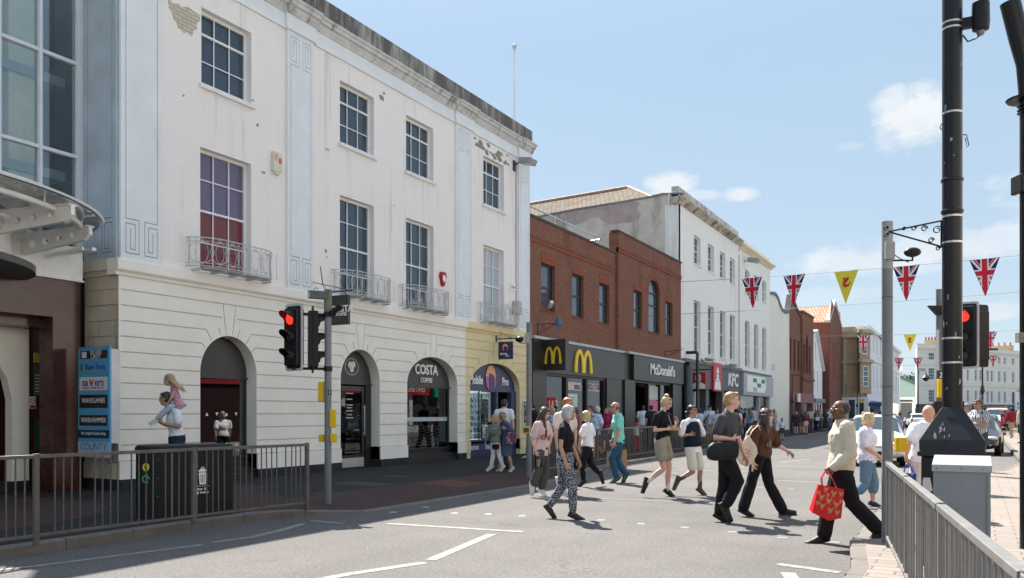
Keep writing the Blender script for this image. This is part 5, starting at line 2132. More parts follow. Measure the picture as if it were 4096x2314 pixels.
# stone corner building
YS = 105.0
XS0,XS1 = XE - .5,onY(3430,1500,YS)[0]
D5 = thing('stone_corner_building','buff brick corner building with stone cornices, a bay window and white shopfront','building',(XS1,YS,0),world=True)
M_BUFF = bricky('buff_brick',(.42,.31,.19),(.48,.36,.23),(.33,.25,.17),bw=.23,bh=.078,ms=.01,axis='xz',var=.3,dirt=((.20,.15,.10),.8,.6))
M_BUFFS = plain('buff_stone',(.44,.36,.26),.85,var=.15,dirt=((.18,.15,.12),1.2,.55))
zz = lambda py: onY(3400,py,YS)[1]
mb = MB()
mb.box(XS0 - 6,XS1,YS,YS + 12,0,zz(1330))
mb.build('wall',M_BUFF,D5)
xx = lambda px: onY(px,1500,YS)[0]
for nm,py0,py1,o in (('string_course',1455,1443,.25),('shop_cornice',1586,1576,.35),('cornice',1352,1330,.4)):
 mb = MB()
 mb.box(XS0 - 6,XS1 + o,YS - o,YS + 12,zz(py0),zz(py1))
 mb.build(nm,M_BUFFS,D5)
mb = MB()
mb.box(XS0 - 5.5,XS1 - .3,YS + .1,YS + 11.5,zz(1330),zz(1308))
mb.build('parapet',M_BUFFS,D5)
mb = MB()
mb.box(xx(3373),xx(3388),YS - .18,YS,zz(1576),zz(1455))
mb.box(xx(3373),xx(3388),YS - .17,YS,zz(1443),zz(1352))
mb.build('pilaster_strip',M_BUFFS,D5)
mb = MB()
mb.box(xx(3357),xx(3364),YS - .02,YS + .1,zz(1532),zz(1507))
mb.build('small_window',M_PANE,D5)
mb = MB()
mb.box(xx(3344),xx(3474),YS - .12,YS,.1,zz(1588))
sf = mb.build('shopfront',M_WHITEP,D5)
mb = MB()
for a,b in ((3396,3420),(3438,3456)):
 mb.box(xx(a),xx(b),YS - .14,YS - .12,.9,zz(1600))
mb.m = 1
mb.box(xx(3439),xx(3455),YS - .15,YS - .14,zz(1612),zz(1602))
mb.build('shop_window',[M_PANE,plain('yellow_notice',(.7,.6,.1),.6)],sf)
# chimney
mb = MB()
mb.box(xx(3338),xx(3350),YS + 1,YS + 2.2,zz(1330),zz(1262))
mb.box(xx(3336),xx(3352),YS + .9,YS + 2.3,zz(1275),zz(1268))
mb.lathe([(.3,zz(1262)),(.22,zz(1240))],((xx(3344)),YS + 1.6,0),8)
mb.build('chimney',M_BUFFS,D5)
# oriel bay on the corner
bx0_,bx1_ = xx(3432),xx(3474)
for z0_,z1_,nm in ((zz(1576),zz(1452),1),(zz(1443),zz(1335),2)):
 sc = .0 if nm == 1 else .12
 P = [(bx0_,YS - .02),(bx0_ + .3,YS - 1.0 + sc),(bx1_ - .7 - sc,YS - 1.0 + sc),(bx1_ - sc,YS + .8),(bx1_ - sc,YS + 3),(bx0_,YS + 3)]
 mb = MB()
 mb.prism(P,z0_,z1_)
 bay = mb.build('bay',M_BUFF,D5)
 M,L = wallM(P[1],P[2])
 h = z1_ - z0_
 far_window(M,L * .12,L * .88,z0_ + h * .22,z0_ + h * .88,D5,rec=.08,cols=2,rows=4,sill=False)
 M,L = wallM(P[2],P[3])
 far_window(M,L * .2,L * .8,z0_ + h * .22,z0_ + h * .88,D5,rec=.08,cols=1,rows=4,sill=False)
 mb = MB()
 P2 = [(bx0_,YS - .3),(bx0_ + .2,YS - 1.3 + sc),(bx1_ - .5 - sc,YS - 1.3 + sc),(bx1_ + .3 - sc,YS + .8),(bx1_ + .3,YS + 3),(bx0_,YS + 3)]
 mb.prism(P2,z1_,z1_ + .35)
 mb.build('bay_cornice',M_BUFFS,D5)

# white three-storey row beyond it
XG = bx1_ - .6
D6 = thing('white_far_row','row of white three-storey buildings receding behind the stone corner building','building',(XG,YS + 3,0),world=True)
g0 = onX(3466,1360,XG)
yg0 = YS + 4
yg1 = onX(3600,1500,XG)[0]
zt = g0[1]
Mg = fac(XG)
wn = []
y = yg0 + 3
while y < yg1 - 3:
 wn.append((y,y + 1.2,4.6,7.4))
 wn.append((y,y + 1.2,9.0,11.0))
 y += 4.4
zt = max(zt,11.8)
holed(Mg,rect(yg0,yg1,3.2,zt),wn,M_WHT,D6)
for w in wn:
 far_window(Mg,*w,D6,cols=2,rows=2,sill=False)
mb = MB()
mb.box(XG - 10,XG - .3,yg0,yg1,0,zt - .1)
mb.build('carcass',M_WHT,D6)
mb = MB(Mg)
mb.box(yg0,yg1,zt - .5,zt - .1,0,.35)
mb.box(yg0,yg1,7.9,8.1,0,.12)
mb.build('cornice',M_WHT,D6)
mb = MB(Mg)
mb.box(yg0,yg1,.1,3.2,-.3,.1)
mb.build('shop_wall',M_WHT,D6)
for i,(u0,u1,m_) in enumerate(((.05,.3,M_PANE),(.36,.6,M_BASE),(.66,.95,M_PANE))):
 mb = MB(Mg)
 L = yg1 - yg0
 mb.box(yg0 + L * u0,yg0 + L * u1,.4,3.0,.1,.14)
 mb.build('shop_window',m_,D6)
mb = MB()
bz = lambda py: onY(3500,py,YS + 5)[1]
mb.box(XG + .1,XG + 2.4,YS + 5,YS + 5.15,bz(1626),bz(1610))
mb.build('blue_blade_sign',plain('estate_blue',(.03,.06,.22),.5),D6)

# end of the street: low white shop with a pale green gable behind
def slab(px0,px1,py1,d,depth=8,py0=None):
 A,B = atd(px0,1652,d),atd(px1,1652,d)
 M,L = wallM(A,B)
 return M,L,lambda py: EYE + (HY - py) / FPX * d

D7 = thing('low_white_shop','low white shop with a dark name strip closing the end of the street','building',atd(3580,1652,165) - V((0,0,EYE)),world=True)
M,L,zf_ = slab(3560,3668,0,165)
u = lambda px: (px - 3560) / 108 * L
mb = MB(M)
mb.box(0,L,0,zf_(1590),-10,0)
mb.build('wall',M_WHT,D7)
mb = MB(M)
mb.box(u(3584),u(3650),zf_(1608),zf_(1600),0,.1)
mb.build('name_strip',M_SHOPFR,D7)
mb = MB(M)
mb.box(u(3600),u(3648),.3,zf_(1612),0,.05)
mb.build('shop_window',M_PANE,D7)
D8 = thing('pale_green_gable_building','pale green and glass gabled market building behind the low white shop','building',atd(3620,1652,185) - V((0,0,EYE)),world=True)
M,L,zf_ = slab(3560,3680,0,185)
u = lambda px: (px - 3560) / 120 * L
mb = MB(M)
mb.prism([(u(3566),0),(u(3680),0),(u(3680),zf_(1545)),(u(3595),zf_(1508)),(u(3566),zf_(1520))],-12,0)
mb.build('gable_wall',plain('pale_green_cladding',(.42,.56,.50),.6,var=.06),D8)
mb = MB(M)
mb.prism(strip([(u(3566),zf_(1518)),(u(3595),zf_(1506)),(u(3680),zf_(1543))],.5),-12.5,.4)
mb.build('roof',plain('green_roof_edge',(.10,.19,.15),.6),D8)
D9 = thing('cream_eave_building','cream building with a flat overhanging eave behind the tall grey pole','building',atd(3575,1652,150) - V((0,0,EYE)),world=True)
M,L,zf_ = slab(3545,3592,0,150)
mb = MB(M)
mb.box(0,L,0,zf_(1480),-10,0)
mb.build('wall',M_CREAM,D9)
mb = MB(M)
mb.box(-.3,L + .5,zf_(1482),zf_(1462),-10.5,.5)
mb.build('eave',M_CREAM,D9)

# trees ------------------------------------------------------------------
def tree(name,base,h,cw,label,seed,n=900,group=None,leaf=.28):
 random.seed(seed)
 t = thing(name,label,'tree',base,group=group)
 mb = MB()
 mb.tube([(0,0,0),(.05,0,h * .3),(0,.1,h * .62),(0,0,h * .9)],[h * .035,h * .028,h * .016,.03],7)
 for i in range(9):
  a = i * 2.4
  z0 = h * (.32 + .05 * i)
  r = cw * .42 * (1 - .3 * i / 9)
  mb.tube([(0,0,z0),(math.cos(a) * r * .5,math.sin(a) * r * .5,z0 + h * .08),(math.cos(a) * r,math.sin(a) * r,z0 + h * .14)],[h * .014,h * .009,.02],5)
 mb.build('trunk',plain('bark',(.10,.075,.055),.9,var=.25),t)
 cl = []
 for i in range(16):
  a,z_ = random.uniform(0,6.28),random.uniform(.38,.95)
  r = cw * .5 * math.sqrt(max(.05,1 - ((z_ - .62) / .42) ** 2)) * random.uniform(.35,.85)
  cl.append(V((math.cos(a) * r,math.sin(a) * r,h * z_)))
 mb = MB()
 for i in range(n):
  c = random.choice(cl)
  p = c + V((random.gauss(0,1),random.gauss(0,1),random.gauss(0,.7))) * cw * .13
  nn = V((random.gauss(0,1),random.gauss(0,1),random.gauss(0,1) + .6)).normalized()
  a = nn.orthogonal().normalized()
  b = nn.cross(a)
  s_ = leaf * random.uniform(.6,1.3)
  mb.m = random.randrange(3)
  mb.add([p - a * s_ * .5,p - b * s_ * .35,p + a * s_ * .5,p + b * s_ * .35],[(0,1,2,3)])
 mb.build('crown',[plain('leaf_%d' % i,c,.7,var=.2) for i,c in enumerate(((.045,.085,.025),(.065,.11,.03),(.03,.06,.02)))],t)
 return t

def gnd(px,d):
 p = atd(px,1652,d)
 return (p.x,p.y,0)

tree('conifer_tree',gnd(3612,215),11.6,6.5,'dark loose-crowned tree rising behind the pale green gable roof',4,1500,leaf=.5)
tree('street_tree',gnd(4235,60),6,4,'leafy street tree beyond the right edge',9,10) if False else None

# cream four-storey terrace facing the camera at the right
M_TERR = plain('terrace_cream',(.80,.755,.66),.8,var=.03,scale=.5,dirt=((.6,.56,.48),.7,.66))
T1 = thing('cream_terrace','long cream four-storey terrace with rows of sash windows closing the view at the right','building',atd(3665,1652,150) - V((0,0,EYE)),world=True)
pA,pB,pC = atd(3668,1652,146),atd(3850,1652,150),atd(4260,1652,178)
Hh_ = EYE + (HY - 1378) / FPX * 147
faces = []
MA,LA = wallM(pA,pB)
MBm,LB = wallM(pB,pC)

def ua(px,A=pA,B=pB):
 r = ray(px,HY)
 d = B - A
 den = r.x * d.y - r.y * d.x
 t = (A.x * d.y - A.y * d.x) / den
 return (V((r.x * t,r.y * t)) - V((A.x,A.y))).length,t * 1.0

rowsz = [(zc - h_,zc + h_) for zc,h_ in (((EYE + (HY - 1585) / FPX * 148),1.05),((EYE + (HY - 1497) / FPX * 148),1.0),((EYE + (HY - 1427) / FPX * 148),.62))]
wnA = []
for px,hw in ((3727,12),(3790,8),(3830,8)):
 a,b = ua(px - hw)[0],ua(px + hw)[0]
 for z0_,z1_ in rowsz:
  wnA.append((a,b,z0_,z1_))
wnB = []
for px in (3872,3904,3923,3951,3968,3997,4020,4053,4082,4110,4140,4170,4200):
 a,b = ua(px - 5,pB,pC)[0],ua(px + 5,pB,pC)[0]
 for z0_,z1_ in rowsz:
  wnB.append((a,b,z0_,z1_))
for M,L,wn in ((MA,LA,wnA),(MBm,LB,wnB)):
 holed(M,rect(0,L,2.9,Hh_),wn,M_TERR,T1)
 for w in wn:
  far_window(M,*w,T1,cols=3 if w[1] - w[0] > .8 else 2,rows=4 if w[3] - w[2] > 1.4 else 2,rec=-.1,bar=.04)
 mb = MB(M)
 mb.box(-.2,L + .2,Hh_ - .75,Hh_ - .55,0,.35)
 mb.box(-.1,L + .1,Hh_ - .02,Hh_ + .08,-.4,.1)
 zb_ = (rowsz[0][1] + rowsz[1][0]) / 2 - .1
 mb.box(0,L,zb_,zb_ + .18,0,.12)
 mb.box(0,L,zb_ + .45,zb_ + .55,0,.08)
 zb_ = (rowsz[1][1] + rowsz[2][0]) / 2
 mb.box(0,L,zb_,zb_ + .1,0,.08)
 mb.build('cornice',M_TERR,T1)
 mb = MB(M)
 mb.box(0,L,2.3,3.0,-.3,.25)
 mb.build('fascia',plain('terrace_fascia',(.07,.075,.08),.5),T1)
 mb = MB(M)
 mb.box(0,L,.1,2.3,-.4,-.3)
 mb.build('shop_window',M_PANE,T1)
 boxes('pier',M,[(i * 4.4,i * 4.4 + .5,.1,2.3,-.35,.1) for i in range(int(L / 4.4) + 1)],plain('pier_dark',(.10,.10,.10),.6),T1)
mb = MB()
mb.add([(pA.x,pA.y,0),(pB.x,pB.y,0),(pC.x,pC.y,0),(pC.x + 4,pC.y + 12,0),(pA.x - 1,pA.y + 14,0)] + [(pA.x,pA.y,Hh_ - .1),(pB.x,pB.y,Hh_ - .1),(pC.x,pC.y,Hh_ - .1),(pC.x + 4,pC.y + 12,Hh_ - .1),(pA.x - 1,pA.y + 14,Hh_ - .1)],
[(5,6,7,8,9),(2,3,8,7),(3,4,9,8),(4,0,5,9)])
mb.build('carcass',M_TERR,T1)
for px,d,w_ in ((3728,152,1.2),(3995,165,2.4)):
 p = atd(px,1652,d)
 mb = MB()
 mb.box(p.x - w_,p.x + w_,p.y - .5,p.y + .5,Hh_ - .2,Hh_ + 1.1)
 c_ = mb.build('chimney',M_BUFF,T1)
 mb = MB()
 for i in range(5):
  mb.lathe([(.16,Hh_ + 1.1),(.12,Hh_ + 1.7)],(p.x - w_ * .8 + i * w_ * .4,p.y,0),7)
 mb.build('chimney_pots',plain('pot_red',(.4,.12,.08),.8),c_)

q = ua(4066,pB,pC)[0]
mb = MB(MBm)
mb.box(q - 1.6,q + 4.5,1.9,5.4,.26,.45)
eb = mb.build('white_name_board',M_WHITE,T1)
mb = MB(MBm)
mb.box(q - .9,q + 3.6,2.35,2.55,.45,.47)
mb.m = 1
mb.box(q + .4,q + 2.6,4.1,5.9,.45,.60)
mb.m = 2
mb.box(q - .9,q - .2,2.9,3.5,.45,.47)
mb.build('board_print',[plain('estate_navy',(.02,.03,.09),.5),plain('estate_yellow',(.75,.55,.03),.5),plain('estate_blue2',(.05,.22,.45),.5)],eb)

# ================================================================== SHOPS ACROSS THE STREET (beside and behind the camera; seen in the glass)
XO = 8.6
OB = thing('opposite_shops','sunlit row of cream and brick shops across the street','building',(XO,0,0),world=True)
MO = Matrix(((0,0,-1,XO),(-1,0,0,0),(0,1,0,0),(0,0,0,1)))   # u = -Y, v = Z, w = towards -X
secs = [(-46,-20,9.5,M_WHS),(-20,-4,11.0,M_CREAM),(-4,9,8.2,M_CREAM),(9,24,10.5,M_WHS),(24,42,8.6,M_CREAM),(42,66,9.8,M_WHS)]
for y0,y1,h,m_ in secs:
 wn = []
 k = int((y1 - y0) / 3.2)
 for i in range(k):
  yc = y0 + (i + .5) * (y1 - y0) / k
  wn.append((-yc - .6,-yc + .6,5.2,7.3))
  if h > 10:
   wn.append((-yc - .6,-yc + .6,8.2,9.7))
 holed(MO,rect(-y1,-y0,3.9,h),wn,m_,OB)
 mb = MB()
 mb.box(XO + .25,XO + 9,y0,y1,0,h - .1)
 mb.build('carcass',m_,OB)
 for w in wn:
  mb = MB(MO)
  mb.prism(rect(*w),-.2,-.12,[rect(w[0] + .1,w[1] - .1,w[2] + .1,(w[2] + w[3]) / 2 - .05),rect(w[0] + .1,w[1] - .1,(w[2] + w[3]) / 2 + .05,w[3] - .1)])
  wo = mb.build('window',M_WHITEP,OB)
  mb = MB(MO)
  mb.box(w[0] + .05,w[1] - .05,w[2] + .05,w[3] - .05,-.19,-.18)
  mb.build('pane',M_PANE,wo)
 mb = MB(MO)
 mb.box(-y1,-y0,h - .5,h - .2,0,.3)
 mb.box(-y1,-y0,.1,.6,-.2,.05)
 yy = y0
 while yy < y1:
  mb.box(-yy - .4,-yy,.1,3.2,-.2,.08)
  yy += 4.0
 mb.build('trim',M_WHS,OB)
 mb = MB(MO)
 mb.box(-y1,-y0,.6,3.2,-.15,-.1)
 mb.build('shop_window',glass_dark('opposite_glass',(.06,.06,.06),.06),OB)

def opp_sign(px0,px1,py0,py1,col,txt,tcol,size,Xg=-14.34,dz=0):
 """name boards whose mirror image appears in the glazing of the left-hand shops"""
 Xv = 2 * Xg - (XO - .3)
 ya,za = onX(px0,py0,Xv)
 yb,zb_ = onX(px1,py0,Xv)
 _,zl_ = onX(px0,py1,Xv)
 mb = MB(MO)
 mb.box(-yb,-ya,zl_,za,0,.3)
 s_ = mb.build('name_board',col,OB)
 wtext('lettering',txt,MO @ Matrix.Translation(V((-(ya + yb) / 2,(za + zl_) / 2,.31))),size,tcol,s_,bold=.01,depth=.02)

M_RSIGN = plain('sign_bright_red',(.55,.03,.04),.5)
opp_sign(1330,1720,1515,1570,M_RSIGN,'ENTERTAINMENT EXCHANGE',M_WHITE,.75)
opp_sign(1738,1860,1520,1590,plain('sign_green',(.02,.42,.22),.5),'Specsavers',plain('sign_ltgreen',(.3,.6,.2),.5),.8)
mb = MB(MO)
mb.box(-29,-19.5,2.95,3.95,0,.32)
nb_ = mb.build('name_board',plain('sign_dkred',(.22,.015,.02),.5),OB)
wtext('lettering','IN WAR',MO @ Matrix.Translation(V((-24,3.45,.33))),.95,plain('sign_gold',(.5,.4,.1),.5),nb_,bold=.01,depth=.02)
mb = MB(MO)
mb.box(-30,-19,.0,2.95,0,.2)
mb.build('dark_shopfront',plain('maroon_shopfront',(.018,.006,.007),.5),OB)
opp_sign(2268,2440,1528,1560,M_WHITE,'SPORTS DIRECT.com',plain('sign_navyred',(.15,.05,.25),.5),.9,Xg=-14.05)
opp_sign(2180,2225,1590,1665,M_RSIGN,'SALE',M_WHITE,1.6,Xg=-14.05)

# ================================================================== STREET FURNITURE
M_GALV = plain('weathered_galvanised',(.105,.092,.082),.55,metal=.25,var=.25,scale=6,dirt=((.10,.085,.07),6,.58))
M_GALVL = plain('pale_galvanised',(.17,.165,.158),.5,metal=.2,var=.15,scale=7,dirt=((.27,.24,.20),5,.56))
M_POLE = plain('grey_painted_pole',(.165,.175,.185),.5,metal=.1,var=.14,scale=4,dirt=((.08,.08,.075),3,.62))
M_POLEL = plain('light_grey_pole',(.30,.31,.31),.5,metal=.1,var=.12,scale=4,dirt=((.15,.15,.14),3,.62))
M_YBOX = plain('yellow_box',(.70,.42,.01),.5,var=.06,dirt=((.4,.26,.05),5,.66))
M_GLOSSBLK = plain('gloss_black_paint',(.008,.008,.010),.30,spec=.35,var=.2,scale=5,dirt=((.16,.15,.14),7,.70))
M_SIG = plain('signal_black',(.008,.008,.009),.46,var=.15)
M_SIGB = plain('signal_border',(.50,.47,.47),.55,var=.06,dirt=((.3,.28,.28),4,.6))
M_LENS = plain('dark_lens',(.02,.02,.022),.25)
M_REDL = plain('red_lit_lens',(.6,.02,.01),.4,emit=((1.0,.02,.01),1.1))
M_BANDS = plain('steel_band',(.55,.53,.48),.3,metal=.7,var=.2)

def guardrail(name,pts,label,h=.97,group=None,mat=None,nb=16,r=.02,top=.028,post=.035,z0=.12,flat=False,pan=2.0):
 """pedestrian guard rail: posts at the given ground points, bars between"""
 mat = mat or M_GALV
 t = thing(name,label,'guard rail',(pts[0][0],pts[0][1],z0),group=group)
 o0 = V((pts[0][0],pts[0][1]))
 loc = [V((p[0],p[1])) - o0 for p in pts]
 rng = random.Random(len(pts) * 13 + int(abs(pts[0][0]) * 10))
 for p in loc:
  mb = MB()
  d = (loc[1] - loc[0]).normalized()
  M = frame((p.x,p.y,0),(d.x,d.y,0),(-d.y,d.x,0))
  mb.M = M
  mb.box(-post,post,-post * .7,post * .7,0,h + .01)
  mb.build('post',mat,t,bevel=.004)
 for a,b in zip(loc,loc[1:]):
  d = (b - a)
  L = d.length
  M = frame((a.x,a.y,0),(d.x,d.y,0),(-d.y,d.x,0))
  for z,nm in ((h - top * .7,'top_rail'),(.11,'bottom_rail')):
   mb = MB(M)
   w = top if nm == 'top_rail' else top * .8
   mb.box(post,L - post,-w,w,z - w * .7,z + w * .7)
   mb.build(nm,mat,t,bevel=.004)
  n = nb
  step = (L - 2 * post) / (n + n / 4 + 1)
  x = post
  proto_ = None
  for i in range(n):
   x += step * (1.9 if i % 4 == 0 else 1.03)
   if x > L - post:
    break
   if proto_ is None:
    mb = MB()
    mb.tube([(0,0,.12),(0,0,h - top * 1.2)],r * .55,6,cap=False)
    c = proto_ = mb.build('bar',mat,t,smooth='all')
   else:
    c = proto_.copy()
    C.objects.link(c)
   q = a + d.normalized() * x
   c.location = (q.x,q.y,0)
   c.rotation_euler = (rng.gauss(0,.004),rng.gauss(0,.004),0)
 return t

gz = lambda x,y,z=.12: onZ(x,y,z)
P1,P2,P3 = gz(144,2184),gz(775,2099),gz(1228,2042)
P0 = (P1[0] * 2 - P2[0] + .1,P1[1] * 2 - P2[1])
guardrail('guard_rail',[P0,P1,P2,P3],'weathered grey guard rail in front of the black litter bin at the near left kerb',h=.98,r=.016,post=.03)
ra = [(lerp(KL,y) - .42,y) for y in (18.6,20.7,22.8,24.9,27.0,29.1)]
guardrail('guard_rail',ra,'grey guard rail behind the crossing people in front of the burger restaurant',h=.97,group='guard rails along the far left kerb',nb=14)
rb = [(lerp(KL,y) - .42,y) for y in (29.5,31.9,34.3,36.7,39.1,41.6)]
guardrail('guard_rail',rb,'further grey guard rail ending beside the cream gabled building queue',h=.97,group='guard rails along the far left kerb',nb=14)
PA,PB = atd(3551,1652,9.3),atd(4110,1652,2.85)
dr = (PB - PA)
npan = 3
pr = [(PA + dr * i / npan)[:2] for i in range(npan + 1)] + [(PA + dr * 1.33)[:2]]
guardrail('guard_rail',pr,'pale galvanised guard rail running toward the camera along the right pavement edge',h=.91,mat=M_GALVL,nb=14,r=.016,top=.027,post=.024)

# litter bin
A,B = onZ(571,2081,.12),onZ(937,2056,.12)
dx = (V(B) - V(A))
L = dx.length
u_ = dx.normalized()
M = frame((A[0],A[1],.12),(u_.x,u_.y,0),(-u_.y,u_.x,0))
LB_ = thing('litter_bin','large black rounded double litter bin standing behind the near left guard rail','litter bin',(A[0],A[1],.12),math.atan2(u_.y,u_.x))
D = .62

def binplan(g):
 pts = []
 for cx_,cy_,a0 in ((L - .06,.06,-90),(L - .06,D - .06,0),(.26,D - .26,90),(.26,.26,180)):
  r_ = .06 if cx_ > L / 2 else .26
  for k in range(7):
   a = R(a0 + 15 * k)
   pts.append((cx_ + (r_ + g) * math.cos(a),cy_ + (r_ + g) * math.sin(a)))
 return pts

M_BIN = plain('bin_black',(.008,.008,.008),.5,var=.3,scale=4,dirt=((.05,.05,.045),6,.66))
mb = MB()
pl = binplan(0)
mb.rings([[(x,y,z) for x,y in pl] for z in (.0,.90)])
mb.build('body',M_BIN,LB_)
mb = MB()
mb.rings([[(x,y,z) for x,y in binplan(g)] for z,g in ((.90,.012),(.955,.012),(.985,-.02),(.99,-.12))])
mb.build('lid',M_BIN,LB_)
mb = MB(frame((L * .58,-.003,0),(1,0,0),(0,0,1)))
mb.box(-.004,.004,.02,.88,-.003,.0)
mb.box(-L * .28 - .004,-L * .28 + .004,.02,.88,-.003,.0)
for x,z in ((-.52,.80),(.38,.80),(.38,.55),(.38,.30),(-.05,.84),(-.52,.55),(-.52,.3)):
 mb.ball((x,z,0),.008,6,4)
mb.build('door_joints_and_rivets',plain('bin_grey_trim',(.22,.22,.22),.5),LB_)
# printed bin symbol and words
mb = MB(frame((L * .64,-.002,.20),(1,0,0),(0,0,1)) @ Matrix.Scale(.72,4))
mb.prism([(-.058,.33),(.058,.33),(.072,.56),(-.072,.56)],0,.004,[[(-.035,.36),(-.022,.36),(-.026,.53),(-.040,.53)],[(-.007,.36),(.007,.36),(.007,.53),(-.007,.53)],[(.022,.36),(.035,.36),(.040,.53),(.026,.53)]])
mb.prism([(-.078,.575),(.078,.575),(.074,.60),(.03,.635),(-.03,.635),(-.074,.60)],0,.004)
mb.prism(strip([(-.03,.64),(-.02,.66),(.02,.66),(.03,.64)],.01),0,.004)
mb.box(-.10,.12,.295,.301,0,.004)
mb.build('bin_symbol',M_WHITE,LB_)
wtext('lettering','litter &',frame((L * .62,-.003,.375),(1,0,0),(0,0,1)),.052,M_WHITE,LB_,depth=.004,bold=.008)
wtext('lettering','dog waste',frame((L * .62,-.003,.33),(1,0,0),(0,0,1)),.052,M_WHITE,LB_,depth=.004,bold=.008)
Ml = frame((.055,.05,0),(.75,-.66,0),(0,0,1))
mb = MB(Ml)
mb.prism([(.045 * math.cos(t),.70 + .055 * math.sin(t)) for t in (2 * math.pi * i / 18 for i in range(18))],.0,.012)
mb.m = 1
mb.prism([(-.01,.73),(-.015,.69),(.0,.66),(.02,.67),(.01,.70),(.012,.73)][::-1],.012,.015)
mb.m = 2
mb.prism([(.055 * math.cos(t),.54 + .055 * math.sin(t)) for t in (R(60 + 12 * i) for i in range(22))] + [(.038 * math.cos(t),.54 + .038 * math.sin(t)) for t in (R(60 + 12 * i) for i in reversed(range(22)))],0,.012)
mb.prism([(.02,.60),(.06,.54),(.0,.545)],0,.012)
mb.build('stickers',[plain('sticker_yellow',(.6,.5,.03),.5),M_BIN,plain('sticker_green',(.03,.35,.08),.5)],LB_)

# traffic signals ------------------------------------------------------------
def signal(parent,c,face,lit=True,board=True,boardmat=None,w=.30,h=.92,bw=.40,bh=1.08):
 """c centre (in the parent's frame), face: horizontal direction the lamps look"""
 f = V((face[0],face[1],0)).normalized()
 r = f.cross(V((0,0,1))) * -1
 M = frame(c,r,(0,0,1))                        # x right, y up, z = towards viewer
 if M.to_3x3().col[2].dot(f) < 0:
  M = frame(c,-r,(0,0,1))
 mb = MB(M)
 mb.prism([(x,y) for x,y in rect(-w / 2,w / 2,-h / 2,h / 2)],-.12,.04)
 head = mb.build('signal_head',M_SIG,parent,bevel=.02)
 if board:
  mb = MB(M)
  rr = .05
  out = []
  for cx_,cy_,a0 in ((bw / 2 - rr,bh / 2 - rr,0),(-bw / 2 + rr,bh / 2 - rr,90),(-bw / 2 + rr,-bh / 2 + rr,180),(bw / 2 - rr,-bh / 2 + rr,270)):
   for k in range(5):
    a = R(a0 + 22.5 * k)
    out.append((cx_ + rr * math.cos(a),cy_ + rr * math.sin(a)))
  mb.prism(out,-.05,-.035)
  mb.m = 1
  inn = [(x * (bw - .075) / bw,y * (bh - .075) / bh) for x,y in out]
  mb.prism(inn,-.036,-.030)
  mb.prism(out,-.056,-.051)
  mb.build('backing_board',[boardmat or M_SIGB,M_SIG],head)
 for i,y in enumerate((h * .325,0,-h * .325)):
  mb = MB(M)
  mb.m = 0
  mb.ball((0,y,.035),(.10,.10,.03),14,6)
  mb.build('lens',M_REDL if (lit and i == 0) else M_LENS,head,smooth='all')
  mb = MB(M)
  n = 14
  for k in range(n):
   a0,a1 = R(-35 + 250 * k / n),R(-35 + 250 * (k + 1) / n)
   l0 = .04 + .16 * max(0,math.sin(a0)) ** .5 if math.sin(a0) > 0 else .04
   l1 = .04 + .16 * max(0,math.sin(a1)) ** .5 if math.sin(a1) > 0 else .04
   q = lambda a,z,rr_: (rr_ * math.cos(a),y + rr_ * math.sin(a),z)
   mb.add([q(a0,.03,.118),q(a1,.03,.118),q(a1,.03 + l1,.112),q(a0,.03 + l0,.112),
q(a0,.03,.110),q(a1,.03,.110),q(a1,.03 + l1,.105),q(a0,.03 + l0,.105)],
[(0,1,2,3),(7,6,5,4),(3,2,6,7)])
  mb.build('hood',M_SIG,head)
 return head

def local(p,t):
 return V(p) - V(t.location)

g = onZ(1312,2019,.06)
tp = (V((g[0],g[1],0)) - V((0,0,0)))
dz_ = -g[0] * SN + g[1] * CS
ztop = EYE + (HY - 1160) / FPX * dz_
TL = thing('traffic_light','traffic light lit red with yellow boxes on the near left pavement','traffic light',(g[0],g[1],.05))
mb = MB()
mb.tube([(0,0,0),(0,0,ztop - .45)],.057,14)
mb.build('pole',M_POLE,TL,smooth=True)
mb = MB()
mb.tube([(0,0,ztop - .45),(0,0,ztop - .05)],.064,14)
mb.build('pole_cap',plain('mossy_cap',(.16,.17,.11),.8,var=.3,scale=9),TL,smooth=True)
hc = atd(1168,1350,dz_ - .15)
sh = signal(TL,hc - V((g[0],g[1],.05)),(-CAMF.x * .80 - CAMR.x * .55,-CAMF.y * .80 - CAMR.y * .55),True)
hc2 = atd(1262,1360,dz_ + .02)
signal(TL,hc2 - V((g[0],g[1],.05)),(CAMF.x * .25 + CAMR.x * .9,CAMF.y * .25 + CAMR.y * .9),False,board=True,boardmat=M_SIG,bw=.36)
mb = MB()
for z in (hc.z + .38,hc.z - .50):
 zz_ = z - .05
 p_ = hc - V((g[0],g[1],0))
 mb.tube([(0,0,zz_),(p_.x,p_.y,zz_)],.022,6)
 mb.tube([(0,0,zz_ - .04),(0,0,zz_ + .04)],.072,12)
mb.build('bracket',M_SIG,TL)
p_ = atd(1268,1182,dz_ - .1) - V((g[0],g[1],.05))
M = frame(p_,-CAMR * .8 - CAMF * .5,(0,0,1))
mb = MB(M)
mb.box(-.17,.13,-.055,.055,-.06,.06)
mb.box(-.20,.14,.055,.066,-.07,.07)
dt = mb.build('detector',plain('detector_grey',(.09,.10,.11),.5),TL,bevel=.008)
mb = MB(M)
mb.box(.131,.135,-.045,.045,-.05,.05)
mb.box(-.16,-.06,-.02,.045,.061,.064)
mb.build('detector_face',plain('detector_pale',(.5,.52,.54),.4),dt)
p2 = atd(1345,1240,dz_ - .1) - V((g[0],g[1],.05))
mb = MB(frame(p2,CAMR * .8 - CAMF * .3 + V((0,0,.5)),(0,0,1)))
mb.box(-.12,.12,-.035,.035,-.035,.035)
mb.tube([(0,0,0),(-.14,-.1,0)],.012,5)
mb.build('small_detector',M_SIG,TL,bevel=.005)
mb = MB()
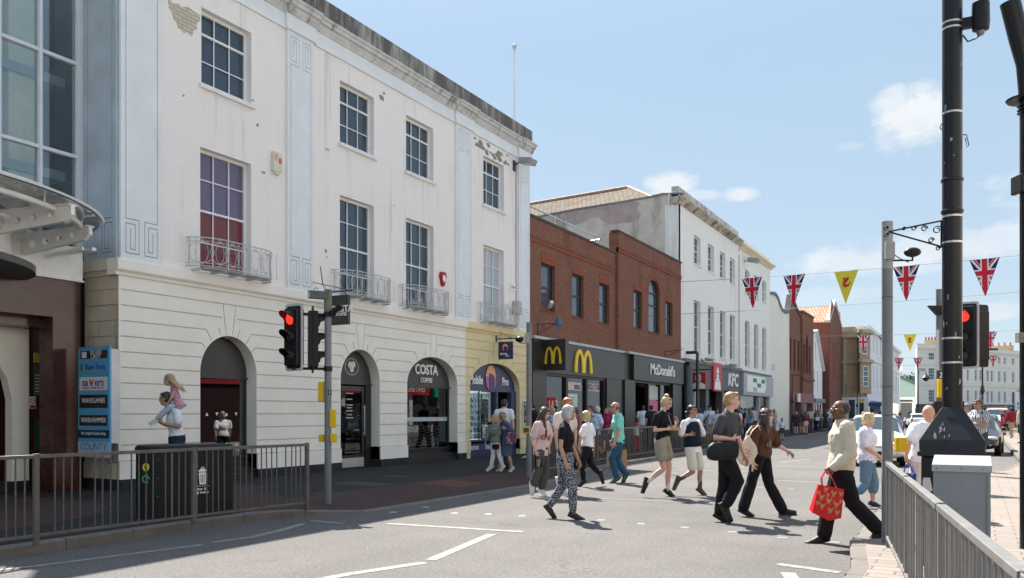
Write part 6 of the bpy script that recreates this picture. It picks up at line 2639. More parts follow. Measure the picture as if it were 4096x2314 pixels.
mb.tube([(0,0,ztop - .1),(-.15,.05,ztop + .05),(-.2,.05,ztop + .35)],.008,5)
mb.build('aerial',M_SIG,TL)

def ybox(parent,px0,px1,py0,py1,d,base,side=True,face=True):
 a,b = atd(px0,py1,d),atd(px1,py0,d)
 w = (V((b.x,b.y)) - V((a.x,a.y))).length
 M = frame(V((a.x,a.y,a.z)) - V(base),CAMR,(0,0,1))
 mb = MB(M)
 mb.box(0,w,0,b.z - a.z,-.04,.05)
 o = mb.build('push_button_box',M_YBOX,parent,bevel=.012)
 if face:
  mb = MB(M)
  mb.box(w * .15,w * .85,(b.z - a.z) * .2,(b.z - a.z) * .8,.06,.064)
  mb.build('button_panel',plain('button_black',(.03,.03,.03),.4),o) if face == 'black' else None
 return o

bs = (g[0],g[1],.05)
ybox(TL,1274,1298,1528,1608,dz_ + .06,bs)
ybox(TL,1320,1343,1640,1712,dz_ - .03,bs)
ybox(TL,1322,1346,1736,1770,dz_ - .03,bs)
ybox(TL,1276,1298,1738,1768,dz_ + .06,bs)
nl = atd(1318,1571,dz_ - .06) - V(bs)
mb = MB(frame(nl,CAMR,(0,0,1)))
mb.box(-.025,.035,-.035,.035,0,.003)
npb = mb.build('number_label',M_SBLK,TL)
wtext('lettering','1',frame(nl + V((0.004,0,0)) - CAMF * .004,CAMR,(0,0,1)),.06,M_WHITE,npb,depth=.002,bold=.02)

# plain grey pole by the phone shop
g = onZ(2116,1912,.05)
d_ = -g[0] * SN + g[1] * CS
zt = EYE + (HY - 1298) / FPX * d_
GP = thing('camera_pole','plain grey pole with a small black camera beside the phone shop','pole',(g[0],g[1],.04))
mb = MB()
mb.tube([(0,0,0),(0,0,zt)],.062,14)
mb.build('pole',M_POLE,GP,smooth=True)
q = atd(2078,1358,d_) - V((g[0],g[1],.04))
mb = MB()
mb.ball(q,(.10,.10,.07),12,8)
mb.tube([q + V((0,0,-.08)),V((0,0,q.z - .10)),V((0,0,q.z))],.012,5)
mb.build('camera',M_SIG,GP,smooth='all')
mb = MB(frame(V((0,0,q.z + .02)),CAMR,(0,0,1)))
mb.box(-.10,.02,-.12,.12,-.02,.075)
mb.build('control_box',M_POLEL,GP,bevel=.006)
ybox(GP,2090,2120,1706,1736,d_ - .05,(g[0],g[1],.04),face='black')

# tall grey pole at the right
g = onZ(3549,2192,.06)
d_ = -g[0] * SN + g[1] * CS
zt = EYE + (HY - 888) / FPX * d_
zs = EYE + (HY - 1052) / FPX * d_
RP = thing('signal_pole','tall grey pole with a pale sleeve and small camera beside the black lamp column','pole',(g[0],g[1],.05))
mb = MB()
mb.tube([(0,0,0),(0,0,zs)],.058,16)
mb.build('pole',M_POLE,RP,smooth=True)
mb = MB()
mb.tube([(0,0,zs - .12),(0,0,zt - .05)],.060,16)
mb.build('sleeve',M_POLEL,RP,smooth=True)
q = atd(3650,1010,d_) - V((g[0],g[1],.05))
M = frame(q,CAMR + V((0,0,.05)),(0,0,1))
mb = MB(M)
mb.ball((0,0,0),(.095,.055,.055),14,8)
cm = mb.build('camera',M_SIG,RP,smooth='all')
mb = MB(M)
mb.ball((0,.02,.0),(.097,.04,.054),12,6)
mb.build('camera_cover',M_POLEL,cm,smooth='all') if False else None
mb = MB()
bz_ = q.z - .09
mb.tube([(0,0,bz_),V((q.x,q.y,bz_)),V((q.x,q.y,q.z - .03))],.012,6)
mb.tube([(0,0,bz_ + .12),V((q.x * .5,q.y * .5,bz_ + .02)),V((q.x * .85,q.y * .85,bz_ - .02))],.006,5)
mb.build('camera_arm',M_SIG,RP)
mb = MB(frame(V((0,0,q.z)),CAMR,(0,0,1)))
mb.box(-.055,.045,-.09,.10,.05,.10)
mb.build('control_box',M_POLEL,RP,bevel=.006)
ybox(RP,3581,3623,1750,1808,d_ - .02,(g[0],g[1],.05))
for py in (1662,1190,1548):
 mb = MB()
 z = EYE + (HY - py) / FPX * d_ - .05
 mb.tube([(0,0,z - .006),(0,0,z + .006)],.0595,14)
 mb.build('strap',M_GALV,RP)
mb = MB(frame(V((0,0,1.18)) - CAMF * .06 + CAMR * .02,CAMR,(0,0,1)))
mb.box(0,.03,0,.12,0,.004)
mb.build('torn_sticker',M_SIGB,RP)

# rear grey pole with signal heads
d2 = 16.2
b = atd(3758,1652,d2)
R2 = thing('traffic_light','red-lit traffic light','traffic light',(b.x,b.y,.1))
R2['label'] = 'red-lit traffic light with the number 3 plate behind the black lamp column'
zt = EYE + (HY - 1180) / FPX * d2
mb = MB()
mb.tube([(0,0,0),(0,0,zt)],.062,14)
mb.build('pole',M_POLE,R2,smooth=True)
hc = atd(3858,1342,d2 - .5) - V((b.x,b.y,.1))
signal(R2,hc,(-CAMF.x * .72 - CAMR.x * .70,-CAMF.y * .72 - CAMR.y * .70),True,w=.36,h=1.04,bw=.46,bh=1.20)
hc2 = atd(3912,1345,d2 + .1) - V((b.x,b.y,.1))
signal(R2,hc2,(CAMF.x * .8 - CAMR.x * .3,CAMF.y * .8 - CAMR.y * .3),False,boardmat=M_SIG,bw=.40,bh=1.16)
mb = MB()
for dz in (.45,-.52):
 mb.tube([(0,0,hc.z + dz),(hc.x,hc.y,hc.z + dz),(hc2.x,hc2.y,hc2.z + dz)],.022,6)
mb.build('bracket',M_SIG,R2)
nl = V((0,0,EYE + (HY - 1503) / FPX * d2 - .1)) - CAMF * .066
mb = MB(frame(nl,CAMR,(0,0,1)))
mb.box(-.07,.07,-.08,.08,0,.004)
npb = mb.build('number_plate',M_SBLK,R2)
wtext('lettering','3',frame(nl - CAMF * .006,CAMR,(0,0,1)),.14,M_WHITE,npb,depth=.003,bold=.03)
ybox(R2,3750,3766,1518,1592,d2 - .1,(b.x,b.y,.1))
mb = MB(frame(atd(3738,1235,d2 - .1) - V((b.x,b.y,.1)),CAMR,(0,0,1)))
mb.prism([(-.12,.05),(.12,.05),(.12,-.12),(.04,-.12)][::-1],-.05,.05)
mb.build('detector',M_SIG,R2)
mb = MB()
q0,q1 = atd(3752,1320,d2 - .4) - V((b.x,b.y,.1)),atd(3752,1482,d2 - .4) - V((b.x,b.y,.1))
mb.tube([q0,q1],.022,6)
mb.build('white_strip',M_SIGB,R2)
qq = atd(3742,1655,d2 - .4) - V((b.x,b.y,.1))
mb = MB(frame(qq,CAMR,(0,0,1)))
mb.box(-.02,.5,-.55,.22,-.05,.05)
mb.build('control_cabinet',M_SIG,R2,bevel=.01)

# black lamp column with pyramid base -----------------------------------------
dC = 8.3
b = atd(3809,1652,dC)
LC = thing('lamp_column','thick glossy black lamp column with a pyramid-topped base box and steel bands','lamp column',(b.x,b.y,.12),0)
mb = MB()
mb.tube([(0,0,1.38),(0,0,6.6)],.088,20)
mb.build('column',M_GLOSSBLK,LC,smooth=True)
zc = lambda py: EYE + (HY - py) / FPX * dC - .12
mb = MB()
for py in (722,848):
 z = zc(py)
 mb.lathe([(.086,z - .02),(.098,z - .012),(.100,z),(.098,z + .012),(.086,z + .02)],n=20)
mb.build('collar',M_GLOSSBLK,LC,smooth=True)
mb = MB()
for py in (95,118,455,868,972,1355,1452):
 z = zc(py)
 mb.tube([(0,0,z - .009),(0,0,z + .009)],.0895,20)
mb.build('steel_band',M_BANDS,LC,smooth=True)
M_FLAKE = plain('bare_paint_flake',(.26,.26,.26),.6)
mb = MB()
s = .30
mb.rings([[(-x,-x,z),(x,-x,z),(x,x,z),(-x,x,z)] for x,z in ((.25,0),(.255,.05),(.255,1.02))])
mb.build('base_box',M_GLOSSBLK,LC,bevel=.012)
mb = MB()
mb.rings([[(-x,-x,z),(x,-x,z),(x,x,z),(-x,x,z)] for x,z in ((.262,1.02),(.288,1.03),(.288,1.07),(.272,1.08),(.272,1.175),(.092,1.475),(.09,1.48))])
pyr = mb.build('pyramid_top',plain('pyramid_black',(.014,.015,.018),.36,spec=.35,var=.25,scale=6,dirt=((.16,.15,.14),6,.70)),LC,bevel=.022)
# paint flakes on the sloping face
sl_ = math.atan2(.30,.180)
Mp = frame((0,-.2725,1.175),(1,0,0),(0,math.cos(sl_),math.sin(sl_)))
rng = random.Random(3)
mb = MB(Mp)
for cx_,cy_,s_ in ((-.09,.13,.035),(-.075,.17,.018),(-.06,.11,.022),(-.14,.06,.03),(-.13,.03,.022),(-.02,.05,.018),(-.06,.035,.02),(.03,.04,.014),(-.16,.08,.014),(.07,.10,.012),(-.05,.20,.01),(-.10,.09,.02)):
 n = 11
 if s_ > .015:
  mb.prism([(cx_ + s_ * rng.uniform(.12,1.0) * math.cos(2 * math.pi * i / n) * .5,cy_ + s_ * rng.uniform(.2,1.5) * math.sin(2 * math.pi * i / n)) for i in range(n)],.0,.0015)
mb.build('bare_patches',M_FLAKE,pyr)
mb = MB(Mp)
mb.prism([(.045 * math.cos(t),.245 + .02 * math.sin(t)) for t in (2 * math.pi * i / 20 for i in range(20))],0,.004)
mb.build('maker_plate',M_GLOSSBLK,pyr)
mb = MB()
rng = random.Random(8)
for i in range(14):
 a,z = rng.uniform(-2.6,-.5),rng.choice([rng.uniform(1.6,2.3),rng.uniform(2.4,6)])
 w_,h_ = rng.uniform(.004,.015),rng.uniform(.008,.035)
 mb.add([(.0888 * math.cos(a + s1),.0888 * math.sin(a + s1),z + s2) for s1,s2 in ((-w_ / .088,-h_),(w_ / .088 * .6,-h_ * .6),(w_ / .088,h_ * .5),(-w_ / .088 * .4,h_))],[(0,1,2,3)])
mb.build('bare_patches',M_FLAKE,LC)
q = V((.0,0,zc(112)))
mb = MB()
cx_ = .088 + .15
mb.lathe([(.0,zc(25)),(.045,zc(25)),(.075,zc(35)),(.078,zc(110)),(.072,zc(140)),(.04,zc(145))],(cx_,0,0),14)
mb.box(.08,cx_ - .05,-.03,.03,zc(125),zc(85))
cm = mb.build('dome_camera',M_SIG,LC,smooth=True)
mb = MB()
mb.ball((cx_,0,zc(148)),(.04,.04,.04),12,6)
mb.build('dome',glass_dark('camera_dome',(.15,.16,.17),.1),cm,smooth='all')
mb = MB()
mb.tube([(.09,0,zc(150)),(.13,0,zc(178)),(.19,0,zc(172)),(cx_,0,zc(160))],.008,5)
mb.tube([(.09,0,zc(545)),(.12,0,zc(548)),(.14,0,zc(590)),(.125,0,zc(598)),(.11,0,zc(560))],.005,5)
mb.tube([(-.09,0,zc(490)),(-.105,0,zc(505)),(-.09,0,zc(515))],.005,5)
mb.build('cable',M_SIG,LC)
# scrolled flag bracket pointing left
mb = MB()
x0_ = -.088
xe = -.56
zt_,zb_ = zc(880),zc(988)
mb.tube([(x0_,0,zt_),(xe,0,zc(905))],.009,5)
mb.tube([(xe,0,zc(905)),(x0_,0,zc(985))],.009,5)
mb.tube([(x0_ - .005,0,zt_),(x0_ - .005,0,zb_)],.010,5)

def scroll(cx__,cz__,r0,turns=1.3,s=1,a0=0):
 return [(cx__ + s * r0 * (1 - .6 * k / 16) * math.cos(a0 + turns * 2 * math.pi * k / 16),0,cz__ + r0 * (1 - .6 * k / 16) * math.sin(a0 + turns * 2 * math.pi * k / 16)) for k in range(17)]

for c_ in ((-.13,zc(915),.04),(-.24,zc(905),.03),(-.33,zc(900),.026),(-.42,zc(898),.018),(-.58,zc(890),.022),(-.575,zc(918),.022),(-.18,zc(955),.028),(-.12,zc(990),.022)):
 mb.tube(scroll(*c_),.0055,4)
mb.build('scroll_bracket',M_GLOSSBLK,LC)

# cabinet
tf = 6.9
a_ = atd(3730,1652,tf)
b_ = V((onY(3966,1652,a_.y)[0],a_.y,EYE))
w_ = (b_ - a_).length
CB = thing('utility_cabinet','plain pale grey steel utility cabinet standing in front of the black lamp column','cabinet',(a_.x,a_.y,.12),0)
zf = EYE - (1858 - HY) / FPX * tf - .12
zb2 = EYE - (1818 - HY) / FPX * (tf + .48) - .12
M_CAB = plain('cabinet_grey',(.17,.195,.215),.45,var=.07,scale=2.5,dirt=((.18,.19,.19),2.2,.64))
mb = MB()
mb.box(.005,w_ - .005,.004,.44,0,zf - .01)
mb.build('body',M_CAB,CB,bevel=.006)
mb = MB()
mb.rings([[(-.004,-.01,zf - .055),(w_ + .004,-.01,zf - .055),(w_ + .004,.46,zb2 - .055),(-.004,.46,zb2 - .055)],
[(-.004,-.01,zf),(w_ + .004,-.01,zf),(w_ + .004,.46,zb2),(-.004,.46,zb2)]])
mb.build('lid',plain('cabinet_lid',(.27,.30,.31),.45,var=.06,dirt=((.28,.28,.26),5,.62)),CB,bevel=.004)
mb = MB()
mb.box(w_ - .035,w_ - .031,.0,.003,.02,zf - .07)
for x in (.03,w_ * .5,w_ - .06):
 mb.tube([(x,-.012,zf - .03),(x,-.009,zf - .03)],.006,8)
mb.build('seam',plain('cabinet_seam',(.12,.12,.12),.6),CB)
mb = MB(frame((-.045,.02,zf - .17),(1,0,.35),(0,.2,1)))
mb.prism([(-.035,-.05),(.03,-.055),(.045,.05),(.0,.065),(-.02,.03)],0,.003)
mb.build('torn_label',M_SIGB,CB)
rng = random.Random(12)
mb = MB()
for i in range(14):
 x,z = rng.uniform(.03,w_ * .5),rng.uniform(.3,zf - .1)
 mb.box(x,x + rng.uniform(.008,.04),.0015,.0035,z,z + rng.uniform(.002,.006))
mb.build('scuffs',plain('scuff',(.12,.13,.13),.7),CB)

# black bent column at the very edge
dE = 9.2
b = atd(4112,1652,dE)
EC_ = thing('bent_lamp_column','tall black column at the right edge whose thick arm bends left at the top','lamp column',(b.x,b.y,.12),YAW)
zc = lambda py: EYE + (HY - py) / FPX * dE - .12
xo = lambda px: (px - 4112) / FPX * dE
mb = MB()
mb.tube([(0,0,0),(0,0,zc(420))],.078,16)
mb.tube([(0,0,zc(420)),(xo(4100),0,zc(260)),(xo(4078),0,zc(160)),(xo(4040),0,zc(10))],[.08,.085,.10,.10],16)
mb.build('column',M_GLOSSBLK,EC_,smooth=True)
mb = MB()
mb.lathe([(.06,zc(412)),(.20,zc(402)),(.21,zc(396)),(.06,zc(390))],n=20)
for py in (425,440,452):
 mb.lathe([(.075,zc(py) - .012),(.105,zc(py)),(.075,zc(py) + .012)],n=18)
mb.build('collar',M_GLOSSBLK,EC_,smooth=True)
mb = MB()
mb.box(xo(4063),xo(4085),-.1,.1,zc(775),zc(703))
mb.build('small_box',M_SIG,EC_,bevel=.01)
mb = MB()
mb.box(xo(4042),xo(4100),-.16,-.08,zc(1374),zc(1336))
mb.build('timber_block',plain('weathered_timber',(.19,.17,.14),.85,var=.35,scale=9),EC_,bevel=.004)

# lamp columns further off ----------------------------------------------------
def thinlamp(name,px,d,pytop,label,arm=None,r=.06,group='black street lamps further down the street'):
 p = atd(px,1652,d)
 t = thing(name,label,'street lamp',(p.x,p.y,.1),YAW,group=group)
 z = EYE + (HY - pytop) / FPX * d - .1
 mb = MB()
 mb.tube([(0,0,0),(0,0,1.1),(0,0,1.15),(0,0,z)],[r * 1.7,r * 1.6,r,r * .7],10)
 mb.build('column',M_BLK,t,smooth=True)
 mb = MB()
 if arm == 'lantern':
  zz_ = EYE + (HY - 1500) / FPX * d
  mb.tube([(0,0,zz_ - .6),(.1,0,zz_ + .3),(.55,0,zz_ + .45),(.95,0,zz_ + .3),(.95,0,zz_)],.04,6)
  mb.lathe([(.05,zz_ + .05),(.12,zz_ - .1),(.45,zz_ - .45),(.35,zz_ - .65),(.1,zz_ - .9)],(.95,0,0),10)
  mb.box(-.2,.9,-.12,.12,z - .02,z + .06)
 else:
  mb.box(-.7 if arm == 'l' else -.05,.1 if arm == 'l' else .7,-.1,.1,z - .03,z + .07)
  mb.lathe([(r * 1.1,z * .52),(r * 2.2,z * .56),(r * 1.2,z * .62)],n=8)
 mb.build('lamp_head',M_BLK,t)
 return t

thinlamp('street_lamp',3169,60,1502,'black street lamp in front of the gabled brick building','r')
thinlamp('street_lamp',3429,84,1556,'black street lamp in front of the stone corner building','l')
thinlamp('street_lamp',3672,105,1478,'tall black street lamp with a hanging lantern at the corner of the cream terrace','lantern',r=.09)
thinlamp('street_lamp',3930,42,1400,'dark banded pole standing behind the right-hand traffic light','r',r=.05)

# bunting -----------------------------------------------------------------
M_FB = plain('flag_blue',(.012,.02,.10),.7,var=.03)
M_FW = plain('flag_white',(.80,.80,.80),.7,var=.02)
M_FR = plain('flag_red',(.60,.02,.04),.7,var=.03)
M_FY = plain('flag_yellow',(.80,.66,.06),.7,var=.03)
M_FD = plain('flag_dragon_red',(.48,.04,.015),.7,var=.03)

def clip_tri(poly,tri):
 out = list(poly)
 for i in range(3):
  a,b = V(tri[i]),V(tri[(i + 1) % 3])
  e = b - a
  new = []
  for j in range(len(out)):
   p,q = V(out[j]),V(out[(j + 1) % len(out)])
   sp = e.x * (p.y - a.y) - e.y * (p.x - a.x)
   sq = e.x * (q.y - a.y) - e.y * (q.x - a.x)
   if sp >= 0:
    new.append(tuple(p))
   if sp * sq < 0:
    k = sp / (sp - sq)
    new.append(tuple(p + (q - p) * k))
  out = new
  if len(out) < 3:
   return []
 return out

DRAGON = [(-.06,.02),(-.02,.12),(.06,.05),(.04,.14),(.13,.2),(.18,.36),(.10,.30),(.02,.36),(-.02,.26),(-.08,.30),(-.06,.36),(-.14,.34),(-.20,.28),(-.12,.24),(-.14,.16),(-.24,.18),(-.16,.10),(-.24,.02),(-.14,.02),(-.22,-.08),(-.10,-.04),(-.10,-.14),(-.02,-.08),(.02,-.16),(.06,-.06),(.14,-.08),(.20,.02),(.24,.0),(.22,.10),(.28,.12),(.20,.14),(.17,.05),(.10,.0),(.06,.04)]

def pennant(name,p,d,w,h,kind,label,group,sway=0.0):
 d = V((d.x,d.y,0)).normalized()
 nrm = V((d.y,-d.x,0))
 nrm = nrm if nrm.dot(V((0,0,0)) - V((p.x,p.y,0))) > 0 else -nrm
 t = thing(name,label,'pennant',p,group=group)
 tri = [(-w / 2,0),(0,-h),(w / 2,0)]
 shapes = []
 if kind == 'jack':
  c = (0,-h * .38)
  shapes.append((0,tri))
  def bar(ang,wd,m,off=0.0,l0=-2,l1=2):
   u = V((math.cos(ang),math.sin(ang)))
   v = V((-u.y,u.x))
   q = V(c) + v * off
   shapes.append((m,[tuple(q + u * l0 * h - v * wd / 2),tuple(q + u * l1 * h - v * wd / 2),tuple(q + u * l1 * h + v * wd / 2),tuple(q + u * l0 * h + v * wd / 2)]))
  for a in (R(52),R(128)):
   bar(a,.105 * h,1)
  for a,o in ((R(52),.022 * h),(R(128),-.022 * h)):
   bar(a,.040 * h,2,o)
  bar(R(90),.27 * w,1)
  bar(0,.26 * w,1)
  bar(R(90),.18 * w,2)
  bar(0,.17 * w,2)
  mats = [M_FB,M_FW,M_FR]
 else:
  shapes.append((0,tri))
  s_ = h * .55
  shapes.append((1,[(x * s_ * 1.05 ,-h * .42 + y * s_ * 1.25) for x,y in DRAGON]))
  mats = [M_FY,M_FD]
 mb = MB()

 def warp(x,y,z):
  k_ = max(0.0,-y / h)
  bx = sway * k_
  q = d * x + V((0,0,y)) + nrm * (z + bx)
  return q
 for i,(m,poly) in enumerate(shapes):
  tc = [(-w / 2,0),(0,-h),(w / 2,0)]
  pl_ = poly if i == 0 or kind != 'jack' else clip_tri(poly,tc)
  if len(pl_) < 3:
   continue
  mb.m = m
  for s_,zz_ in ((1,.003 + .0022 * i),(-1,-.003 - .0022 * i)):
   tr = tessellate_polygon([[V((x,y,0)) for x,y in pl_]])
   vs = [warp(x,y,zz_) for x,y in pl_]
   mb.add(vs,[tuple(f) for f in tr])
 f = mb.build('flag',mats,t)
 return t

def bunting(p,q,flags,kinds,w,h,lname,glabel,lab,sag=.25,n=24):
 pts = [p + (q - p) * (i / n) - V((0,0,sag * 4 * (i / n) * (1 - i / n))) for i in range(n + 1)]
 mb = MB()
 mb.tube(pts,.011,4)
 tag(mb.build('bunting_line',plain('grey_cord',(.25,.27,.3),.7)),lname,'bunting line')
 d = (q - p).normalized()
 for f,k in zip(flags,kinds):
  i = f * n
  a = int(min(n - 1,i))
  c = pts[a] + (pts[a + 1] - pts[a]) * (i - a)
  pennant('pennant',c,d,w,h,k[0],k[1],glabel,sway=random.uniform(-.16,.16))

def frac(p,q,px):
 """fraction of the way from p to q of the point seen at column px"""
 r = ray(px,HY)
 ex,ey = q.x - p.x,q.y - p.y
 den = r.x * ey - r.y * ex
 s_ = (r.y * p.x - r.x * p.y) / den
 return s_

random.seed(21)
LW = V((-14.0,45.45,onX(2716,1130,-14)[1]))
E1 = atd(4300,1000,32.9)
fl = [frac(LW,E1,px) for px in (3007,3177,3385,3625,3938)]
bunting(LW,E1,fl,[('jack','union flag pennant leftmost on the nearest line, in front of the white building'),('jack','union flag pennant on the nearest line beside the yellow dragon pennant, to its left'),
('dragon','large yellow pennant with a red dragon on the nearest line'),('jack','union flag pennant between the grey pole and the black lamp column'),
('jack','largest union flag pennant right of the black lamp column')],1.15,1.5,'thin bunting line with large pennants strung from the white building','pennants on the nearest bunting line','',sag=.12)
mb = MB()
L2a,L2b = V((-14.0,45.5,onX(2718,1258,-14)[1])),atd(4300,1150,33)
mb.tube([L2a + (L2b - L2a) * i / 12 - V((0,0,.4 * (i / 12) * (1 - i / 12))) for i in range(13)],.010,4)
tag(mb.build('stay_wire',plain('grey_cord',(.25,.27,.3),.7)),'bare thin wire strung below the nearest bunting line','wire')
A3,B3_ = atd(3150,1347,77),atd(4500,1300,77)
bunting(A3,B3_,[frac(A3,B3_,px) for px in (3452,3540,3640,3962)],[('jack','small union flag pennant in front of the stone corner building'),('jack','small union flag pennant mostly hidden behind the tall grey pole'),('dragon','smaller yellow dragon pennant right of the tall grey pole'),
('jack','small union flag pennant hidden behind the right traffic light')],1.15,1.5,'second bunting line further down the street','pennants on the second bunting line','',sag=.2)
A4,B4 = atd(3250,1436,111),atd(4500,1396,108)
bunting(A4,B4,[frac(A4,B4,px) for px in (3596,3672,3790,3972)],[('jack','tiny union flag pennant just right of the tall grey pole'),('jack','tiny union flag pennant at the left corner of the cream terrace'),('dragon','tiny yellow pennant by the rear signal pole'),
('jack','tiny union flag pennant over the cream terrace right of the traffic light')],1.15,1.5,'third bunting line far down the street','pennants on the third bunting line','',sag=.3)
mb = MB()
mb.tube([atd(3240,1430,95),atd(3590,1462,100),atd(3900,1462,105)],.014,4)
tag(mb.build('stay_wire',plain('grey_cord',(.25,.27,.3),.7)),'bare wire below the third bunting line','wire')

# ================================================================== VEHICLES
M_TYRE = plain('tyre',(.015,.015,.016),.8)
M_RIM = plain('wheel_rim',(.35,.36,.37),.35,metal=.6)
M_CGL = glass_dark('car_glass',(.04,.06,.07),.03,wav=0)
M_CBLK = plain('car_black_trim',(.015,.015,.016),.5)
M_HL = plain('headlight',(.55,.58,.60),.12,metal=.4,var=.2,scale=12)
M_TLR = plain('tail_light',(.45,.02,.02),.2)

def car(name,label,loc,rz,col,L=4.1,W=1.74,H=1.48,group=None,rack=False,van=False):
 t = thing(name,label,'van' if van else 'car',loc,rz,group=group)
 paint = plain(name + '_paint_%d' % int(sum(col) * 1000),col,.25,var=.02,coat=.6,spec=.5)
 hw = W / 2
 B = H * .60 if not van else H * .55
 hx = L / 2
 if van:
  S_ = [(-hx,hw * .93,.35,B,H * .97,hw * .86),(-hx + .1,hw,.28,B,H,hw * .9),(hx - 2.0,hw,.25,B,H,hw * .9),(hx - 1.55,hw,.25,B,H * .97,hw * .87),
(hx - .75,hw,.25,B * 1.0,B + .10,hw * .85),(hx - .12,hw * .95,.26,B * .80,B * .84,hw * .8),(hx,hw * .82,.34,B * .60,B * .64,hw * .7)]
 else:
  S_ = [(-hx,hw * .84,.38,B * .86,B * .90,hw * .74),(-hx + .07,hw * .93,.28,B,B + .05,hw * .80),(-hx + .18,hw * .96,.24,B,B + .12,hw * .80),(-hx + .55,hw,.22,B,H * .95,hw * .72),
(-hx + 1.2,hw,.20,B * .99,H,hw * .72),(0,hw,.20,B * .98,H,hw * .72),(hx - 1.85,hw,.20,B * .97,H * .965,hw * .70),
(hx - 1.05,hw,.20,B * .96,B + .06,hw * .78),(hx - .5,hw * .97,.20,B * .84,B * .90,hw * .74),(hx - .14,hw * .88,.22,B * .68,B * .76,hw * .66),(hx,hw * .72,.30,B * .52,B * .58,hw * .52)]

 def ring(s_):
  x,w,zb,bz__,zt__,wr = s_
  half = [(w * .86,zb),(w * .985,zb + .14),(w,(zb + bz__) / 2),(w * .985,bz__ - .03),(w * .955,bz__),(wr,zt__ - .06),(wr * .86,zt__ - .012),(wr * .4,zt__)]
  return [V((x,y,z)) for y,z in half] + [V((x,-y,z)) for y,z in reversed(half)]
 mb = MB()
 mb.rings([ring(s_) for s_ in S_])
 body = mb.build('body',paint,t,smooth='all')
 md = body.modifiers.new('sub','SUBSURF')
 md.levels = md.render_levels = 1
 rg = [ring(s_) for s_ in S_]
 fi = 3 if van else 6
 ri = 0 if van else 3
 N = len(rg[0])

 def face_pts(a,b,i,j,k0=.06,k1=.92,off=.012):
  p = [rg[a][i],rg[a][j],rg[b][j],rg[b][i]]
  return p
 def glass(nm,quad,off):
  c = sum(quad,V((0,0,0))) / 4
  nrm = (quad[1] - quad[0]).cross(quad[2] - quad[1]).normalized()
  if nrm.dot(c - V((0,0,H * .5))) < 0:
   nrm = -nrm
  vs = [q + nrm * off for q in quad] + [q - nrm * .02 for q in quad]
  m = MB()
  m.add(vs,[(0,1,2,3),(7,6,5,4),(0,4,5,1),(1,5,6,2),(2,6,7,3),(3,7,4,0)])
  return m.build(nm,M_CGL,t)
 def mixp(a,b,k):
  return a + (b - a) * k
 r0,r1 = rg[fi],rg[fi + 1]
 def screen(nm,r0,r1,k0,k1,fx):
  off = V((fx,0,.8)).normalized() * .022
  m = MB()
  lo = [mixp(r0[i],r1[i],k0) + off for i in range(5,11)]
  hi = [mixp(r0[i],r1[i],k1) + off for i in range(5,11)]
  m.add(lo + hi + [q - off * 1.6 for q in lo + hi],[(i,i + 1,i + 7,i + 6) for i in range(5)] + [(12 + i,18 + i,19 + i,13 + i) for i in range(5)] + [(0,12,13,1),(0,6,18,12),(5,17,23,11)])
  return m.build(nm,M_CGL,t)
 screen('windscreen',r0,r1,.08,.92,.6)
 if not van:
  r0,r1 = rg[3],rg[2]
  screen('rear_window',r0,r1,.1,.8,-.9)
 for sgn in (0,1):
  i,j = (4,5) if sgn == 0 else (N - 5,N - 6)
  for a,b in (((3,5),(5,6)) if not van else ((2,3),)):
   pa,pb,qa,qb = rg[a][i],rg[b][i],rg[a][j],rg[b][j]
   glass('side_window',[mixp(mixp(pa,qa,.12),mixp(pb,qb,.12),.04),mixp(mixp(pa,qa,.12),mixp(pb,qb,.12),.96),mixp(mixp(pa,qa,.9),mixp(pb,qb,.9),.96),mixp(mixp(pa,qa,.9),mixp(pb,qb,.9),.04)],.012)
 for x in (hx - .82,-hx + .72):
  for s_ in (-1,1):
   mb = MB(Matrix.Translation(V((x,s_ * (hw - .10),.31))) @ Matrix.Rotation(R(90),4,'X'))
   mb.lathe([(.19,-.11),(.30,-.11),(.315,-.07),(.315,.07),(.30,.11),(.19,.11)],n=22)
   w = mb.build('wheel',M_TYRE,t,smooth=True)
   mb = MB(Matrix.Translation(V((x,s_ * (hw - .10),.31))) @ Matrix.Rotation(R(90),4,'X'))
   mb.lathe([(.0,-.105),(.19,-.10),(.195,.0),(.19,.10),(.0,.105)],n=18)
   mb.build('rim',M_RIM,w,smooth=True)
   mb = MB(Matrix.Translation(V((x,s_ * (hw - .035),.31))) @ Matrix.Rotation(R(90),4,'X'))
   mb.lathe([(.30,-.045),(.375,-.04),(.375,.04),(.30,.045)],n=22)
   mb.build('wheel_arch',M_CBLK,t)
 f = S_[-1]
 for s_ in (-1,1):
  mb = MB()
  mb.ball((hx - .26,s_ * hw * .70,B * .70),(.22,.17,.085),12,8,Matrix.Rotation(R(-28 * s_),3,'Z'))
  mb.build('headlight',M_HL,t,smooth='all')
  mb = MB()
  mb.ball((-hx + .08,s_ * hw * .78,B * (.96 if not van else .9)),(.09,.13,.15),10,8)
  mb.build('tail_light',M_TLR,t,smooth='all')
  mb = MB()
  mb.ball((hx - 1.25,s_ * (hw + .09),B + .07),(.07,.11,.075),10,7)
  mb.build('wing_mirror',paint,t,smooth='all')
  mb = MB()
  mb.ball((hx - .10,s_ * hw * .62,.40),(.07,.07,.06),8,6)
  mb.build('fog_lamp',M_HL,t,smooth='all')
 mb = MB()
 mb.box(hx - .10,hx + .022,-hw * .45,hw * .45,.34,.46)
 mb.box(hx - .12,hx - .0,-hw * .42,hw * .42,B * .56,B * .66)
 mb.box(-hx - .01,-hx + .12,-hw * .7,hw * .7,.26,.36)
 mb.build('grille',M_CBLK,t,bevel=.01)
 mb = MB()
 mb.box(hx + .024,hx + .034,-.26,.26,.45,.56)
 mb.build('front_plate',M_WHITE,t)
 mb = MB()
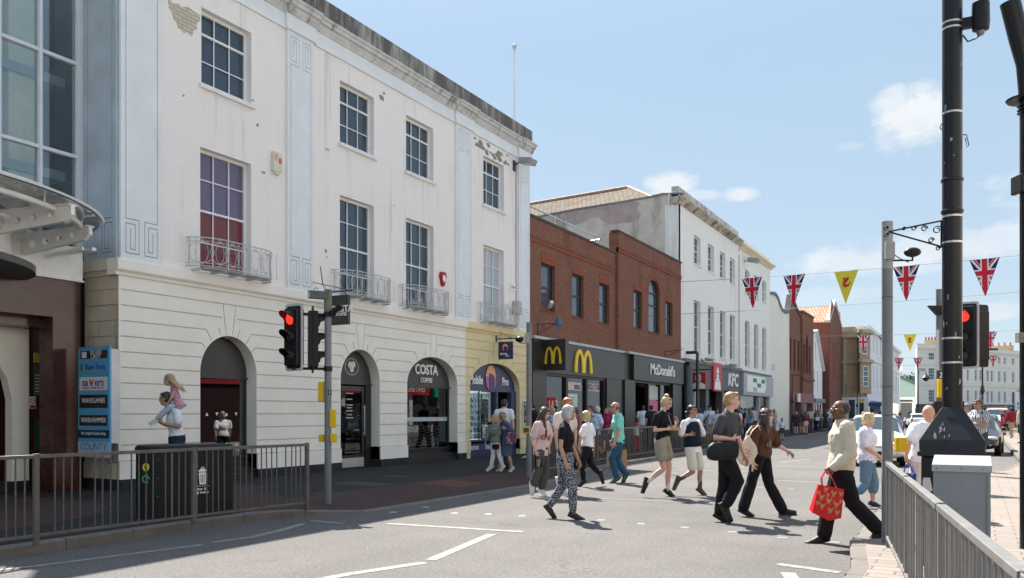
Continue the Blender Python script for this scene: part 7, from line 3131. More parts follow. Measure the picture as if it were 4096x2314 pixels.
 mb.box(-hx - .03,-hx + .02,-.26,.26,B * .62,B * .62 + .11)
 mb.build('rear_plate',plain('plate_yellow',(.6,.42,.03),.5),t)
 if rack:
  mb = MB()
  for s_ in (-1,1):
   mb.tube([(-hx + .3,s_ * hw * .7,H + .12),(hx - 1.8,s_ * hw * .7,H + .12)],.025,6)
  for x in (-hx + .5,-hx + 1.6,hx - 2.1):
   mb.tube([(x,-hw * .8,H + .08),(x,hw * .8,H + .08)],.02,6)
   for s_ in (-1,1):
    mb.tube([(x,s_ * hw * .7,H - .05),(x,s_ * hw * .7,H + .12)],.018,5)
  mb.build('roof_rack',plain('rack_red',(.45,.12,.08),.5),t)
 return t

p = atd(3500,1652,26.9)
car('white_hatchback','white hatchback waiting at the lights behind the blonde woman',(p.x,p.y,0),R(-90) + R(6),(.80,.80,.79),H=1.50,W=1.72)
p = atd(3560,1652,63)
car('blue_hatchback','blue hatchback driving away beyond the white car at the lights',(p.x,p.y,0),R(90) + R(3),(.02,.16,.30),H=1.42,W=1.75)
p = atd(3668,1652,88)
car('white_estate_car','white estate car seen from behind left of the bald man',(p.x,p.y,0),R(90) + R(10),(.78,.78,.78),L=4.6,H=1.5,W=1.85)
p = atd(3905,1652,33.2)
car('black_hatchback','dark grey-black hatchback parked by the right kerb behind the lamp column base',(p.x,p.y,0),R(-90) - R(3),(.022,.022,.025),H=1.50,W=1.72)
p = atd(3990,1652,76)
car('white_van','white van with a roof rack far off beyond the dark parked car',(p.x,p.y,0),R(-90),(.75,.76,.77),L=4.9,H=1.95,W=1.95,van=True,rack=True)
p = atd(3948,1652,62)
car('silver_car','silver-blue car half hidden behind the dark parked hatchback',(p.x,p.y,0),R(-90),(.10,.16,.24),L=4.2,H=1.45)

for px,d,c,lb in ((3566,118,(.35,.02,.03),'small dark red car far off in front of the low white shop'),(3712,112,(.30,.32,.34),'small silver car far off at the corner of the cream terrace')):
 p = atd(px,1652,d)
 car('far_car',lb,(p.x,p.y,0),R(70),c)

# ================================================================== PEOPLE
TEXC = {}

def clouds_tex(size):
 if size not in TEXC:
  tx = bpy.data.textures.new('folds','CLOUDS')
  tx.noise_scale = size
  tx.noise_depth = 2
  TEXC[size] = tx
 return TEXC[size]

def fuse(mb,voxel,smooth=2,disp=0.0,dsize=.1):
 """join overlapping closed pieces into one continuous skin"""
 me = bpy.data.meshes.new('tmp')
 me.from_pydata(mb.v,[],mb.f)
 o = bpy.data.objects.new('tmp',me)
 C.objects.link(o)
 md = o.modifiers.new('r','REMESH')
 md.mode = 'VOXEL'
 md.voxel_size = voxel
 md.use_smooth_shade = True
 if smooth:
  ms_ = o.modifiers.new('s','SMOOTH')
  ms_.iterations = smooth
  ms_.factor = .5
 if disp:
  md = o.modifiers.new('d','DISPLACE')
  md.texture = clouds_tex(dsize)
  md.strength = disp
  md.mid_level = .5
  md.texture_coords = 'LOCAL'
 bpy.context.view_layer.update()
 out = bpy.data.meshes.new_from_object(o.evaluated_get(bpy.context.evaluated_depsgraph_get()))
 bpy.data.objects.remove(o)
 bpy.data.meshes.remove(me)
 out.polygons.foreach_set('use_smooth',[True] * len(out.polygons))
 return out

def obj_from(me,name,mat,parent):
 me.name = name
 me.materials.clear()
 me.materials.append(mat)
 o = bpy.data.objects.new(name,me)
 C.objects.link(o)
 o.parent = parent
 return o

M_EYE = plain('eye_dark',(.02,.015,.012),.3)
SKINS = {}

def skin(c):
 k = 'skin_%d' % int(sum(c) * 1000)
 return plain(k,c,.5,var=.06,scale=6)

def hairm(c):
 k = 'hair_%d' % int(c[0] * 10000 + c[1] * 3000)
 if k in MATS:
  return MATS[k]

 def b(t,bs,out):
  tc = t.n('ShaderNodeTexCoord').outputs['Object']
  n = t.noise(t.mapping(tc,(1,1,.12)),60,3,.6)
  n2 = t.noise(tc,9,3)
  col = t.ramp(n,[(.3,tuple(v * .55 for v in c)),(.7,tuple(min(1,v * 1.35) for v in c))])
  col = t.mix(t.ramp(n2,[(.4,0),(.7,.4)]),col,tuple(v * .6 for v in c))
  t.nt.links.new(col,bs.inputs['Base Color'])
  bs.inputs['Roughness'].default_value = .45
  bp = t.n('ShaderNodeBump',{'Strength': .8,'Distance': .004,'Height': n})
  t.nt.links.new(bp.outputs[0],bs.inputs['Normal'])
 MATS[k] = principled(k,b)
 return MATS[k]

def cloth(name,c,rough=.85,var=.08,pattern=None):
 if name in MATS:
  return MATS[name]

 def b(t,bs,out):
  tc = t.n('ShaderNodeTexCoord').outputs['Object']
  n = t.noise(tc,7,3)
  col = t.ramp(n,[(.3,tuple(v * (1 - var) for v in c)),(.7,tuple(min(1,v * (1 + var)) for v in c))])
  if pattern:
   kind,c2,sc = pattern
   if kind == 'stripe':
    sp = t.n('ShaderNodeSeparateXYZ',{0: tc})
    u = t.math('ADD',sp.outputs[0],sp.outputs[1])
    w = t.math('SINE',t.math('MULTIPLY',u,sc))
    col = t.mix(t.math('GREATER_THAN',w,.82),col,c2)
   elif kind == 'dots':
    v = t.n('ShaderNodeTexVoronoi',{'Vector': tc,'Scale': sc}).outputs[0]
    col = t.mix(t.math('LESS_THAN',v,.42),col,c2)
   elif kind == 'blobs':
    col = t.mix(t.ramp(t.noise(tc,sc,3,.6),[(.52,0),(.55,1)]),col,c2)
   elif kind == 'wave':
    w = t.n('ShaderNodeTexWave',{'Vector': tc,'Scale': sc,'Distortion': 9.0,'Detail': 2}).outputs[0]
    col = t.mix(t.math('GREATER_THAN',w,.55),col,c2)
  t.nt.links.new(col,bs.inputs['Base Color'])
  bs.inputs['Roughness'].default_value = rough
  bs.inputs['Specular IOR Level'].default_value = .15
  nb = t.noise(tc,260,2)
  nf = t.noise(tc,9,4,.6)
  bp = t.n('ShaderNodeBump',{'Strength': .8,'Distance': .012,'Height': t.math('ADD',t.math('MULTIPLY',nb,.05),nf)})
  t.nt.links.new(bp.outputs[0],bs.inputs['Normal'])
 MATS[name] = principled(name,b)
 return MATS[name]

def limb(mb,pts,rs,n=10):
 """tapered limb with rounded joints"""
 P,Rr = [],[]
 for i in range(len(pts) - 1):
  a,b = V(pts[i]),V(pts[i + 1])
  for k in range(3):
   f = k / 3
   P.append(a + (b - a) * f)
   Rr.append(rs[i] + (rs[i + 1] - rs[i]) * f)
 P.append(V(pts[-1]))
 Rr.append(rs[-1])
 mb.tube(P,Rr,n)
 for p,r in zip(pts,rs):
  mb.ball(p,r * .98,10,7)

def hand(mb,w,h,s,palm_n,curl=.5,fine=True,grip=False):
 """w wrist, h hand centre; palm with four fingers and a thumb"""
 w,h = V(w),V(h)
 d = (h - w)
 d = d.normalized() if d.length > 1e-4 else V((0,0,-1))
 pn = (palm_n - d * palm_n.dot(d))
 pn = pn.normalized() if pn.length > 1e-3 else d.orthogonal().normalized()
 lat = d.cross(pn)
 X = Matrix((d,lat,pn)).transposed()
 c = w + d * .045 * s
 mb.ball(c,(.052 * s,.038 * s,.017 * s),10,7,X)
 mb.ball(w + d * .01 * s,(.03 * s,.028 * s,.022 * s),8,6,X)
 if not fine:
  mb.ball(c + d * .055 * s + pn * .01 * s * curl,(.042 * s,.034 * s,.014 * s),8,6,X)
  mb.tube([c + lat * .03 * s,c + lat * .055 * s + d * .035 * s + pn * .01 * s],[.011 * s,.008 * s],6)
  return
 cu = 1.35 if grip else curl
 for i,(o,L) in enumerate(((-.028,.060),(-.010,.072),(.010,.076),(.028,.068))):
  p = c + d * .040 * s + lat * o * s
  pts = [p]
  a = .2 + cu * .35
  for k,f in enumerate((.42,.33,.25)):
   a += cu * (.55 if k else .25)
   dirv = d * math.cos(a) + pn * math.sin(a)
   p = p + dirv * L * f * s * 1.15
   pts.append(p)
  mb.tube(pts,[.0095 * s,.009 * s,.0085 * s,.0065 * s],6)
 t0 = c + lat * .030 * s - d * .012 * s
 mb.tube([t0,t0 + lat * .026 * s + d * .024 * s + pn * .010 * s,t0 + lat * .026 * s + d * .055 * s + pn * .022 * s],[.013 * s,.0105 * s,.008 * s],6)

def person(label,J,H=1.7,sk=(.50,.30,.22),hair=(.06,.035,.02),hstyle='short',top=None,topm=None,bot=None,botm=None,shoes=(.02,.02,.02),name='person',
face=(1,0,0),fem=False,vox=.0085,girth=1.0,group=None,extra=(),detail=True,shoe_h=.0,sock=None,grip=(),sandals=False,fine=None,pitch=0.0):
 """J: world positions of the joints. keys: head neck shA elA wrA haA shB elB wrB haB pel hiA knA anA toA hiB knB anB toB"""
 s = H / 1.72
 g = girth * s
 base = V((J['pel'].x,J['pel'].y,min(J['toA'].z,J['toB'].z,J['anA'].z - .05,J['anB'].z - .05)))
 Q = {k: V(v) - base for k,v in J.items()}
 t = thing(name,label,'person' if 'child' not in label else 'child',base,group=group)
 t['category'] = 'person'
 fine = detail if fine is None else fine
 up = V((0,0,1))
 latS = (Q['shB'] - Q['shA'])
 latH = (Q['hiB'] - Q['hiA'])
 fw = V(face).normalized()
 sp = (Q['neck'] - Q['pel']).normalized()

 def axes(l):
  l = l - sp * l.dot(sp)
  l = l.normalized() if l.length > 1e-3 else fw.cross(up).normalized()
  f = l.cross(sp).normalized()
  return l,f
 lS,fS = axes(latS)
 lH,fH = axes(latH)
 if fS.dot(fw) < 0 and abs(fS.dot(fw)) > .2:
  fS = -fS
 if fH.dot(fS) < 0:
  fH = -fH
 pel,neck = Q['pel'],Q['neck']
 shc = (Q['shA'] + Q['shB']) / 2
 wS = max(.15 * s,(Q['shB'] - Q['shA']).length / 2)

 def ring(c,l,f,rw,rd,n=16):
  return [c + l * rw * math.cos(2 * math.pi * i / n) + f * rd * math.sin(2 * math.pi * i / n) for i in range(n)]

 def torso(mb,off=0.0,z0=-.10,flare=0.0,topz=1.0,widen=0.0):
  L = (shc - pel)
  l_,f_ = lH,fH
  prof = [(z0,.155,.115),(.0,.168,.122),(.16,.160,.118),(.38,.135 if fem else .145,.100),(.62,.150 if fem else .160,.118 if fem else .112),(.82,.165 if fem else .178,.112),(.95,.145 if fem else .162,.090),(1.03,.122,.080),(1.10,.088,.070),(1.17,.064,.062)]
  rs_ = []
  for z,w,d in prof:
   if z > topz + .01:
    continue
   k = max(0,min(1,z))
   c = pel + L * z
   l = (lH * (1 - k) + lS * k).normalized()
   f = (fH * (1 - k) + fS * k).normalized()
   fl = flare * max(0,(.35 - z)) if z < .35 else 0
   ch = .012 * s * (1 if .5 < z < .9 else 0) * (1.6 if fem else 1)
   rs_.append(ring(c + f * ch,l,f,w * g + off + fl + widen,d * g * (1.04 if girth > 1.05 else 1) + off + fl))
  mb.rings(rs_)
 mb = MB()
 torso(mb)
 hd = Q['head']
 hu = (hd - neck)
 hu = (up * .8 + hu.normalized() * .2).normalized()
 hf = (fw - up * math.sin(pitch) / max(.3,math.cos(pitch)))
 hf = hf.normalized()
 hl = hf.cross(up).normalized()
 hu = hl.cross(hf).normalized()
 X = Matrix((hf,hl,hu)).transposed()
 k = s if H > 1.4 else (.80 + .2 * s)

 def hp(a,b,c):
  return hd + hf * a * k + hl * b * k + hu * c * k
 mb.ball(hp(-.008,0,.022),(.095 * k,.075 * k,.092 * k),14,10,X)
 mb.ball(hp(.022,0,-.035),(.070 * k,.060 * k,.078 * k),12,8,X)
 mb.ball(hp(.055,0,-.088),(.028 * k,.030 * k,.022 * k),8,6,X)          # chin
 mb.rings([[hp(.083 - .0 * z,0 + y,z0) for y,z in ((-.010,0),(.010,0),(.010,.0),(-.010,.0))] for z0 in (0,)]) if False else None
 mb.tube([hp(.080,0,.020),hp(.096,0,-.004),hp(.106,0,-.026),hp(.088,0,-.034)],[.009 * k,.011 * k,.014 * k,.010 * k],7)   # nose
 mb.ball(hp(.082,0,-.055),(.014 * k,.024 * k,.011 * k),8,5,X)          # lips
 mb.ball(hp(.078,0,.036),(.014 * k,.055 * k,.012 * k),10,5,X)          # brow
 for sd in (-1,1):
  mb.ball(hp(-.008,sd * .074,-.010),(.020 * k,.010 * k,.031 * k),8,6,X)
  mb.ball(hp(.055,sd * .036,-.028),(.024 * k,.024 * k,.024 * k),8,6,X)
 mb.tube([shc + (neck - shc) * .2,neck,hp(-.012,0,-.06)],[.072 * g,.052 * s * (1 if fem else 1.16),.052 * s * (1 if fem else 1.16)],12)
 limb(mb,[shc + (Q['shA'] - shc) * .55,Q['neck'] + (Q['pel'] - Q['neck']).normalized() * .03],[.055 * s,.05 * s])
 limb(mb,[shc + (Q['shB'] - shc) * .55,Q['neck'] + (Q['pel'] - Q['neck']).normalized() * .03],[.055 * s,.05 * s])
 ar = .9 if fem else 1.06
 arms = {}
 for S in 'AB':
  sh,el,wr,ha = Q['sh' + S],Q['el' + S],Q['wr' + S],Q['ha' + S]
  arms[S] = (sh,el,wr)
  fm = el + (wr - el) * .3
  limb(mb,[sh,el,fm,wr],[.046 * g * ar,.036 * g * ar,.038 * g * ar,.024 * s])
  pn = (pel + (neck - pel) * .3 - wr)
  pn = V((pn.x,pn.y,0))
  hand(mb,wr,ha,s,pn if pn.length > .02 else fw,.55,fine,S in grip)
  hi,kn,an,to = Q['hi' + S],Q['kn' + S],Q['an' + S],Q['to' + S]
  cf = kn + (an - kn) * .33 - (fw * .012)
  limb(mb,[hi,hi + (kn - hi) * .5,kn,cf,an],[.088 * g,.072 * g,.053 * g,.055 * g,.034 * s])
  he = an - (to - an).normalized() * .02 * s
  dn_ = (an - kn).normalized()
  td = (to - an).normalized()
  dn_ = dn_ - td * dn_.dot(td)
  dn_ = dn_.normalized() if dn_.length > .05 else V((0,0,-1))
  o1 = .012 if sandals else .028
  limb(mb,[an + dn_ * .01,an + (to - an) * .5 + dn_ * o1 * s,to - td * .02 + dn_ * (o1 + .008) * s],[.032 * s,.026 * s,.014 * s],8)
 body = obj_from(fuse(mb,vox * .85,1),'body',skin(sk),t)
 if detail:
  for sd in (-1,1):
   m2 = MB()
   m2.ball(hp(.079,sd * .031,.012),(.010 * k,.016 * k,.009 * k),8,5,X)
   obj_o = m2.build('eye',M_EYE,t,smooth='all')
   m2 = MB()
   m2.ball(hp(.086,sd * .032,.036),(.009 * k,.023 * k,.006 * k),8,5,X)
   m2.build('eyebrow',hairm(tuple(v * .7 for v in hair)),t,smooth='all')
  m2 = MB()
  m2.ball(hp(.090,0,-.056),(.009 * k,.026 * k,.008 * k),8,5,X)
  m2.build('mouth',plain('lips',(.35,.10,.09),.5),t,smooth='all')
 if hstyle:
  m2 = MB()
  hs = hstyle

  def cap(fr=.0,vol=1.0):
   m2.ball(hp(-.018 + fr,0,.034),(.092 * k * vol,.080 * k * vol,.090 * k * vol),16,12,X)
   m2.ball(hp(-.040,0,.002),(.076 * k * vol,.080 * k * vol,.085 * k),12,8,X)
   m2.ball(hp(.030 + fr,0,.072),(.058 * k,.060 * k,.034 * k * vol),12,8,X)
  if hs == 'short':
   cap()
  elif hs == 'quiff':
   cap()
   for i in range(7):
    m2.ball(hp(.062 - .016 * (i % 3),-.045 + .015 * i,.094 + .006 * (i % 2)),(.026 * k,.020 * k,.020 * k),8,6,X)
  elif hs == 'receding':
   m2.ball(hp(-.045,0,.022),(.078 * k,.084 * k,.080 * k),12,8,X)
   m2.ball(hp(-.020,0,-.005),(.060 * k,.082 * k,.050 * k),12,8,X)
  elif hs == 'stubble':
   m2.ball(hp(-.022,0,.000),(.084 * k,.0785 * k,.065 * k),12,8,X)
  elif hs == 'bob':
   cap(0,1.08)
   for sd in (-1,1):
    m2.ball(hp(-.01,sd * .062,-.03),(.058 * k,.036 * k,.090 * k),10,8,X)
   m2.ball(hp(-.055,0,-.035),(.060 * k,.080 * k,.088 * k),10,8,X)
  elif hs == 'wavy':
   cap(0,1.12)
   rng = random.Random(int(H * 1000))
   for i in range(26):
    a = rng.uniform(-2.5,2.5)
    z = rng.uniform(-.06,.12)
    m2.ball(hp(-.02 - .078 * math.cos(a) * .9,.086 * math.sin(a),z),(.034 * k,.034 * k,.034 * k),8,6,X)
  elif hs in ('long','longfront','bunlong'):
   cap(0,1.08)
   dn = (pel - neck).normalized()
   bk = -fS
   for sd in (-1,0,1):
    pts = [hp(-.03,sd * .065,.02),hp(-.045,sd * .075,-.08),neck + bk * .085 * s + hl * sd * .07 * s + dn * .03,neck + bk * .115 * s + hl * sd * .07 * s + dn * .16 * s,neck + bk * .11 * s + hl * sd * .05 * s + dn * .30 * s]
    m2.tube(pts,[.055 * k,.052 * k,.050 * k,.042 * k,.018 * k],8)
   if hs == 'longfront':
    for sd in (-1,1):
     pts = [hp(.005,sd * .070,.03),hp(.015,sd * .080,-.07),neck + fS * .075 * s + hl * sd * .08 * s + dn * .05,neck + fS * .12 * s + hl * sd * .08 * s + dn * .20 * s,neck + fS * .12 * s + hl * sd * .09 * s + dn * .32 * s]
     m2.tube(pts,[.035 * k,.036 * k,.036 * k,.030 * k,.012 * k],8)
  elif hs == 'bun':
   cap(-.005,1.0)
   m2.ball(hp(-.050,0,.125),(.046 * k,.046 * k,.040 * k),10,8,X)
   m2.ball(hp(-.03,.02,.14),(.03 * k,.04 * k,.03 * k),10,8,X)
  elif hs == 'lowbun':
   cap(-.005,1.0)
   for i in range(9):
    m2.ball(hp(-.115 - .012 * (i % 3),.028 * math.sin(i * 2.1),-.045 - .02 * (i % 4) + .01),(.028 * k,.028 * k,.028 * k),8,6,X)
  elif hs == 'ponytail':
   cap(-.005,1.02)
   m2.tube([hp(-.10,0,.05),hp(-.16,0,.0),hp(-.22,.02,-.10),hp(-.27,.03,-.18)],[.03 * k,.035 * k,.028 * k,.008],8)
  elif hs == 'windblown':
   cap(0,1.06)
   for i in range(6):
    m2.tube([hp(-.05,.03 * (i - 2.5),.02),hp(-.11,.028 * (i - 2.5),-.06),hp(-.19 - .01 * i,.02 * (i - 2.5),-.14),hp(-.29 - .02 * (i % 3),.015 * (i - 2.5),-.21 - .03 * (i % 2))],[.04 * k,.034 * k,.024 * k,.006],7)
  elif hs == 'cap':
   m2.ball(hp(-.012,0,.052),(.102 * k,.086 * k,.075 * k),14,9,X)
   m2.ball(hp(.09,0,.045),(.062 * k,.06 * k,.010 * k),10,6,X)
  obj_from(fuse(m2,vox * .8,3,{'long': .020,'longfront': .020,'quiff': .014}.get(hs,.010) if hs not in ('cap','stubble','receding') else 0,.028),'hair' if hs != 'cap' else 'cap',hairm(hair) if hs != 'cap' else cloth('cap_%d' % int(hair[0] * 999),hair),t)
 if top:
  m2 = MB()
  o_ = top.get('off',.016)
  torso(m2,o_ * .75,top.get('z0',-.12),top.get('flare',0),1.16 if top.get('high',1) else 1.10,top.get('widen',0) * .5)
  for S in 'AB':
   limb(m2,[shc + (Q['sh' + S] - shc) * .4,Q['sh' + S]],[.052 * g + o_ * .6,.045 * g * ar + o_ * .6])
  sl = top.get('sleeve',.55)
  for S in 'AB':
   limb(m2,[Q['sh' + S],shc + (neck - shc) * .9 + (Q['sh' + S] - shc) * .12],[.044 * g * ar + o_ * .5,.050 * s])
  for S in 'AB':
   sh,el,wr = arms[S]
   so = o_ * .55 + top.get('slack',.004) * .75
   if sl <= 0:
    continue
   if sl <= 1:
    e = sh + (el - sh) * sl
    limb(m2,[sh,e],[.046 * g * ar + so,.043 * g * ar + so + top.get('cuff',.004)])
   else:
    f = min(1,sl - 1)
    e = el + (wr - el) * f
    limb(m2,[sh,el,el + (e - el) * .45,e],[.054 * g * ar + so,.044 * g * ar + so,.044 * g * ar + so,.030 * g * ar + so * .7])
  if top.get('collar'):
   m2.tube([neck + (pel - neck).normalized() * .03,neck + (hd - neck).normalized() * .025],[.078 * s,.066 * s],12)
  ob = obj_from(fuse(m2,vox,2,top.get('fold',.015),.09),top.get('nm','shirt'),topm,t)
 if bot:
  m2 = MB()
  o_ = bot.get('off',.012)
  L = (shc - pel)
  m2.rings([ring(pel + L * z,lH,fH,w * g + o_,d * g + o_) for z,w,d in ((-.18,.135,.105),(-.08,.160,.118),(.0,.170,.124),(.14,.160,.118),(.24,.145,.108))])
  ln = bot.get('len',1.9)
  for S in 'AB':
   hi,kn,an = Q['hi' + S],Q['kn' + S],Q['an' + S]
   fl = bot.get('flare',0)
   if ln <= 1:
    e = hi + (kn - hi) * ln
    limb(m2,[hi,hi + (e - hi) * .5,e],[.092 * g + o_,(.086 - .012 * ln) * g + o_ + fl * .5,(.080 - .018 * ln) * g + o_ + fl])
   else:
    f = ln - 1
    e = kn + (an - kn) * f
    cf = kn + (e - kn) * .4
    limb(m2,[hi,hi + (kn - hi) * .5,kn,cf,e],[.092 * g + o_,.076 * g + o_,.058 * g + o_ + fl * .2,.056 * g + o_ + fl * .5,.044 * s + o_ + fl])
  obj_from(fuse(m2,vox,2,bot.get('fold',.014),.09),bot.get('nm','trousers'),botm,t)
 if top and top.get('skirt'):
  z1,w1 = top['skirt']
  m2 = MB()
  L = (shc - pel)
  kc = (Q['knA'] + Q['knB']) / 2
  e = pel + (kc - pel) * z1
  m2.rings([ring(pel + L * .3,lH,fH,.135 * g + .02,.11 * g + .02),ring(pel,lH,fH,.175 * g + .02,.13 * g + .025),ring((pel + e) / 2,lH,fH,.18 * g + w1 * .5,.14 * g + w1 * .5),ring(e,lH,fH,.17 * g + w1,.15 * g + w1)])
  obj_from(fuse(m2,vox,2,.014,.08),'skirt',topm if not bot else botm,t)
 for S in 'AB':
  an,to = Q['an' + S],Q['to' + S]
  d = (to - an)
  L = d.length
  d = d.normalized()
  m2 = MB()
  kn = Q['kn' + S]
  shin = (an - kn).normalized()
  sole = (shin - d * shin.dot(d))
  sole = sole.normalized() if sole.length > .05 else V((0,0,-1))
  if abs(d.z) < .35:
   sole = V((0,0,-1))
  l = d.cross(sole).normalized()
  Xf = Matrix((d,l,sole)).transposed()
  b0 = an + sole * .035 * s
  rr = []
  for x,w,hgt in ((-.060,.022,.030),(-.045,.034,.052),(.0,.037,.062),(.06,.038,.052),(.11,.044,.038),(.16,.042,.030),(.20,.026,.022)):
   c = b0 + d * (x * s * (L / s + .06) / .22)
   hh = hgt * s * (.85 if sandals else 1)
   rr.append([c + l * w * s * math.cos(a) + sole * ((.032 * s) if math.sin(a) > .3 else -hh * max(0,-math.sin(a)) * 1.0 + .010 * s * math.sin(a)) for a in (2 * math.pi * i / 12 for i in range(12))])
  m2.rings(rr)
  if shoe_h:
   limb(m2,[b0,an - shin * shoe_h],[.044 * s,.047 * s])
  so = obj_from(fuse(m2,vox * .8,1),'shoe',plain('shoe_%d' % int(sum(shoes) * 1000),shoes,.5,var=.15,scale=20),t)
  m2 = MB()
  rr2 = []
  for x,w in ((-.062,.024),(-.045,.037),(.0,.040),(.06,.041),(.11,.047),(.16,.045),(.205,.026)):
   c = b0 + d * (x * s * (L / s + .06) / .22)
   rr2.append([c - l * w * s + sole * .026 * s,c + l * w * s + sole * .026 * s,c + l * w * s + sole * .040 * s,c - l * w * s + sole * .040 * s])
  m2.rings(rr2)
  solem = M_WHITE if sum(shoes) > 1.2 else plain('sole_dark',(.03,.03,.03),.7)
  if not detail:
   solem = plain('sole_dark',(.03,.03,.03),.7)
  m2.build('sole',solem,so)
  if sock:
   m2 = MB()
   limb(m2,[an,an - shin * sock[1]],[.040 * s,.041 * s])
   m2.build('sock',plain('sock_%d' % int(sum(sock[0]) * 100),sock[0],.9),t,smooth='all')
 for nm,fn,mt in extra:
  m2 = MB()
  fn(m2,Q,hp,X,s,dict(shc=shc,fS=fS,lS=lS,k=k,base=base))
  m2.build(nm,mt,t,smooth='all')
 return t,base

def shades(m2,Q,hp,X,s,a):
 k = a['k']
 for sd in (-1,1):
  m2.ball(hp(.088,sd * .032,.012),(.008 * k,.026 * k,.017 * k),10,6,X)
  m2.tube([hp(.085,sd * .055,.016),hp(-.01,sd * .080,.012)],.004,4)

def shades_up(m2,Q,hp,X,s,a):
 k = a['k']
 for sd in (-1,1):
  m2.ball(hp(.062,sd * .032,.092),(.020 * k,.026 * k,.012 * k),10,6,X)

def specs(m2,Q,hp,X,s,a):
 k = a['k']
 for sd in (-1,1):
  m2.tube([hp(.090,sd * .032 + .022 * math.cos(q),.012 + .018 * math.sin(q)) for q in (i * math.pi / 5 for i in range(10))],.0025,4,closed=True)
  m2.tube([hp(.088,sd * .055,.016),hp(-.01,sd * .080,.012)],.0025,4)

def strap(pa,pb,w=.016):
 """bag strap over the body between two joint-relative points"""
 def f(m2,Q,hp,X,s,a):
  p,q = pa(Q,a,s),pb(Q,a,s)
  mid = (p + q) / 2 + (a['fS'] * .0)
  m2.tube([p,mid,q],w,6)
 return f

# front end 1: joints read from the photograph at the person's own depth -------
def pj(org,sc,foot,ground,spec,dd=None):
 """org/sc: zoomed crop the pixel pairs refer to; foot: ground contact pixel; values (x, y[, metres towards the camera])"""
 fx,fy = org[0] + foot[0] / sc,org[1] + foot[1] / sc
 gx,gy = onZ(fx,fy,ground)
 d = -gx * SN + gy * CS
 dflt = dict(shA=.17,elA=.20,wrA=.19,haA=.18,hiA=.085,knA=.09,anA=.085,toA=.085,shB=-.17,elB=-.20,wrB=-.19,haB=-.18,hiB=-.085,knB=-.09,anB=-.085,toB=-.085)
 out = {}
 for k,v in spec.items():
  o = v[2] if len(v) > 2 else dflt.get(k,0) * (dd or 1)
  out[k] = atd(org[0] + v[0] / sc,org[1] + v[1] / sc,d - o)
 return out,d

def fdir(deg):
 """0 = towards picture right, 90 = towards the camera, 180 = left, 270 = away"""
 a = R(deg)
 return CAMR * math.cos(a) - CAMF * math.sin(a)

# front end 2: a standing / walking figure from ground point and heading ------
def stand(x,y,z,H,deg,stride=0.0,arms='down',lean=0.0,bend=0.0):
 f = fdir(deg)
 r = V((f.y,-f.x,0))                             # the person's right
 s = H / 1.72
 o = V((x,y,z))
 up = V((0,0,1))
 J = {}
 J['pel'] = o + up * .93 * s
 J['neck'] = o + up * 1.46 * s + f * (.02 + lean) * s
 J['head'] = o + up * (1.60 - bend * .04) * s + f * (.035 + lean * 1.3 + bend * .06) * s
 for S,sg in (('A',1),('B',-1)):
  J['sh' + S] = o + up * 1.405 * s + r * sg * .175 * s + f * lean * s
  J['hi' + S] = o + up * .90 * s + r * sg * .085 * s
  st = stride * sg
  J['an' + S] = o + up * (.085 + max(0,-st) * .22) * s + r * sg * .085 * s + f * st * .42 * s
  J['kn' + S] = (J['hi' + S] + J['an' + S]) / 2 + f * (.03 + .06 * abs(stride)) * s
  J['to' + S] = J['an' + S] + f * .165 * s + up * (-.055 - max(0,-st) * .12) * s
  sw = -stride * sg * .35
  if arms == 'down':
   J['el' + S] = J['sh' + S] + up * -.28 * s + r * sg * .05 * s + f * sw * .4 * s
   J['wr' + S] = J['el' + S] + up * -.235 * s + f * (.06 + sw * .5) * s
   J['ha' + S] = J['wr' + S] + up * -.07 * s + f * .02 * s
  elif arms == 'phone':
   J['el' + S] = J['sh' + S] + up * -.27 * s + r * sg * .05 * s + f * .05 * s
   J['wr' + S] = J['el' + S] + up * .12 * s + f * .18 * s - r * sg * .10 * s
   J['ha' + S] = J['wr' + S] + up * .05 * s + f * .04 * s
  elif arms == 'cross':
   J['el' + S] = J['sh' + S] + up * -.27 * s + r * sg * .07 * s + f * .04 * s
   J['wr' + S] = J['el' + S] + up * .03 * s + f * .12 * s - r * sg * .20 * s
   J['ha' + S] = J['wr' + S] - r * sg * .07 * s
 return J

# ================================================================== THE CAST
ZA,ZB_,ZC,ZD,ZE = ((2050,1500),2.079),((2800,1500),1.94),((3450,1600),2.037),((560,1450),2.909),((1650,1250),2.238)
FAIR,TAN,BROWN,DARK = (.56,.33,.25),(.46,.27,.185),(.30,.16,.10),(.155,.080,.050)
BLKC = cloth('black_cloth',(.012,.012,.015))
DEP = {}

def P_(key,Z,foot,ground,spec,**kw):
 J,d = pj(Z[0],Z[1],foot,ground,spec,kw.pop('dd',None))
 DEP[key] = (d,J)
 label = kw.pop('label')
 return person(label,J,**kw)

# elderly woman, dotted trousers
P_('gran',ZA,(550,1200),0,dict(head=(470,318),neck=(438,402),shA=(415,455),shB=(452,440),elA=(400,602),wrA=(442,730),haA=(466,785),elB=(505,600),wrB=(545,705),haB=(562,750),
pel=(440,700),hiA=(440,722),knA=(500,935),anA=(503,1150),toA=(588,1186),hiB=(438,722),knB=(412,925),anB=(306,1095),toB=(362,1168)),
label='older woman with short grey hair in a black top and dotted navy trousers',H=1.63,sk=TAN,hair=(.42,.41,.40),hstyle='bob',fem=True,face=fdir(8),
top=dict(off=.016,sleeve=.42,z0=-.10),topm=BLKC,bot=dict(len=1.86,off=.016),botm=cloth('dotted_trousers',(.015,.018,.04),pattern=('dots',(.50,.50,.53),70)),shoes=(.03,.02,.025),sandals=True)
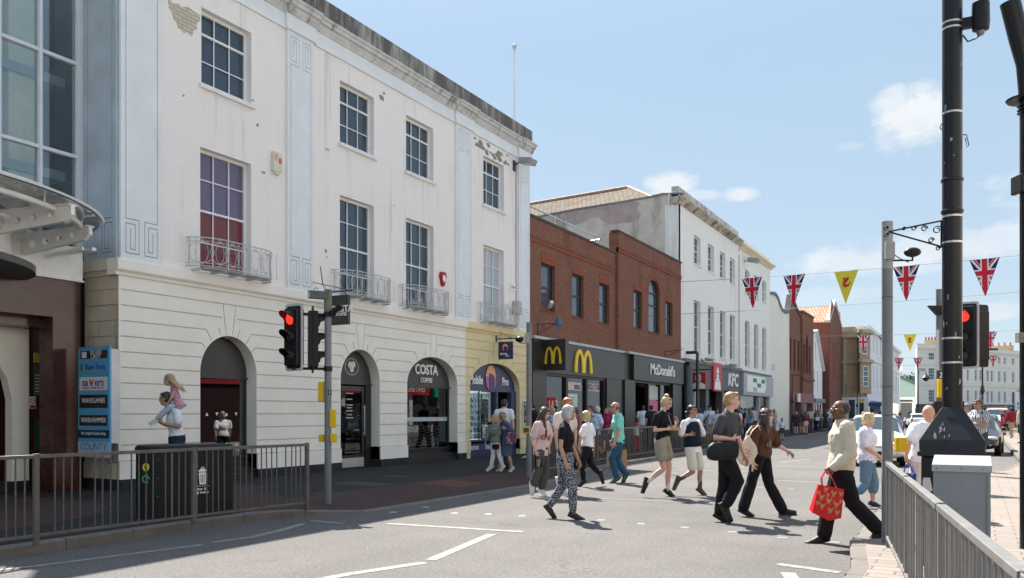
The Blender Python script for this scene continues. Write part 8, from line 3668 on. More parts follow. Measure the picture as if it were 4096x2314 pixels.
# woman with shorts and food box
P_('box',ZA,(1310,1016),0,dict(head=(1282,236),neck=(1250,308),shA=(1196,345),shB=(1300,345),elA=(1182,462),wrA=(1280,452),haA=(1318,448),elB=(1338,450),wrB=(1354,410),haB=(1362,384),
pel=(1246,552),hiA=(1228,575),knA=(1256,782),anA=(1124,888),toA=(1102,975),hiB=(1270,575),knB=(1302,775),anB=(1290,958),toB=(1352,1006)),
label='blonde woman in a black t-shirt and khaki shorts eating from a box',H=1.72,sk=FAIR,hair=(.55,.40,.22),hstyle='bun',fem=True,face=fdir(30),pitch=.35,
top=dict(off=.020,sleeve=.55,slack=.012,z0=-.02,widen=.008),topm=BLKC,bot=dict(len=.50,flare=.03,off=.018,nm='shorts'),botm=cloth('khaki_shorts',(.29,.26,.20)),shoes=(.014,.014,.015),sock=((.6,.6,.6),.13),
extra=(('sunglasses',shades_up,M_CBLK),('strap',strap(lambda Q,a,s: a['shc'] + a['fS'] * .13 - a['lS'] * .02 + V((0,0,.03)),lambda Q,a,s: a['shc'] + (Q['pel'] - a['shc']) * .5 + a['fS'] * .155 + a['lS'] * .09,.006),M_SIGB)))
# youth in navy vest
P_('vest',ZA,(1590,1004),0,dict(head=(1495,300),neck=(1482,370),shA=(1428,402),shB=(1545,398),elA=(1398,510),wrA=(1472,498),haA=(1512,494),elB=(1594,508),wrB=(1578,502),haB=(1548,504),
pel=(1500,590),hiA=(1478,615),knA=(1500,805),anA=(1386,873),toA=(1360,952),hiB=(1530,615),knB=(1562,802),anB=(1560,948),toB=(1618,994)),
label='dark-haired person in a navy vest over a white shirt with pale shorts',H=1.58,sk=(.36,.20,.13),hair=(.02,.014,.012),hstyle='lowbun',fem=True,face=fdir(35),
top=dict(off=.014,sleeve=.8,slack=.018,z0=-.30,flare=.04),topm=cloth('white_shirt',(.72,.72,.74)),bot=dict(len=.78,flare=.018,off=.016,nm='shorts'),botm=cloth('cream_shorts',(.66,.62,.54)),
shoes=(.07,.055,.035),shoe_h=.09,sock=((.02,.02,.04),.15),
extra=(('vest',lambda m2,Q,hp,X,s,a: m2.rings([[a['shc'] + (Q['pel'] - a['shc']) * z + a['lS'] * w * math.cos(q) + a['fS'] * dd_ * math.sin(q) for q in (2 * math.pi * i / 18 for i in range(18))] for z,w,dd_ in ((-.10,.07,.05),(.0,.165,.115),(.2,.190,.145),(.6,.185,.145),(1.02,.200,.160),(1.06,.15,.12))]),cloth('navy_vest',(.012,.018,.035))),))
# pink baseball shirt girl
P_('pink',ZA,(262,1016),0,dict(head=(268,322),neck=(245,388),shA=(206,415),shB=(285,412),elA=(165,545),wrA=(190,635),haA=(212,685),elB=(318,530),wrB=(300,605),haB=(306,640),
pel=(236,615),hiA=(225,640),knA=(216,795),anA=(172,915),toA=(178,988),hiB=(258,640),knB=(272,800),anB=(238,950),toB=(292,1004)),
label='young woman with long brown hair in a pale pink striped baseball shirt',H=1.60,sk=(.58,.38,.31),hair=(.055,.026,.014),hstyle='longfront',fem=True,face=fdir(15),pitch=.3,
top=dict(off=.030,sleeve=.75,slack=.02,z0=-.28,widen=.015),topm=cloth('pink_pinstripe',(.66,.50,.47),pattern=('stripe',(.40,.20,.22),260)),bot=dict(len=1.82,flare=.022,off=.022),botm=cloth('charcoal_jeans',(.075,.072,.072)),shoes=(.62,.60,.56),shoe_h=.05,
extra=(('shirt_lettering',lambda m2,Q,hp,X,s,a: text(m2,'Chi',frame(a['shc'] + (Q['pel'] - a['shc']) * .52 + CAMR * .055 - CAMF * .185,CAMR,(0,0,1)),.13,depth=.02,bold=.012,shear=.25),plain('script_red',(.30,.03,.06),.7)),))
# ginger man
P_('ginger',ZA,(448,996),0,dict(head=(462,244),neck=(440,306),shA=(378,345),shB=(492,350),elA=(362,468),wrA=(366,572),haA=(372,604),elB=(520,462),wrB=(520,560),haB=(525,592),
pel=(432,590),hiA=(415,612),knA=(410,770),anA=(392,862),toA=(402,905),hiB=(450,612),knB=(455,790),anB=(432,960),toB=(470,990)),
label='ginger-haired man in a cream t-shirt walking behind the grey-haired woman',H=1.80,sk=FAIR,hair=(.40,.15,.045),hstyle='short',face=fdir(25),
top=dict(off=.026,sleeve=.6,slack=.02,widen=.01),topm=cloth('cream_tee',(.66,.60,.52)),bot=dict(len=.9,flare=.02,off=.018,nm='shorts'),botm=cloth('stone_shorts',(.42,.37,.30)),shoes=(.62,.62,.60),dd=.5)
# blonde woman in white top, walking left
P_('white',ZA,(570,930),0,dict(head=(608,345),neck=(628,402),shA=(604,436),shB=(650,432),elA=(566,532),wrA=(555,605),haA=(553,640),elB=(672,520),wrB=(676,585),haB=(670,612),
pel=(624,585),hiA=(620,600),knA=(585,742),anA=(588,878),toA=(548,912),hiB=(626,600),knB=(652,742),anB=(722,822),toB=(738,898)),
label='blonde bobbed woman in a white puff-sleeved top and black trousers walking left',H=1.60,sk=(.50,.28,.20),hair=(.52,.38,.20),hstyle='bob',fem=True,face=fdir(200),
top=dict(off=.026,sleeve=.65,slack=.030,z0=-.10,widen=.012),topm=cloth('white_top',(.76,.76,.78)),bot=dict(len=1.88,off=.012),botm=cloth('black_cloth',(.012,.012,.015)),shoes=(.02,.014,.012))
# bald man in turquoise
P_('mint',ZA,(850,901),0,dict(head=(852,272),neck=(868,325),shA=(898,362),shB=(858,352),elA=(882,470),wrA=(850,562),haA=(836,598),elB=(852,455),wrB=(832,540),haB=(822,572),
pel=(882,548),hiA=(880,572),knA=(826,692),anA=(866,852),toA=(812,890),hiB=(884,572),knB=(872,715),anB=(938,822),toB=(906,884)),
label='bald man in a mint green t-shirt and blue jeans walking left',H=1.78,sk=(.48,.26,.19),hair=(.10,.07,.05),hstyle='stubble',face=fdir(190),
top=dict(off=.024,sleeve=.62,slack=.018,z0=-.12,widen=.008),topm=cloth('mint_tee',(.22,.62,.52)),bot=dict(len=1.9,off=.018,flare=.006),botm=cloth('blue_jeans',(.03,.085,.15)),shoes=(.04,.10,.06),
extra=(('sunglasses',shades,M_CBLK),))
# man in blue patterned shirt
P_('blues',ZA,(662,728),.12,dict(head=(643,288),neck=(662,330),shA=(722,352),shB=(668,350),elA=(744,415),wrA=(728,466),haA=(716,496),elB=(652,420),wrB=(648,470),haB=(648,500),
pel=(695,480),hiA=(700,492),knA=(710,595),anA=(742,655),toA=(736,705),hiB=(685,492),knB=(676,600),anB=(672,695),toB=(655,722)),
label='dark-haired man in sunglasses and a light blue patterned shirt behind the guard rail',H=1.72,sk=TAN,hair=(.03,.022,.02),hstyle='short',face=fdir(155),vox=.011,
top=dict(off=.028,sleeve=.7,slack=.02,z0=-.18,widen=.01),topm=cloth('blue_patterned',(.36,.50,.68),pattern=('blobs',(.55,.66,.8),22)),bot=dict(len=.85,flare=.02,nm='shorts'),botm=cloth('navy_shorts',(.04,.06,.11)),shoes=(.03,.03,.035),dd=.7,
extra=(('sunglasses',shades,M_CBLK),))
# young man in grey t-shirt
P_('grey',ZB_,(200,1148),0,dict(head=(248,203),neck=(222,292),shA=(165,345),shB=(272,335),elA=(118,488),wrA=(245,500),haA=(290,496),elB=(298,500),wrB=(343,622),haB=(366,668),
pel=(205,608),hiA=(200,640),knA=(296,825),anA=(198,1015),toA=(252,1112),hiB=(208,640),knB=(188,860),anB=(150,1078),toB=(238,1130)),
label='tall blond young man in a grey t-shirt and black trousers',H=1.84,sk=(.60,.37,.29),hair=(.42,.26,.12),hstyle='quiff',face=fdir(5),
top=dict(off=.020,sleeve=.62,slack=.018,z0=-.10,widen=.006),topm=cloth('charcoal_tee',(.060,.062,.068)),bot=dict(len=1.9,off=.024,flare=.012),botm=BLKC,shoes=(.012,.012,.013),grip=('A',))
# woman in brown t-shirt
P_('brown',ZB_,(350,1096),0,dict(head=(516,322),neck=(488,405),shA=(425,432),shB=(545,430),elA=(404,570),wrA=(412,675),haA=(418,722),elB=(600,542),wrB=(672,588),haB=(710,612),
pel=(470,602),hiA=(455,632),knA=(400,830),anA=(334,1040),toA=(408,1078),hiB=(492,632),knB=(536,848),anB=(642,1050),toB=(728,1052)),
label='long-haired young woman in a brown t-shirt and flared black trousers',H=1.66,sk=(.56,.35,.28),hair=(.05,.026,.016),hstyle='longfront',fem=True,face=fdir(20),girth=1.12,
top=dict(off=.030,sleeve=.85,slack=.028,z0=-.22,widen=.016),topm=cloth('brown_tee',(.085,.038,.022)),bot=dict(len=1.93,flare=.034,off=.010),botm=BLKC,shoes=(.013,.013,.014),
extra=(('shirt_print',lambda m2,Q,hp,X,s,a: [m2.ball(a['shc'] + (Q['pel'] - a['shc']) * (.50 + .07 * (i % 4)) + CAMR * (.045 + .022 * (i // 4)) - CAMF * (.165 - .012 * (i // 4)),(.016,.012,.014),7,5) for i in range(12)],plain('tan_print',(.33,.21,.13),.8)),))
# man in beige bomber jacket
P_('beige',ZB_,(905,1316),0,dict(head=(1085,275),neck=(1106,358),shA=(1140,410),shB=(1088,405),elA=(1168,612),wrA=(1040,715),haA=(985,748),elB=(1080,600),wrB=(1040,700),haB=(1020,740),
pel=(1095,725),hiA=(1105,760),knA=(1190,1000),anA=(1388,1200),toA=(1302,1284),hiB=(1090,760),knB=(1002,1010),anB=(962,1250),toB=(836,1288)),
label='older man in a cream bomber jacket stepping left off the road',H=1.72,sk=DARK,hair=(.022,.018,.016),hstyle='receding',face=fdir(182),girth=1.06,
top=dict(off=.036,sleeve=2.0,slack=.014,z0=-.05,widen=.0,collar=True,nm='jacket',fold=.014),topm=cloth('cream_bomber',(.56,.50,.40),.6),bot=dict(len=1.93,off=.022,flare=.022),botm=BLKC,shoes=(.02,.02,.022),grip=('A',),
extra=(('glasses',specs,M_STEEL),))
# blonde woman in white blouse
P_('capri',ZB_,(1370,1026),0,dict(head=(1312,350),neck=(1285,410),shA=(1272,445),shB=(1308,442),elA=(1292,560),wrA=(1388,628),haA=(1416,654),elB=(1330,545),wrB=(1372,620),haB=(1390,640),
pel=(1294,640),hiA=(1292,665),knA=(1280,850),anA=(1188,950),toA=(1162,1018),hiB=(1298,665),knB=(1345,820),anB=(1340,985),toB=(1408,1014)),
label='woman with wavy blonde hair in a white blouse and cropped blue jeans walking right',H=1.62,sk=(.58,.33,.25),hair=(.60,.46,.27),hstyle='wavy',fem=True,face=fdir(340),girth=1.16,
top=dict(off=.030,sleeve=.75,slack=.024,z0=-.22,widen=.01),topm=cloth('lilac_white',(.72,.69,.75),pattern=('dots',(.60,.58,.66),14)),bot=dict(len=1.42,off=.016,flare=.028,nm='cropped_jeans'),botm=cloth('mid_denim',(.13,.20,.29)),shoes=(.02,.02,.05),sandals=True)
# bald man in white t-shirt from behind
P_('bald',ZC,(490,958),.10,dict(head=(538,112),neck=(525,185),shA=(425,228,.04),shB=(600,228,-.04),elA=(376,365,.10),wrA=(352,468,.12),haA=(364,506,.12),elB=(650,355,-.08),wrB=(660,450,-.05),haB=(660,485,-.05),
pel=(485,478,0),hiA=(452,500,.02),hiB=(520,500,-.02),knA=(425,690,.05),anA=(378,795,.22),toA=(402,862,.12),knB=(505,720,0),anB=(492,912,0),toB=(520,945,-.1)),
label='bald man in a white t-shirt seen from behind beside the lamp column',H=1.76,sk=(.58,.31,.23),hair=(.2,.12,.08),hstyle='',face=fdir(305),
top=dict(off=.026,sleeve=.6,slack=.02,z0=-.14,widen=.015),topm=cloth('white_tee',(.76,.78,.82)),bot=dict(len=1.5,flare=.02,nm='cropped_trousers'),botm=cloth('pale_pink_trousers',(.60,.52,.50)),shoes=(.65,.65,.65))
# father with girl on his shoulders
P_('dad',ZD,(-12,1518),.12,dict(head=(296,425),neck=(352,525),shA=(430,590),shB=(372,590),elA=(458,748),wrA=(268,712),haA=(215,662),elB=(335,735),wrB=(240,705),haB=(196,655),
pel=(430,905),hiA=(432,940),knA=(470,1200),anA=(590,1430),toA=(520,1515),hiB=(428,940),knB=(300,1220),anB=(70,1470),toB=(-22,1512)),
label='man in a white t-shirt carrying a girl on his shoulders',H=1.84,sk=(.46,.25,.18),hair=(.05,.035,.025),hstyle='short',face=fdir(182),
top=dict(off=.022,sleeve=.6,slack=.016,z0=-.10),topm=cloth('white_tee',(.76,.78,.82)),bot=dict(len=1.9,off=.018),botm=cloth('navy_trousers',(.02,.03,.06)),shoes=(.62,.62,.62),grip=('A','B'))
J,d = pj(ZD[0],ZD[1],(-12,1518),.12,dict(head=(338,208),neck=(388,290),shA=(408,318,.10),shB=(380,318,-.10),elA=(362,418,.13),wrA=(326,482,.08),haA=(308,505,.06),elB=(355,418,-.13),wrB=(320,480,-.08),haB=(304,500,-.06),
pel=(452,508,0),hiA=(440,516,.06),knA=(348,520,.13),anA=(198,668,.13),toA=(120,702,.13),hiB=(440,516,-.06),knB=(342,515,-.13),anB=(190,662,-.13),toB=(112,698,-.13)))
person('fair-haired girl in a sparkly pink dress riding on a man\'s shoulders',J,H=1.12,sk=(.58,.38,.30),hair=(.42,.29,.15),hstyle='windblown',fem=True,face=fdir(182),name='child',vox=.008,shoes=(.6,.58,.5),
top=dict(off=.012,sleeve=0,nm='dress',z0=-.1,flare=.1,skirt=(.35,.06)),topm=cloth('pink_sequins',(.42,.17,.20),.35,pattern=('dots',(.75,.42,.48),60)),bot=dict(len=1.9,off=.012,nm='leggings'),botm=cloth('pale_blue_leggings',(.42,.50,.56)))
# mother and child by the phone shop
P_('denim',ZE,(760,1432),.10,dict(head=(800,932),neck=(816,978),shA=(848,1003),shB=(800,1000),elA=(898,1062),wrA=(842,1042),haA=(816,1034),elB=(786,1068),wrB=(762,1074),haB=(748,1072),
pel=(838,1150),hiA=(842,1165),knA=(862,1295),anA=(886,1388),toA=(856,1424),hiB=(834,1165),knB=(802,1290),anB=(772,1402),toB=(738,1428)),
label='long-haired woman in a denim dress walking arm in arm with a child',H=1.58,sk=TAN,hair=(.30,.18,.09),hstyle='long',fem=True,face=fdir(186),vox=.010,
top=dict(off=.018,sleeve=1.9,slack=.016,nm='dress',skirt=(.95,.03)),topm=cloth('denim_dress',(.075,.10,.15)),shoes=(.5,.45,.4),sandals=True)
P_('kid',ZE,(690,1434),.10,dict(head=(738,956),neck=(736,1000),shA=(764,1022,.06),shB=(704,1022,-.02),elA=(776,1085,.06),wrA=(762,1125,.08),haA=(752,1140,.1),elB=(674,1092,-.02),wrB=(656,1150,0),haB=(648,1182,0),
pel=(742,1165,0),hiA=(756,1180,.04),knA=(775,1275,.04),anA=(806,1375,.04),toA=(782,1408,.04),hiB=(728,1180,-.04),knB=(724,1278,-.02),anB=(704,1372,-.02),toB=(664,1402,0)),
label='fair-haired child in a grey-green hoodie and white jeans walking beside the denim dress',H=1.40,sk=FAIR,hair=(.40,.27,.14),hstyle='bob',fem=True,face=fdir(150),name='child',vox=.010,
top=dict(off=.020,sleeve=1.95,slack=.014,z0=-.06,nm='hoodie'),topm=cloth('sage_hoodie',(.16,.19,.165)),bot=dict(len=1.9,off=.012),botm=cloth('white_jeans',(.68,.68,.72)),shoes=(.55,.52,.46),shoe_h=.06)

# background figures -------------------------------------------------------
def at_px(px,d):
 p = atd(px,1652,d)
 return p.x,p.y

def bg(px,d,H,deg,label,hair,hst,topc,botc,sk=FAIR,fem=False,blen=1.9,sleeve=.55,arms='down',stride=0.0,vox=None,z=.12,skirt=None,name='person',pat=None,extra=(),shoes=(.03,.03,.03),bend=0.0,group=None,detail=False,girth=1.0):
 x,y = at_px(px,d)
 J = stand(x,y,z,H,deg,stride,arms,bend=bend)
 tn = 'top_%d_%d' % (int(topc[0] * 999),int(topc[2] * 999))
 return person(label,J,H=H,sk=sk,hair=hair,hstyle=hst,fem=fem,face=fdir(deg),vox=vox or (.016 if d < 40 else .022),detail=detail,fine=False,name=name,shoes=shoes,extra=extra,group=group,girth=girth,
top=dict(off=.026,sleeve=sleeve,slack=.018,fold=.012,skirt=skirt,z0=-.12),topm=cloth(tn,topc,pattern=pat),
bot=None if skirt else dict(len=blen,off=.020,flare=.012,nm='shorts' if blen < 1.2 else 'trousers'),botm=cloth('bottom_%d_%d' % (int(botc[0] * 999),int(botc[2] * 999)),botc))

BR,DK,BL,GY = (.10,.05,.025),(.015,.012,.010),(.50,.37,.20),(.40,.38,.36)
bg(2016,22.4,1.78,285,'dark-haired man in a white and grey top entering the phone shop',DK,'short',(.66,.68,.70),(.04,.05,.07),vox=.012)
bg(2133,27.5,1.76,200,'man in black half hidden behind the grey camera pole',(.04,.03,.02),'short',(.013,.013,.015),(.05,.05,.06),sk=TAN,stride=.5,shoes=(.6,.6,.6))
bg(2212,26.5,1.6,200,'fair-haired person in a blue patterned top behind the pink baseball shirt',(.34,.27,.2),'bob',(.12,.20,.36),(.06,.08,.12),fem=True,pat=('blobs',(.5,.5,.55),16))
bg(2306,27.0,1.6,190,'woman in a maroon print dress behind the cream t-shirt',BR,'bob',(.24,.06,.07),(.1,.05,.05),fem=True,arms='cross',skirt=(.8,.04),sk=TAN)
bg(2392,31.0,1.66,160,'white-haired person standing by the burger restaurant window',(.62,.58,.50),'bob',(.18,.22,.2),(.1,.1,.12),fem=True)
bg(2434,29.5,1.64,140,'woman in a magenta polo shirt and denim shorts behind the guard rail',(.24,.13,.07),'ponytail',(.36,.035,.10),(.08,.13,.2),fem=True,blen=.7,stride=.4,bend=1,sk=TAN,detail=True,vox=.013)
bg(2572,36.5,1.74,275,'black-haired man in a white t-shirt entering the burger restaurant',DK,'short',(.62,.66,.74),(.05,.05,.06),sk=BROWN,girth=1.1)
bg(2606,35.0,1.74,255,'man in a black t-shirt at the burger restaurant door',(.03,.02,.02),'short',(.02,.022,.028),(.03,.03,.035),sk=TAN,girth=1.12)
bg(2549,32.5,1.02,280,'small child with a pink cap and red trousers by the guard rail',(.55,.06,.14),'cap',(.50,.55,.62),(.38,.02,.04),name='child',vox=.014)
bg(2797,38.0,1.62,250,'dark curly-haired woman in a pale blue top outside the chicken shop',DK,'wavy',(.48,.54,.62),(.05,.06,.1),fem=True,sk=BROWN)
bg(2838,38.5,1.76,85,'bearded man in a black cap and pale blue t-shirt outside the chicken shop',(.015,.015,.018),'cap',(.48,.58,.72),(.55,.52,.45),sk=TAN,blen=.9,arms='phone',vox=.014,detail=True,girth=1.08,
extra=(('strap',strap(lambda Q,a,s: Q['shA'] + V((0,0,.06)) + a['fS'] * .06,lambda Q,a,s: Q['pel'] + a['fS'] * .17 - a['lS'] * .12,.014),M_CBLK),))
bg(2868,37.5,1.6,100,'black-haired woman in a lilac top beside the capped man',DK,'bob',(.50,.46,.6),(.04,.04,.06),fem=True,sk=BROWN)
bg(2947,41.0,1.66,290,'woman with long black hair and a white blouse seen from behind in the queue',DK,'long',(.66,.68,.72),(.05,.06,.09),fem=True)
bg(2982,45.0,1.68,200,'dark-haired person in black at the back of the queue by the green-logo shop',DK,'short',(.03,.025,.025),(.04,.04,.05),sk=TAN)
bg(2998,41.5,1.66,240,'woman with long brown hair and a denim waistcoat in the queue',BR,'long',(.10,.20,.30),(.04,.06,.1),fem=True,sleeve=.5)
bg(3017,46.0,1.78,220,'short-haired young man in a grey shirt under the green-logo sign',DK,'short',(.36,.38,.40),(.05,.05,.06),bend=1)
bg(3099,47.5,1.66,190,'woman with long blonde hair in a denim skirt near the blank cream wall',BL,'long',(.36,.34,.34),(.22,.3,.4),fem=True,arms='phone',blen=.55)
bg(3128,46.0,1.12,95,'small child in a white printed t-shirt by the end of the guard rail',(.09,.06,.04),'short',(.55,.60,.70),(.05,.06,.08),name='child',blen=.7)
bg(3184,56.0,1.52,95,'girl in a black jacket over a white top leftmost of three by the lamp',(.28,.18,.10),'long',(.03,.03,.035),(.03,.03,.04),fem=True,blen=.5,sleeve=1.9)
bg(3207,57.5,1.72,275,'woman in a grey-green top and denim shorts between the two girls',BR,'long',(.11,.14,.14),(.11,.17,.22),fem=True,blen=.6)
bg(3223,57.0,1.54,268,'girl in a maroon hoodie and cream shorts seen from behind',BR,'long',(.12,.02,.045),(.55,.50,.40),fem=True,blen=.4,sleeve=1.9)
bg(3264,68.0,1.66,260,'woman in black trousers with a small white handbag far down the pavement',BR,'long',(.03,.03,.03),(.012,.012,.014),fem=True)
bg(3280,72.0,1.7,90,'far figure in beige beside the woman with the white handbag',BR,'long',(.30,.24,.20),(.06,.06,.07),fem=True)
bg(3302,67.0,1.62,270,'far woman in a long dark floral dress',DK,'long',(.03,.028,.03),(.03,.03,.03),fem=True,skirt=(1.5,.08),pat=('dots',(.4,.33,.32),12))
bg(3315,74.0,1.76,90,'far man in a pale blue shirt beside the tall brick wall',BR,'short',(.45,.55,.66),(.1,.12,.18))
bg(3918,20.0,1.74,165,'man with dark glasses and a black and white patterned shirt behind the column base',(.05,.04,.035),'short',(.60,.60,.60),(.06,.06,.07),sk=(.40,.22,.15),vox=.011,detail=True,girth=1.12,pat=('wave',(.04,.04,.05),9),
arms='cross',extra=(('sunglasses',shades,M_CBLK),))
bg(3872,21.5,1.66,190,'grey-haired man in white just left of the patterned shirt',(.20,.17,.15),'short',(.70,.70,.72),(.1,.1,.12),sk=(.50,.24,.18),vox=.013)
bg(4046,49.0,1.72,262,'man in a dark red hoodie and khaki trousers on the right pavement',DK,'short',(.22,.02,.035),(.36,.30,.19),sk=DARK,sleeve=1.95,stride=.4,girth=1.2,shoes=(.6,.6,.6))
bg(4088,41.0,1.74,250,'person in a pale jacket and dark shorts cut by the right edge',(.05,.04,.03),'short',(.48,.50,.42),(.06,.06,.05),sleeve=1.95,blen=.9,sk=TAN,girth=1.15)
bg(4020,56.0,1.62,230,'woman in a red top bending over the pushchair',DK,'ponytail',(.42,.03,.05),(.5,.5,.5),fem=True,blen=.6,bend=1,sk=TAN)
bg(4008,53.5,1.02,200,'small child in a navy top and red cap beside the pushchair',(.5,.04,.05),'cap',(.02,.03,.12),(.4,.03,.05),name='child',z=.62)
for px,d,H_,dg,lb,hs_,tc_,bc_,fm_ in ((2768,40.5,1.74,95,'man in a dark green t-shirt waiting by the black bent pipe','short',(.05,.09,.06),(.05,.05,.06),False),
(2905,43.0,1.6,260,'woman in a yellow top behind the tall young man','bob',(.55,.45,.16),(.06,.07,.1),True),
(2965,47.5,1.72,180,'man in a navy jacket at the pharmacy-style shop door','short',(.03,.04,.09),(.08,.07,.06),False),
(3045,50.0,1.62,200,'woman in a rust-coloured top passing the blank cream wall','long',(.30,.10,.05),(.04,.04,.05),True),
(3240,63.0,1.75,270,'man in a white shirt far along the pavement by the gabled brick shop','short',(.60,.60,.60),(.05,.06,.09),False),
(3338,82.0,1.7,90,'distant man in a tan coat near the stone corner building','short',(.30,.22,.14),(.05,.05,.05),False)):
 bg(px,d,H_,dg,lb,DK,hs_,tc_,bc_,fem=fm_,vox=.024)
for i,(px,d,c) in enumerate(((3500,98,(.3,.3,.3)),(3522,105,(.05,.05,.06)),(3600,120,(.4,.1,.1)),(3640,118,(.05,.06,.1)),(3855,110,(.3,.05,.05)),(4065,85,(.15,.2,.3)))):
 bg(px,d,1.7,90 + 180 * (i % 2),['far pedestrian in grey below the stone building','far pedestrian in black below the white row','far pedestrian in red before the low white shop','far pedestrian in navy before the low white shop','far pedestrian in dark red before the terrace','far pedestrian in blue between the two right-hand men'][i],
DK,'short',c,(.05,.05,.06),vox=.03,group='far pedestrians')

# ================================================================== THINGS CARRIED
def P3(Z,x,y,d,o=0.0):
 return atd(Z[0][0] + x / Z[1],Z[0][1] + y / Z[1],d - o)

def prismpx(mb,Z,pts,d,o0,o1,bulge=0):
 n = len(pts)
 A_ = [P3(Z,x,y,d,o0) for x,y in pts]
 B_ = [P3(Z,x,y,d,o1) for x,y in pts]
 mb.add(A_ + B_,[tuple(range(n)),tuple(reversed(range(n,2 * n)))] + [(i,i + n,(i + 1) % n + n,(i + 1) % n) for i in range(n)])

def carried(name,label,cat,mb,mats,**kw):
 c = V(mb.v[0]) if mb.v else V((0,0,0))
 mb.v = [tuple(V(v) - c) for v in mb.v]
 o = mb.build(name,mats,**kw)
 o.location = c
 tag(o,label,cat)
 return o

# red gift bag
d = DEP['beige'][0]
M_RBAG = plain('red_bag',(.62,.012,.02),.28,var=.08,scale=5,bump=.012,bscale=9)
M_GOLD = plain('gold_print',(.62,.33,.13),.4,var=.1)
mb = MB()
prismpx(mb,ZB_,[(922,852),(1116,892),(1108,1000),(1094,1112),(1046,1130),(985,1120),(872,1060),(850,1044),(885,945)],d,.25,.30)
rb_ = MB()
rim0 = [(922,852),(1116,892)]
front = [P3(ZB_,x,y,d,.33) for x,y in ((922,852),(1116,892),(1094,1112),(1000,1130),(872,1070))]
back = [P3(ZB_,x,y,d,.22) for x,y in ((915,850),(1108,886),(1088,1095),(980,1100),(848,1044))]
n = 5
rb_.add(front + back,[(0,1,2,3,4),(9,8,7,6,5),(1,6,7,2),(2,7,8,3),(3,8,9,4),(4,9,5,0)])
bag = carried('gift_bag','shiny red gift bag with gold reindeer print hanging from the man\'s hand','gift bag',rb_,M_RBAG)
md = bag.modifiers.new('solid','SOLIDIFY')
md.thickness = .004
bl = V(bag.location)
mb = MB()
for a_,b_,c_ in (((948,856),(942,800),(975,745)),((1062,880),(1020,800),(990,748))):
 p0,p1,p2 = P3(ZB_,*a_,d,.33) - bl,P3(ZB_,*b_,d,.30) - bl,P3(ZB_,*c_,d,.20) - bl
 mb.tube([p0,p1,p2],.012,6,flat=.3)
 p0,p1,p2 = P3(ZB_,a_[0] - 5,a_[1] - 2,d,.22) - bl,P3(ZB_,b_[0] + 4,b_[1],d,.22) - bl,P3(ZB_,c_[0],c_[1],d,.18) - bl
 mb.tube([p0,p1,p2],.012,6,flat=.3)
mb.build('handles',M_RBAG,bag)
rng = random.Random(4)
prints = MB()
ex_ = (front[1] - front[0]).normalized()
ey_ = (front[0] - front[4]).normalized()
fr_ = front[0]
for u,v,s_ in ((.30,.13,.9),(.62,.22,1.1),(.90,.18,.8),(.20,.42,1),(.48,.50,1.2),(.78,.58,1.2),(.28,.72,1),(.58,.82,1.1),(.84,.84,.9),(.10,.64,.7),(.93,.42,.6),(.42,.30,.6),(.06,.28,.6)):
 tp_,bt_ = front[0].lerp(front[1],u),front[4].lerp(front[2],u)
 c_ = tp_.lerp(bt_,v) - CAMF * .006 - bl
 if v < .93:
  Mq = frame(c_,ex_,(0,0,1))
  if Mq.to_3x3().col[2].dot(CAMF) > 0:
   Mq = frame(c_,-ex_,(0,0,1))
  prints.M = Mq
  r_ = .017 * s_
  ring_o = [(r_ * math.cos(q),r_ * 1.15 * math.sin(q)) for q in (2 * math.pi * i / 12 for i in range(12))]
  prints.sheet(ring_o,.002,[[(x * .35,y * .35 - r_ * .35) for x,y in ring_o]])
  for sd in (-1,1):
   for q in ((sd * .5,1.0,sd * 1.5,2.0),(sd * 1.0,1.5,sd * 2.0,1.4),(sd * .9,.4,sd * 1.8,.6),(sd * .4,-1.1,sd * .8,-1.9)):
    prints.sheet(strip([(q[0] * r_,q[1] * r_),(q[2] * r_,q[3] * r_)],.007),.002)
prints.build('gold_print',M_GOLD,bag)

# holdall of the young man
d = DEP['grey'][0]
mb = MB()
rings_ = []
for f,x,y0,y1 in ((0,52,585,625),(.06,62,545,650),(.2,100,518,662),(.5,180,520,668),(.8,250,522,668),(.95,292,515,650),(1,302,545,615)):
 cy_,ry_ = (y0 + y1) / 2,(y1 - y0) / 2
 rr = []
 for i in range(14):
  a = 2 * math.pi * i / 14
  sx_ = abs(math.cos(a)) ** .7 * (1 if math.cos(a) > 0 else -1)
  sy_ = abs(math.sin(a)) ** .7 * (1 if math.sin(a) > 0 else -1)
  rr.append(P3(ZB_,x,cy_ + ry_ * sy_ + (x - 180) * -.03,d,.32 + .115 * sx_))
 rings_.append(rr)
mb.rings(rings_)
me = fuse(mb,.012,2,.022,.12)
c = V(me.vertices[0].co)
me.transform(Matrix.Translation(-c))
hb = obj_from(me,'holdall',cloth('black_nylon',(.016,.018,.02),.45),None)
hb.location = c
tag(hb,'black nylon holdall slung at the hip of the young man in grey','holdall')
mb = MB()
mb.tube([P3(ZB_,x,y,d,o) - c for x,y,o in ((285,535,.30),(292,440,.02),(280,345,-.06),(255,305,-.02),(210,300,.08),(165,340,.18),(110,430,.28),(90,520,.32))],.016,6,flat=.35)
mb.build('strap',cloth('black_nylon',(.016,.018,.02),.45),hb)
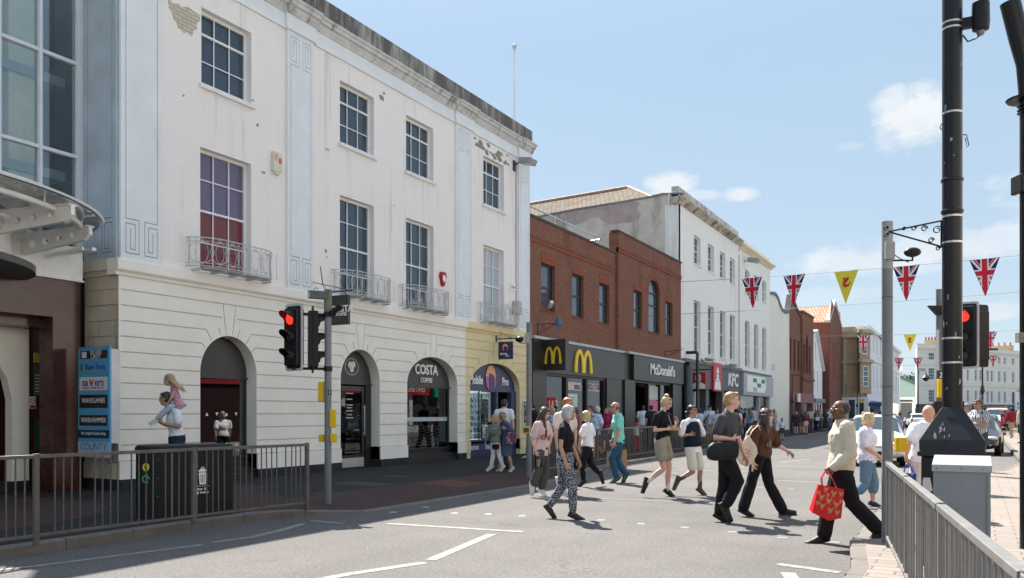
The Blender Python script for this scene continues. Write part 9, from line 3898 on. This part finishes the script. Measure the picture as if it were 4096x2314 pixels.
# tote bag
d = DEP['brown'][0]
mb = MB()
prismpx(mb,ZB_,[(375,470),(440,560),(448,610),(400,690),(372,712),(318,695),(286,650),(300,590),(345,500)],d,.27,.38)
me = fuse(mb,.012,3,.016,.08)
c = V(me.vertices[0].co)
me.transform(Matrix.Translation(-c))
tb_ = obj_from(me,'tote_bag',cloth('canvas',(.62,.55,.43)),None)
tb_.location = c
tag(tb_,'cream canvas tote bag with red print on the shoulder of the woman in brown','tote bag')
mb = MB()
for u,v in (((382,480),(452,390)),((350,500),(400,400))):
 mb.tube([P3(ZB_,*u,d,.32) - c,P3(ZB_,(u[0] + v[0]) / 2 - 12,(u[1] + v[1]) / 2,d,.30) - c,P3(ZB_,*v,d,.22) - c,P3(ZB_,v[0] + 14,v[1] + 40,d,.24) - c],.012,6,flat=.4)
mb.build('handles',cloth('canvas',(.62,.55,.43)),tb_)
mb = MB()
for x,y,w,h in ((352,575,16,8),(375,585,10,12),(360,605,18,8),(385,612,12,10),(345,620,12,6),(370,632,16,7)):
 prismpx(mb,ZB_,[(x,y),(x + w,y + h * .3),(x + w * .8,y + h),(x - w * .2,y + h * .7)],d,.395,.40)
mb.v = [tuple(V(v) - c) for v in mb.v]
mb.build('red_print',plain('print_bright_red',(.55,.03,.03),.7),tb_)
# shirt print of the brown t-shirt, phone in her hand
mb = MB()
prismpx(mb,ZB_,[(404,690),(420,700),(412,756),(398,745)],d,.20,.22)
carried('phone','pale phone held low by the woman in the brown t-shirt','phone',mb,plain('phone_pale',(.5,.46,.46),.3))
# food box
d = DEP['box'][0]
mb = MB()
prismpx(mb,ZA,[(1322,430),(1388,436),(1384,466),(1330,460)],d,.02,.20)
carried('food_box','brown card food box held by the woman in khaki shorts','food box',mb,plain('brown_card',(.42,.28,.16),.8),bevel=.004)
mb = MB()
prismpx(mb,ZA,[(1350,395),(1364,392),(1366,410),(1354,412)],d,-.19,-.15)
carried('food_cup','small white sauce cup raised in the hand of the woman in khaki shorts','cup',mb,M_WHITE)
d = DEP['vest'][0]
mb = MB()
prismpx(mb,ZA,[(1512,484),(1548,496),(1546,504),(1510,492)],d,.16,.24)
carried('phone','dark phone held in both hands by the person in the navy vest','phone',mb,M_CBLK)
# cup and case of the girl in pink
d = DEP['pink'][0]
mb = MB()
mb.rings([[P3(ZA,215 + r_ * math.cos(q),y,d,.24 + .035 * math.sin(q)) for q in (2 * math.pi * i / 12 for i in range(12))] for r_,y in ((14,765),(18,712),(19,700))])
carried('takeaway_cup','iced drink cup in the hand of the girl in the pink shirt','cup',mb,plain('iced_coffee',(.22,.15,.11),.2))
mb = MB()
prismpx(mb,ZA,[(178,668),(250,668),(248,770),(190,772)],d,.10,.17)
carried('small_bag','small black bag hanging at the thigh of the girl in the pink shirt','bag',mb,BLKC,bevel=.01)
# paper bag
d = DEP['mint'][0]
M_PAPER = plain('brown_paper',(.40,.24,.11),.8,var=.1,bump=.004,bscale=14)
mb = MB()
A_ = [P3(ZA,x,y,d,o) for x,y,o in ((900,618,-.28),(950,622,-.30),(954,780,-.30),(905,768,-.28),(785,765,-.40),(785,640,-.40))]
mb.add(A_ + [p - V((0,0,0)) + CAMF * .02 for p in A_],[(0,1,2,3),(5,0,3,4),(9,8,7,6),(10,9,6,11),(1,7,8,2),(5,4,10,11),(4,3,9,10)])
carried('paper_bag','large brown paper carrier bag beside the bald man in mint green','paper bag',mb,M_PAPER)
# black handbag of the older woman
d = DEP['gran'][0]
mb = MB()
prismpx(mb,ZA,[(505,600),(545,620),(552,690),(548,780),(512,782),(500,700)],d,-.30,-.22)
gb = carried('handbag','black shoulder bag on the far side of the grey-haired woman','handbag',mb,BLKC,bevel=.012)
mb = MB()
mb.tube([P3(ZA,x,y,d,o) - V(gb.location) for x,y,o in ((520,605,-.26),(500,500,-.22),(472,432,-.17),(488,520,-.25),(530,610,-.27))],.008,5)
mb.build('strap',BLKC,gb)
# maroon bag on the denim dress
d = DEP['denim'][0]
mb = MB()
prismpx(mb,ZE,[(838,1080),(900,1070),(930,1150),(922,1180),(850,1182),(828,1150)],d,.22,.32)
carried('shoulder_bag','maroon and grey shopping bag under the arm of the woman in denim','bag',mb,cloth('maroon_bag',(.16,.05,.08),pattern=('blobs',(.35,.3,.36),12)),bevel=.02)
d = DEP['kid'][0]
mb = MB()
prismpx(mb,ZE,[(712,1182),(775,1180),(778,1222),(745,1232),(712,1222)],d,.12,.20)
carried('waist_bag','small black bag at the waist of the child in white jeans','bag',mb,BLKC,bevel=.01)
# blue bag of the bald man
d = DEP['bald'][0]
mb = MB()
prismpx(mb,ZC,[(318,596),(440,600),(430,735),(335,742)],d,.05,.20)
bb = carried('carrier_bag','dark blue carrier bag with bright blue handles held by the bald man in white','carrier bag',mb,cloth('navy_carrier',(.02,.04,.16),.4,pattern=('blobs',(.3,.32,.4),9)),bevel=.015)
mb = MB()
for o in (.08,.17):
 mb.tube([P3(ZC,x,y,d,o) - V(bb.location) for x,y in ((335,600),(352,530),(368,515),(385,530),(420,602))],.010,5)
mb.build('handles',plain('bright_blue_webbing',(.02,.10,.5),.5),bb)
# white handbag far away
mb = MB()
x,y = at_px(3270,67.6)
mb.box(x - .14,x + .14,y - .05,y + .05,.95,1.2)
mb.tube([(x - .1,y,1.2),(x,y,1.42),(x + .1,y,1.2)],.012,5)
carried('handbag','small white handbag hanging from the far woman in black trousers','handbag',mb,M_WHITE)
# pushchair
x,y = at_px(4012,54.5)
PC = thing('pushchair','dark pushchair on the right pavement beside the woman in red','pushchair',(x,y,.12),R(30))
mb = MB()
mb.add([(-.2,-.2,.35),(.2,-.2,.35),(.2,.25,.45),(-.2,.25,.45),(-.2,-.25,.75),(.2,-.25,.75),(.2,.3,.95),(-.2,.3,.95)],[(0,3,2,1),(4,5,6,7),(0,1,5,4),(2,3,7,6),(3,0,4,7),(1,2,6,5)])
mb.build('seat',BLKC,PC,bevel=.04)
mb = MB()
for sx in (-.22,.22):
 mb.tube([(sx,-.4,.1),(sx,.1,.5),(sx,.45,1.0)],.015,5)
 mb.tube([(sx,.35,.1),(sx,.0,.5)],.015,5)
mb.tube([(-.22,.45,1.0),(.22,.45,1.0)],.018,6)
mb.build('frame',M_STEEL,PC)
for sx in (-.24,.24):
 for yy in (-.4,.35):
  mb = MB(Matrix.Translation(V((sx,yy,.11))) @ Matrix.Rotation(R(90),4,'Y'))
  mb.lathe([(.0,-.02),(.11,-.02),(.11,.02),(.0,.02)],n=14)
  mb.build('wheel',M_TYRE,PC)
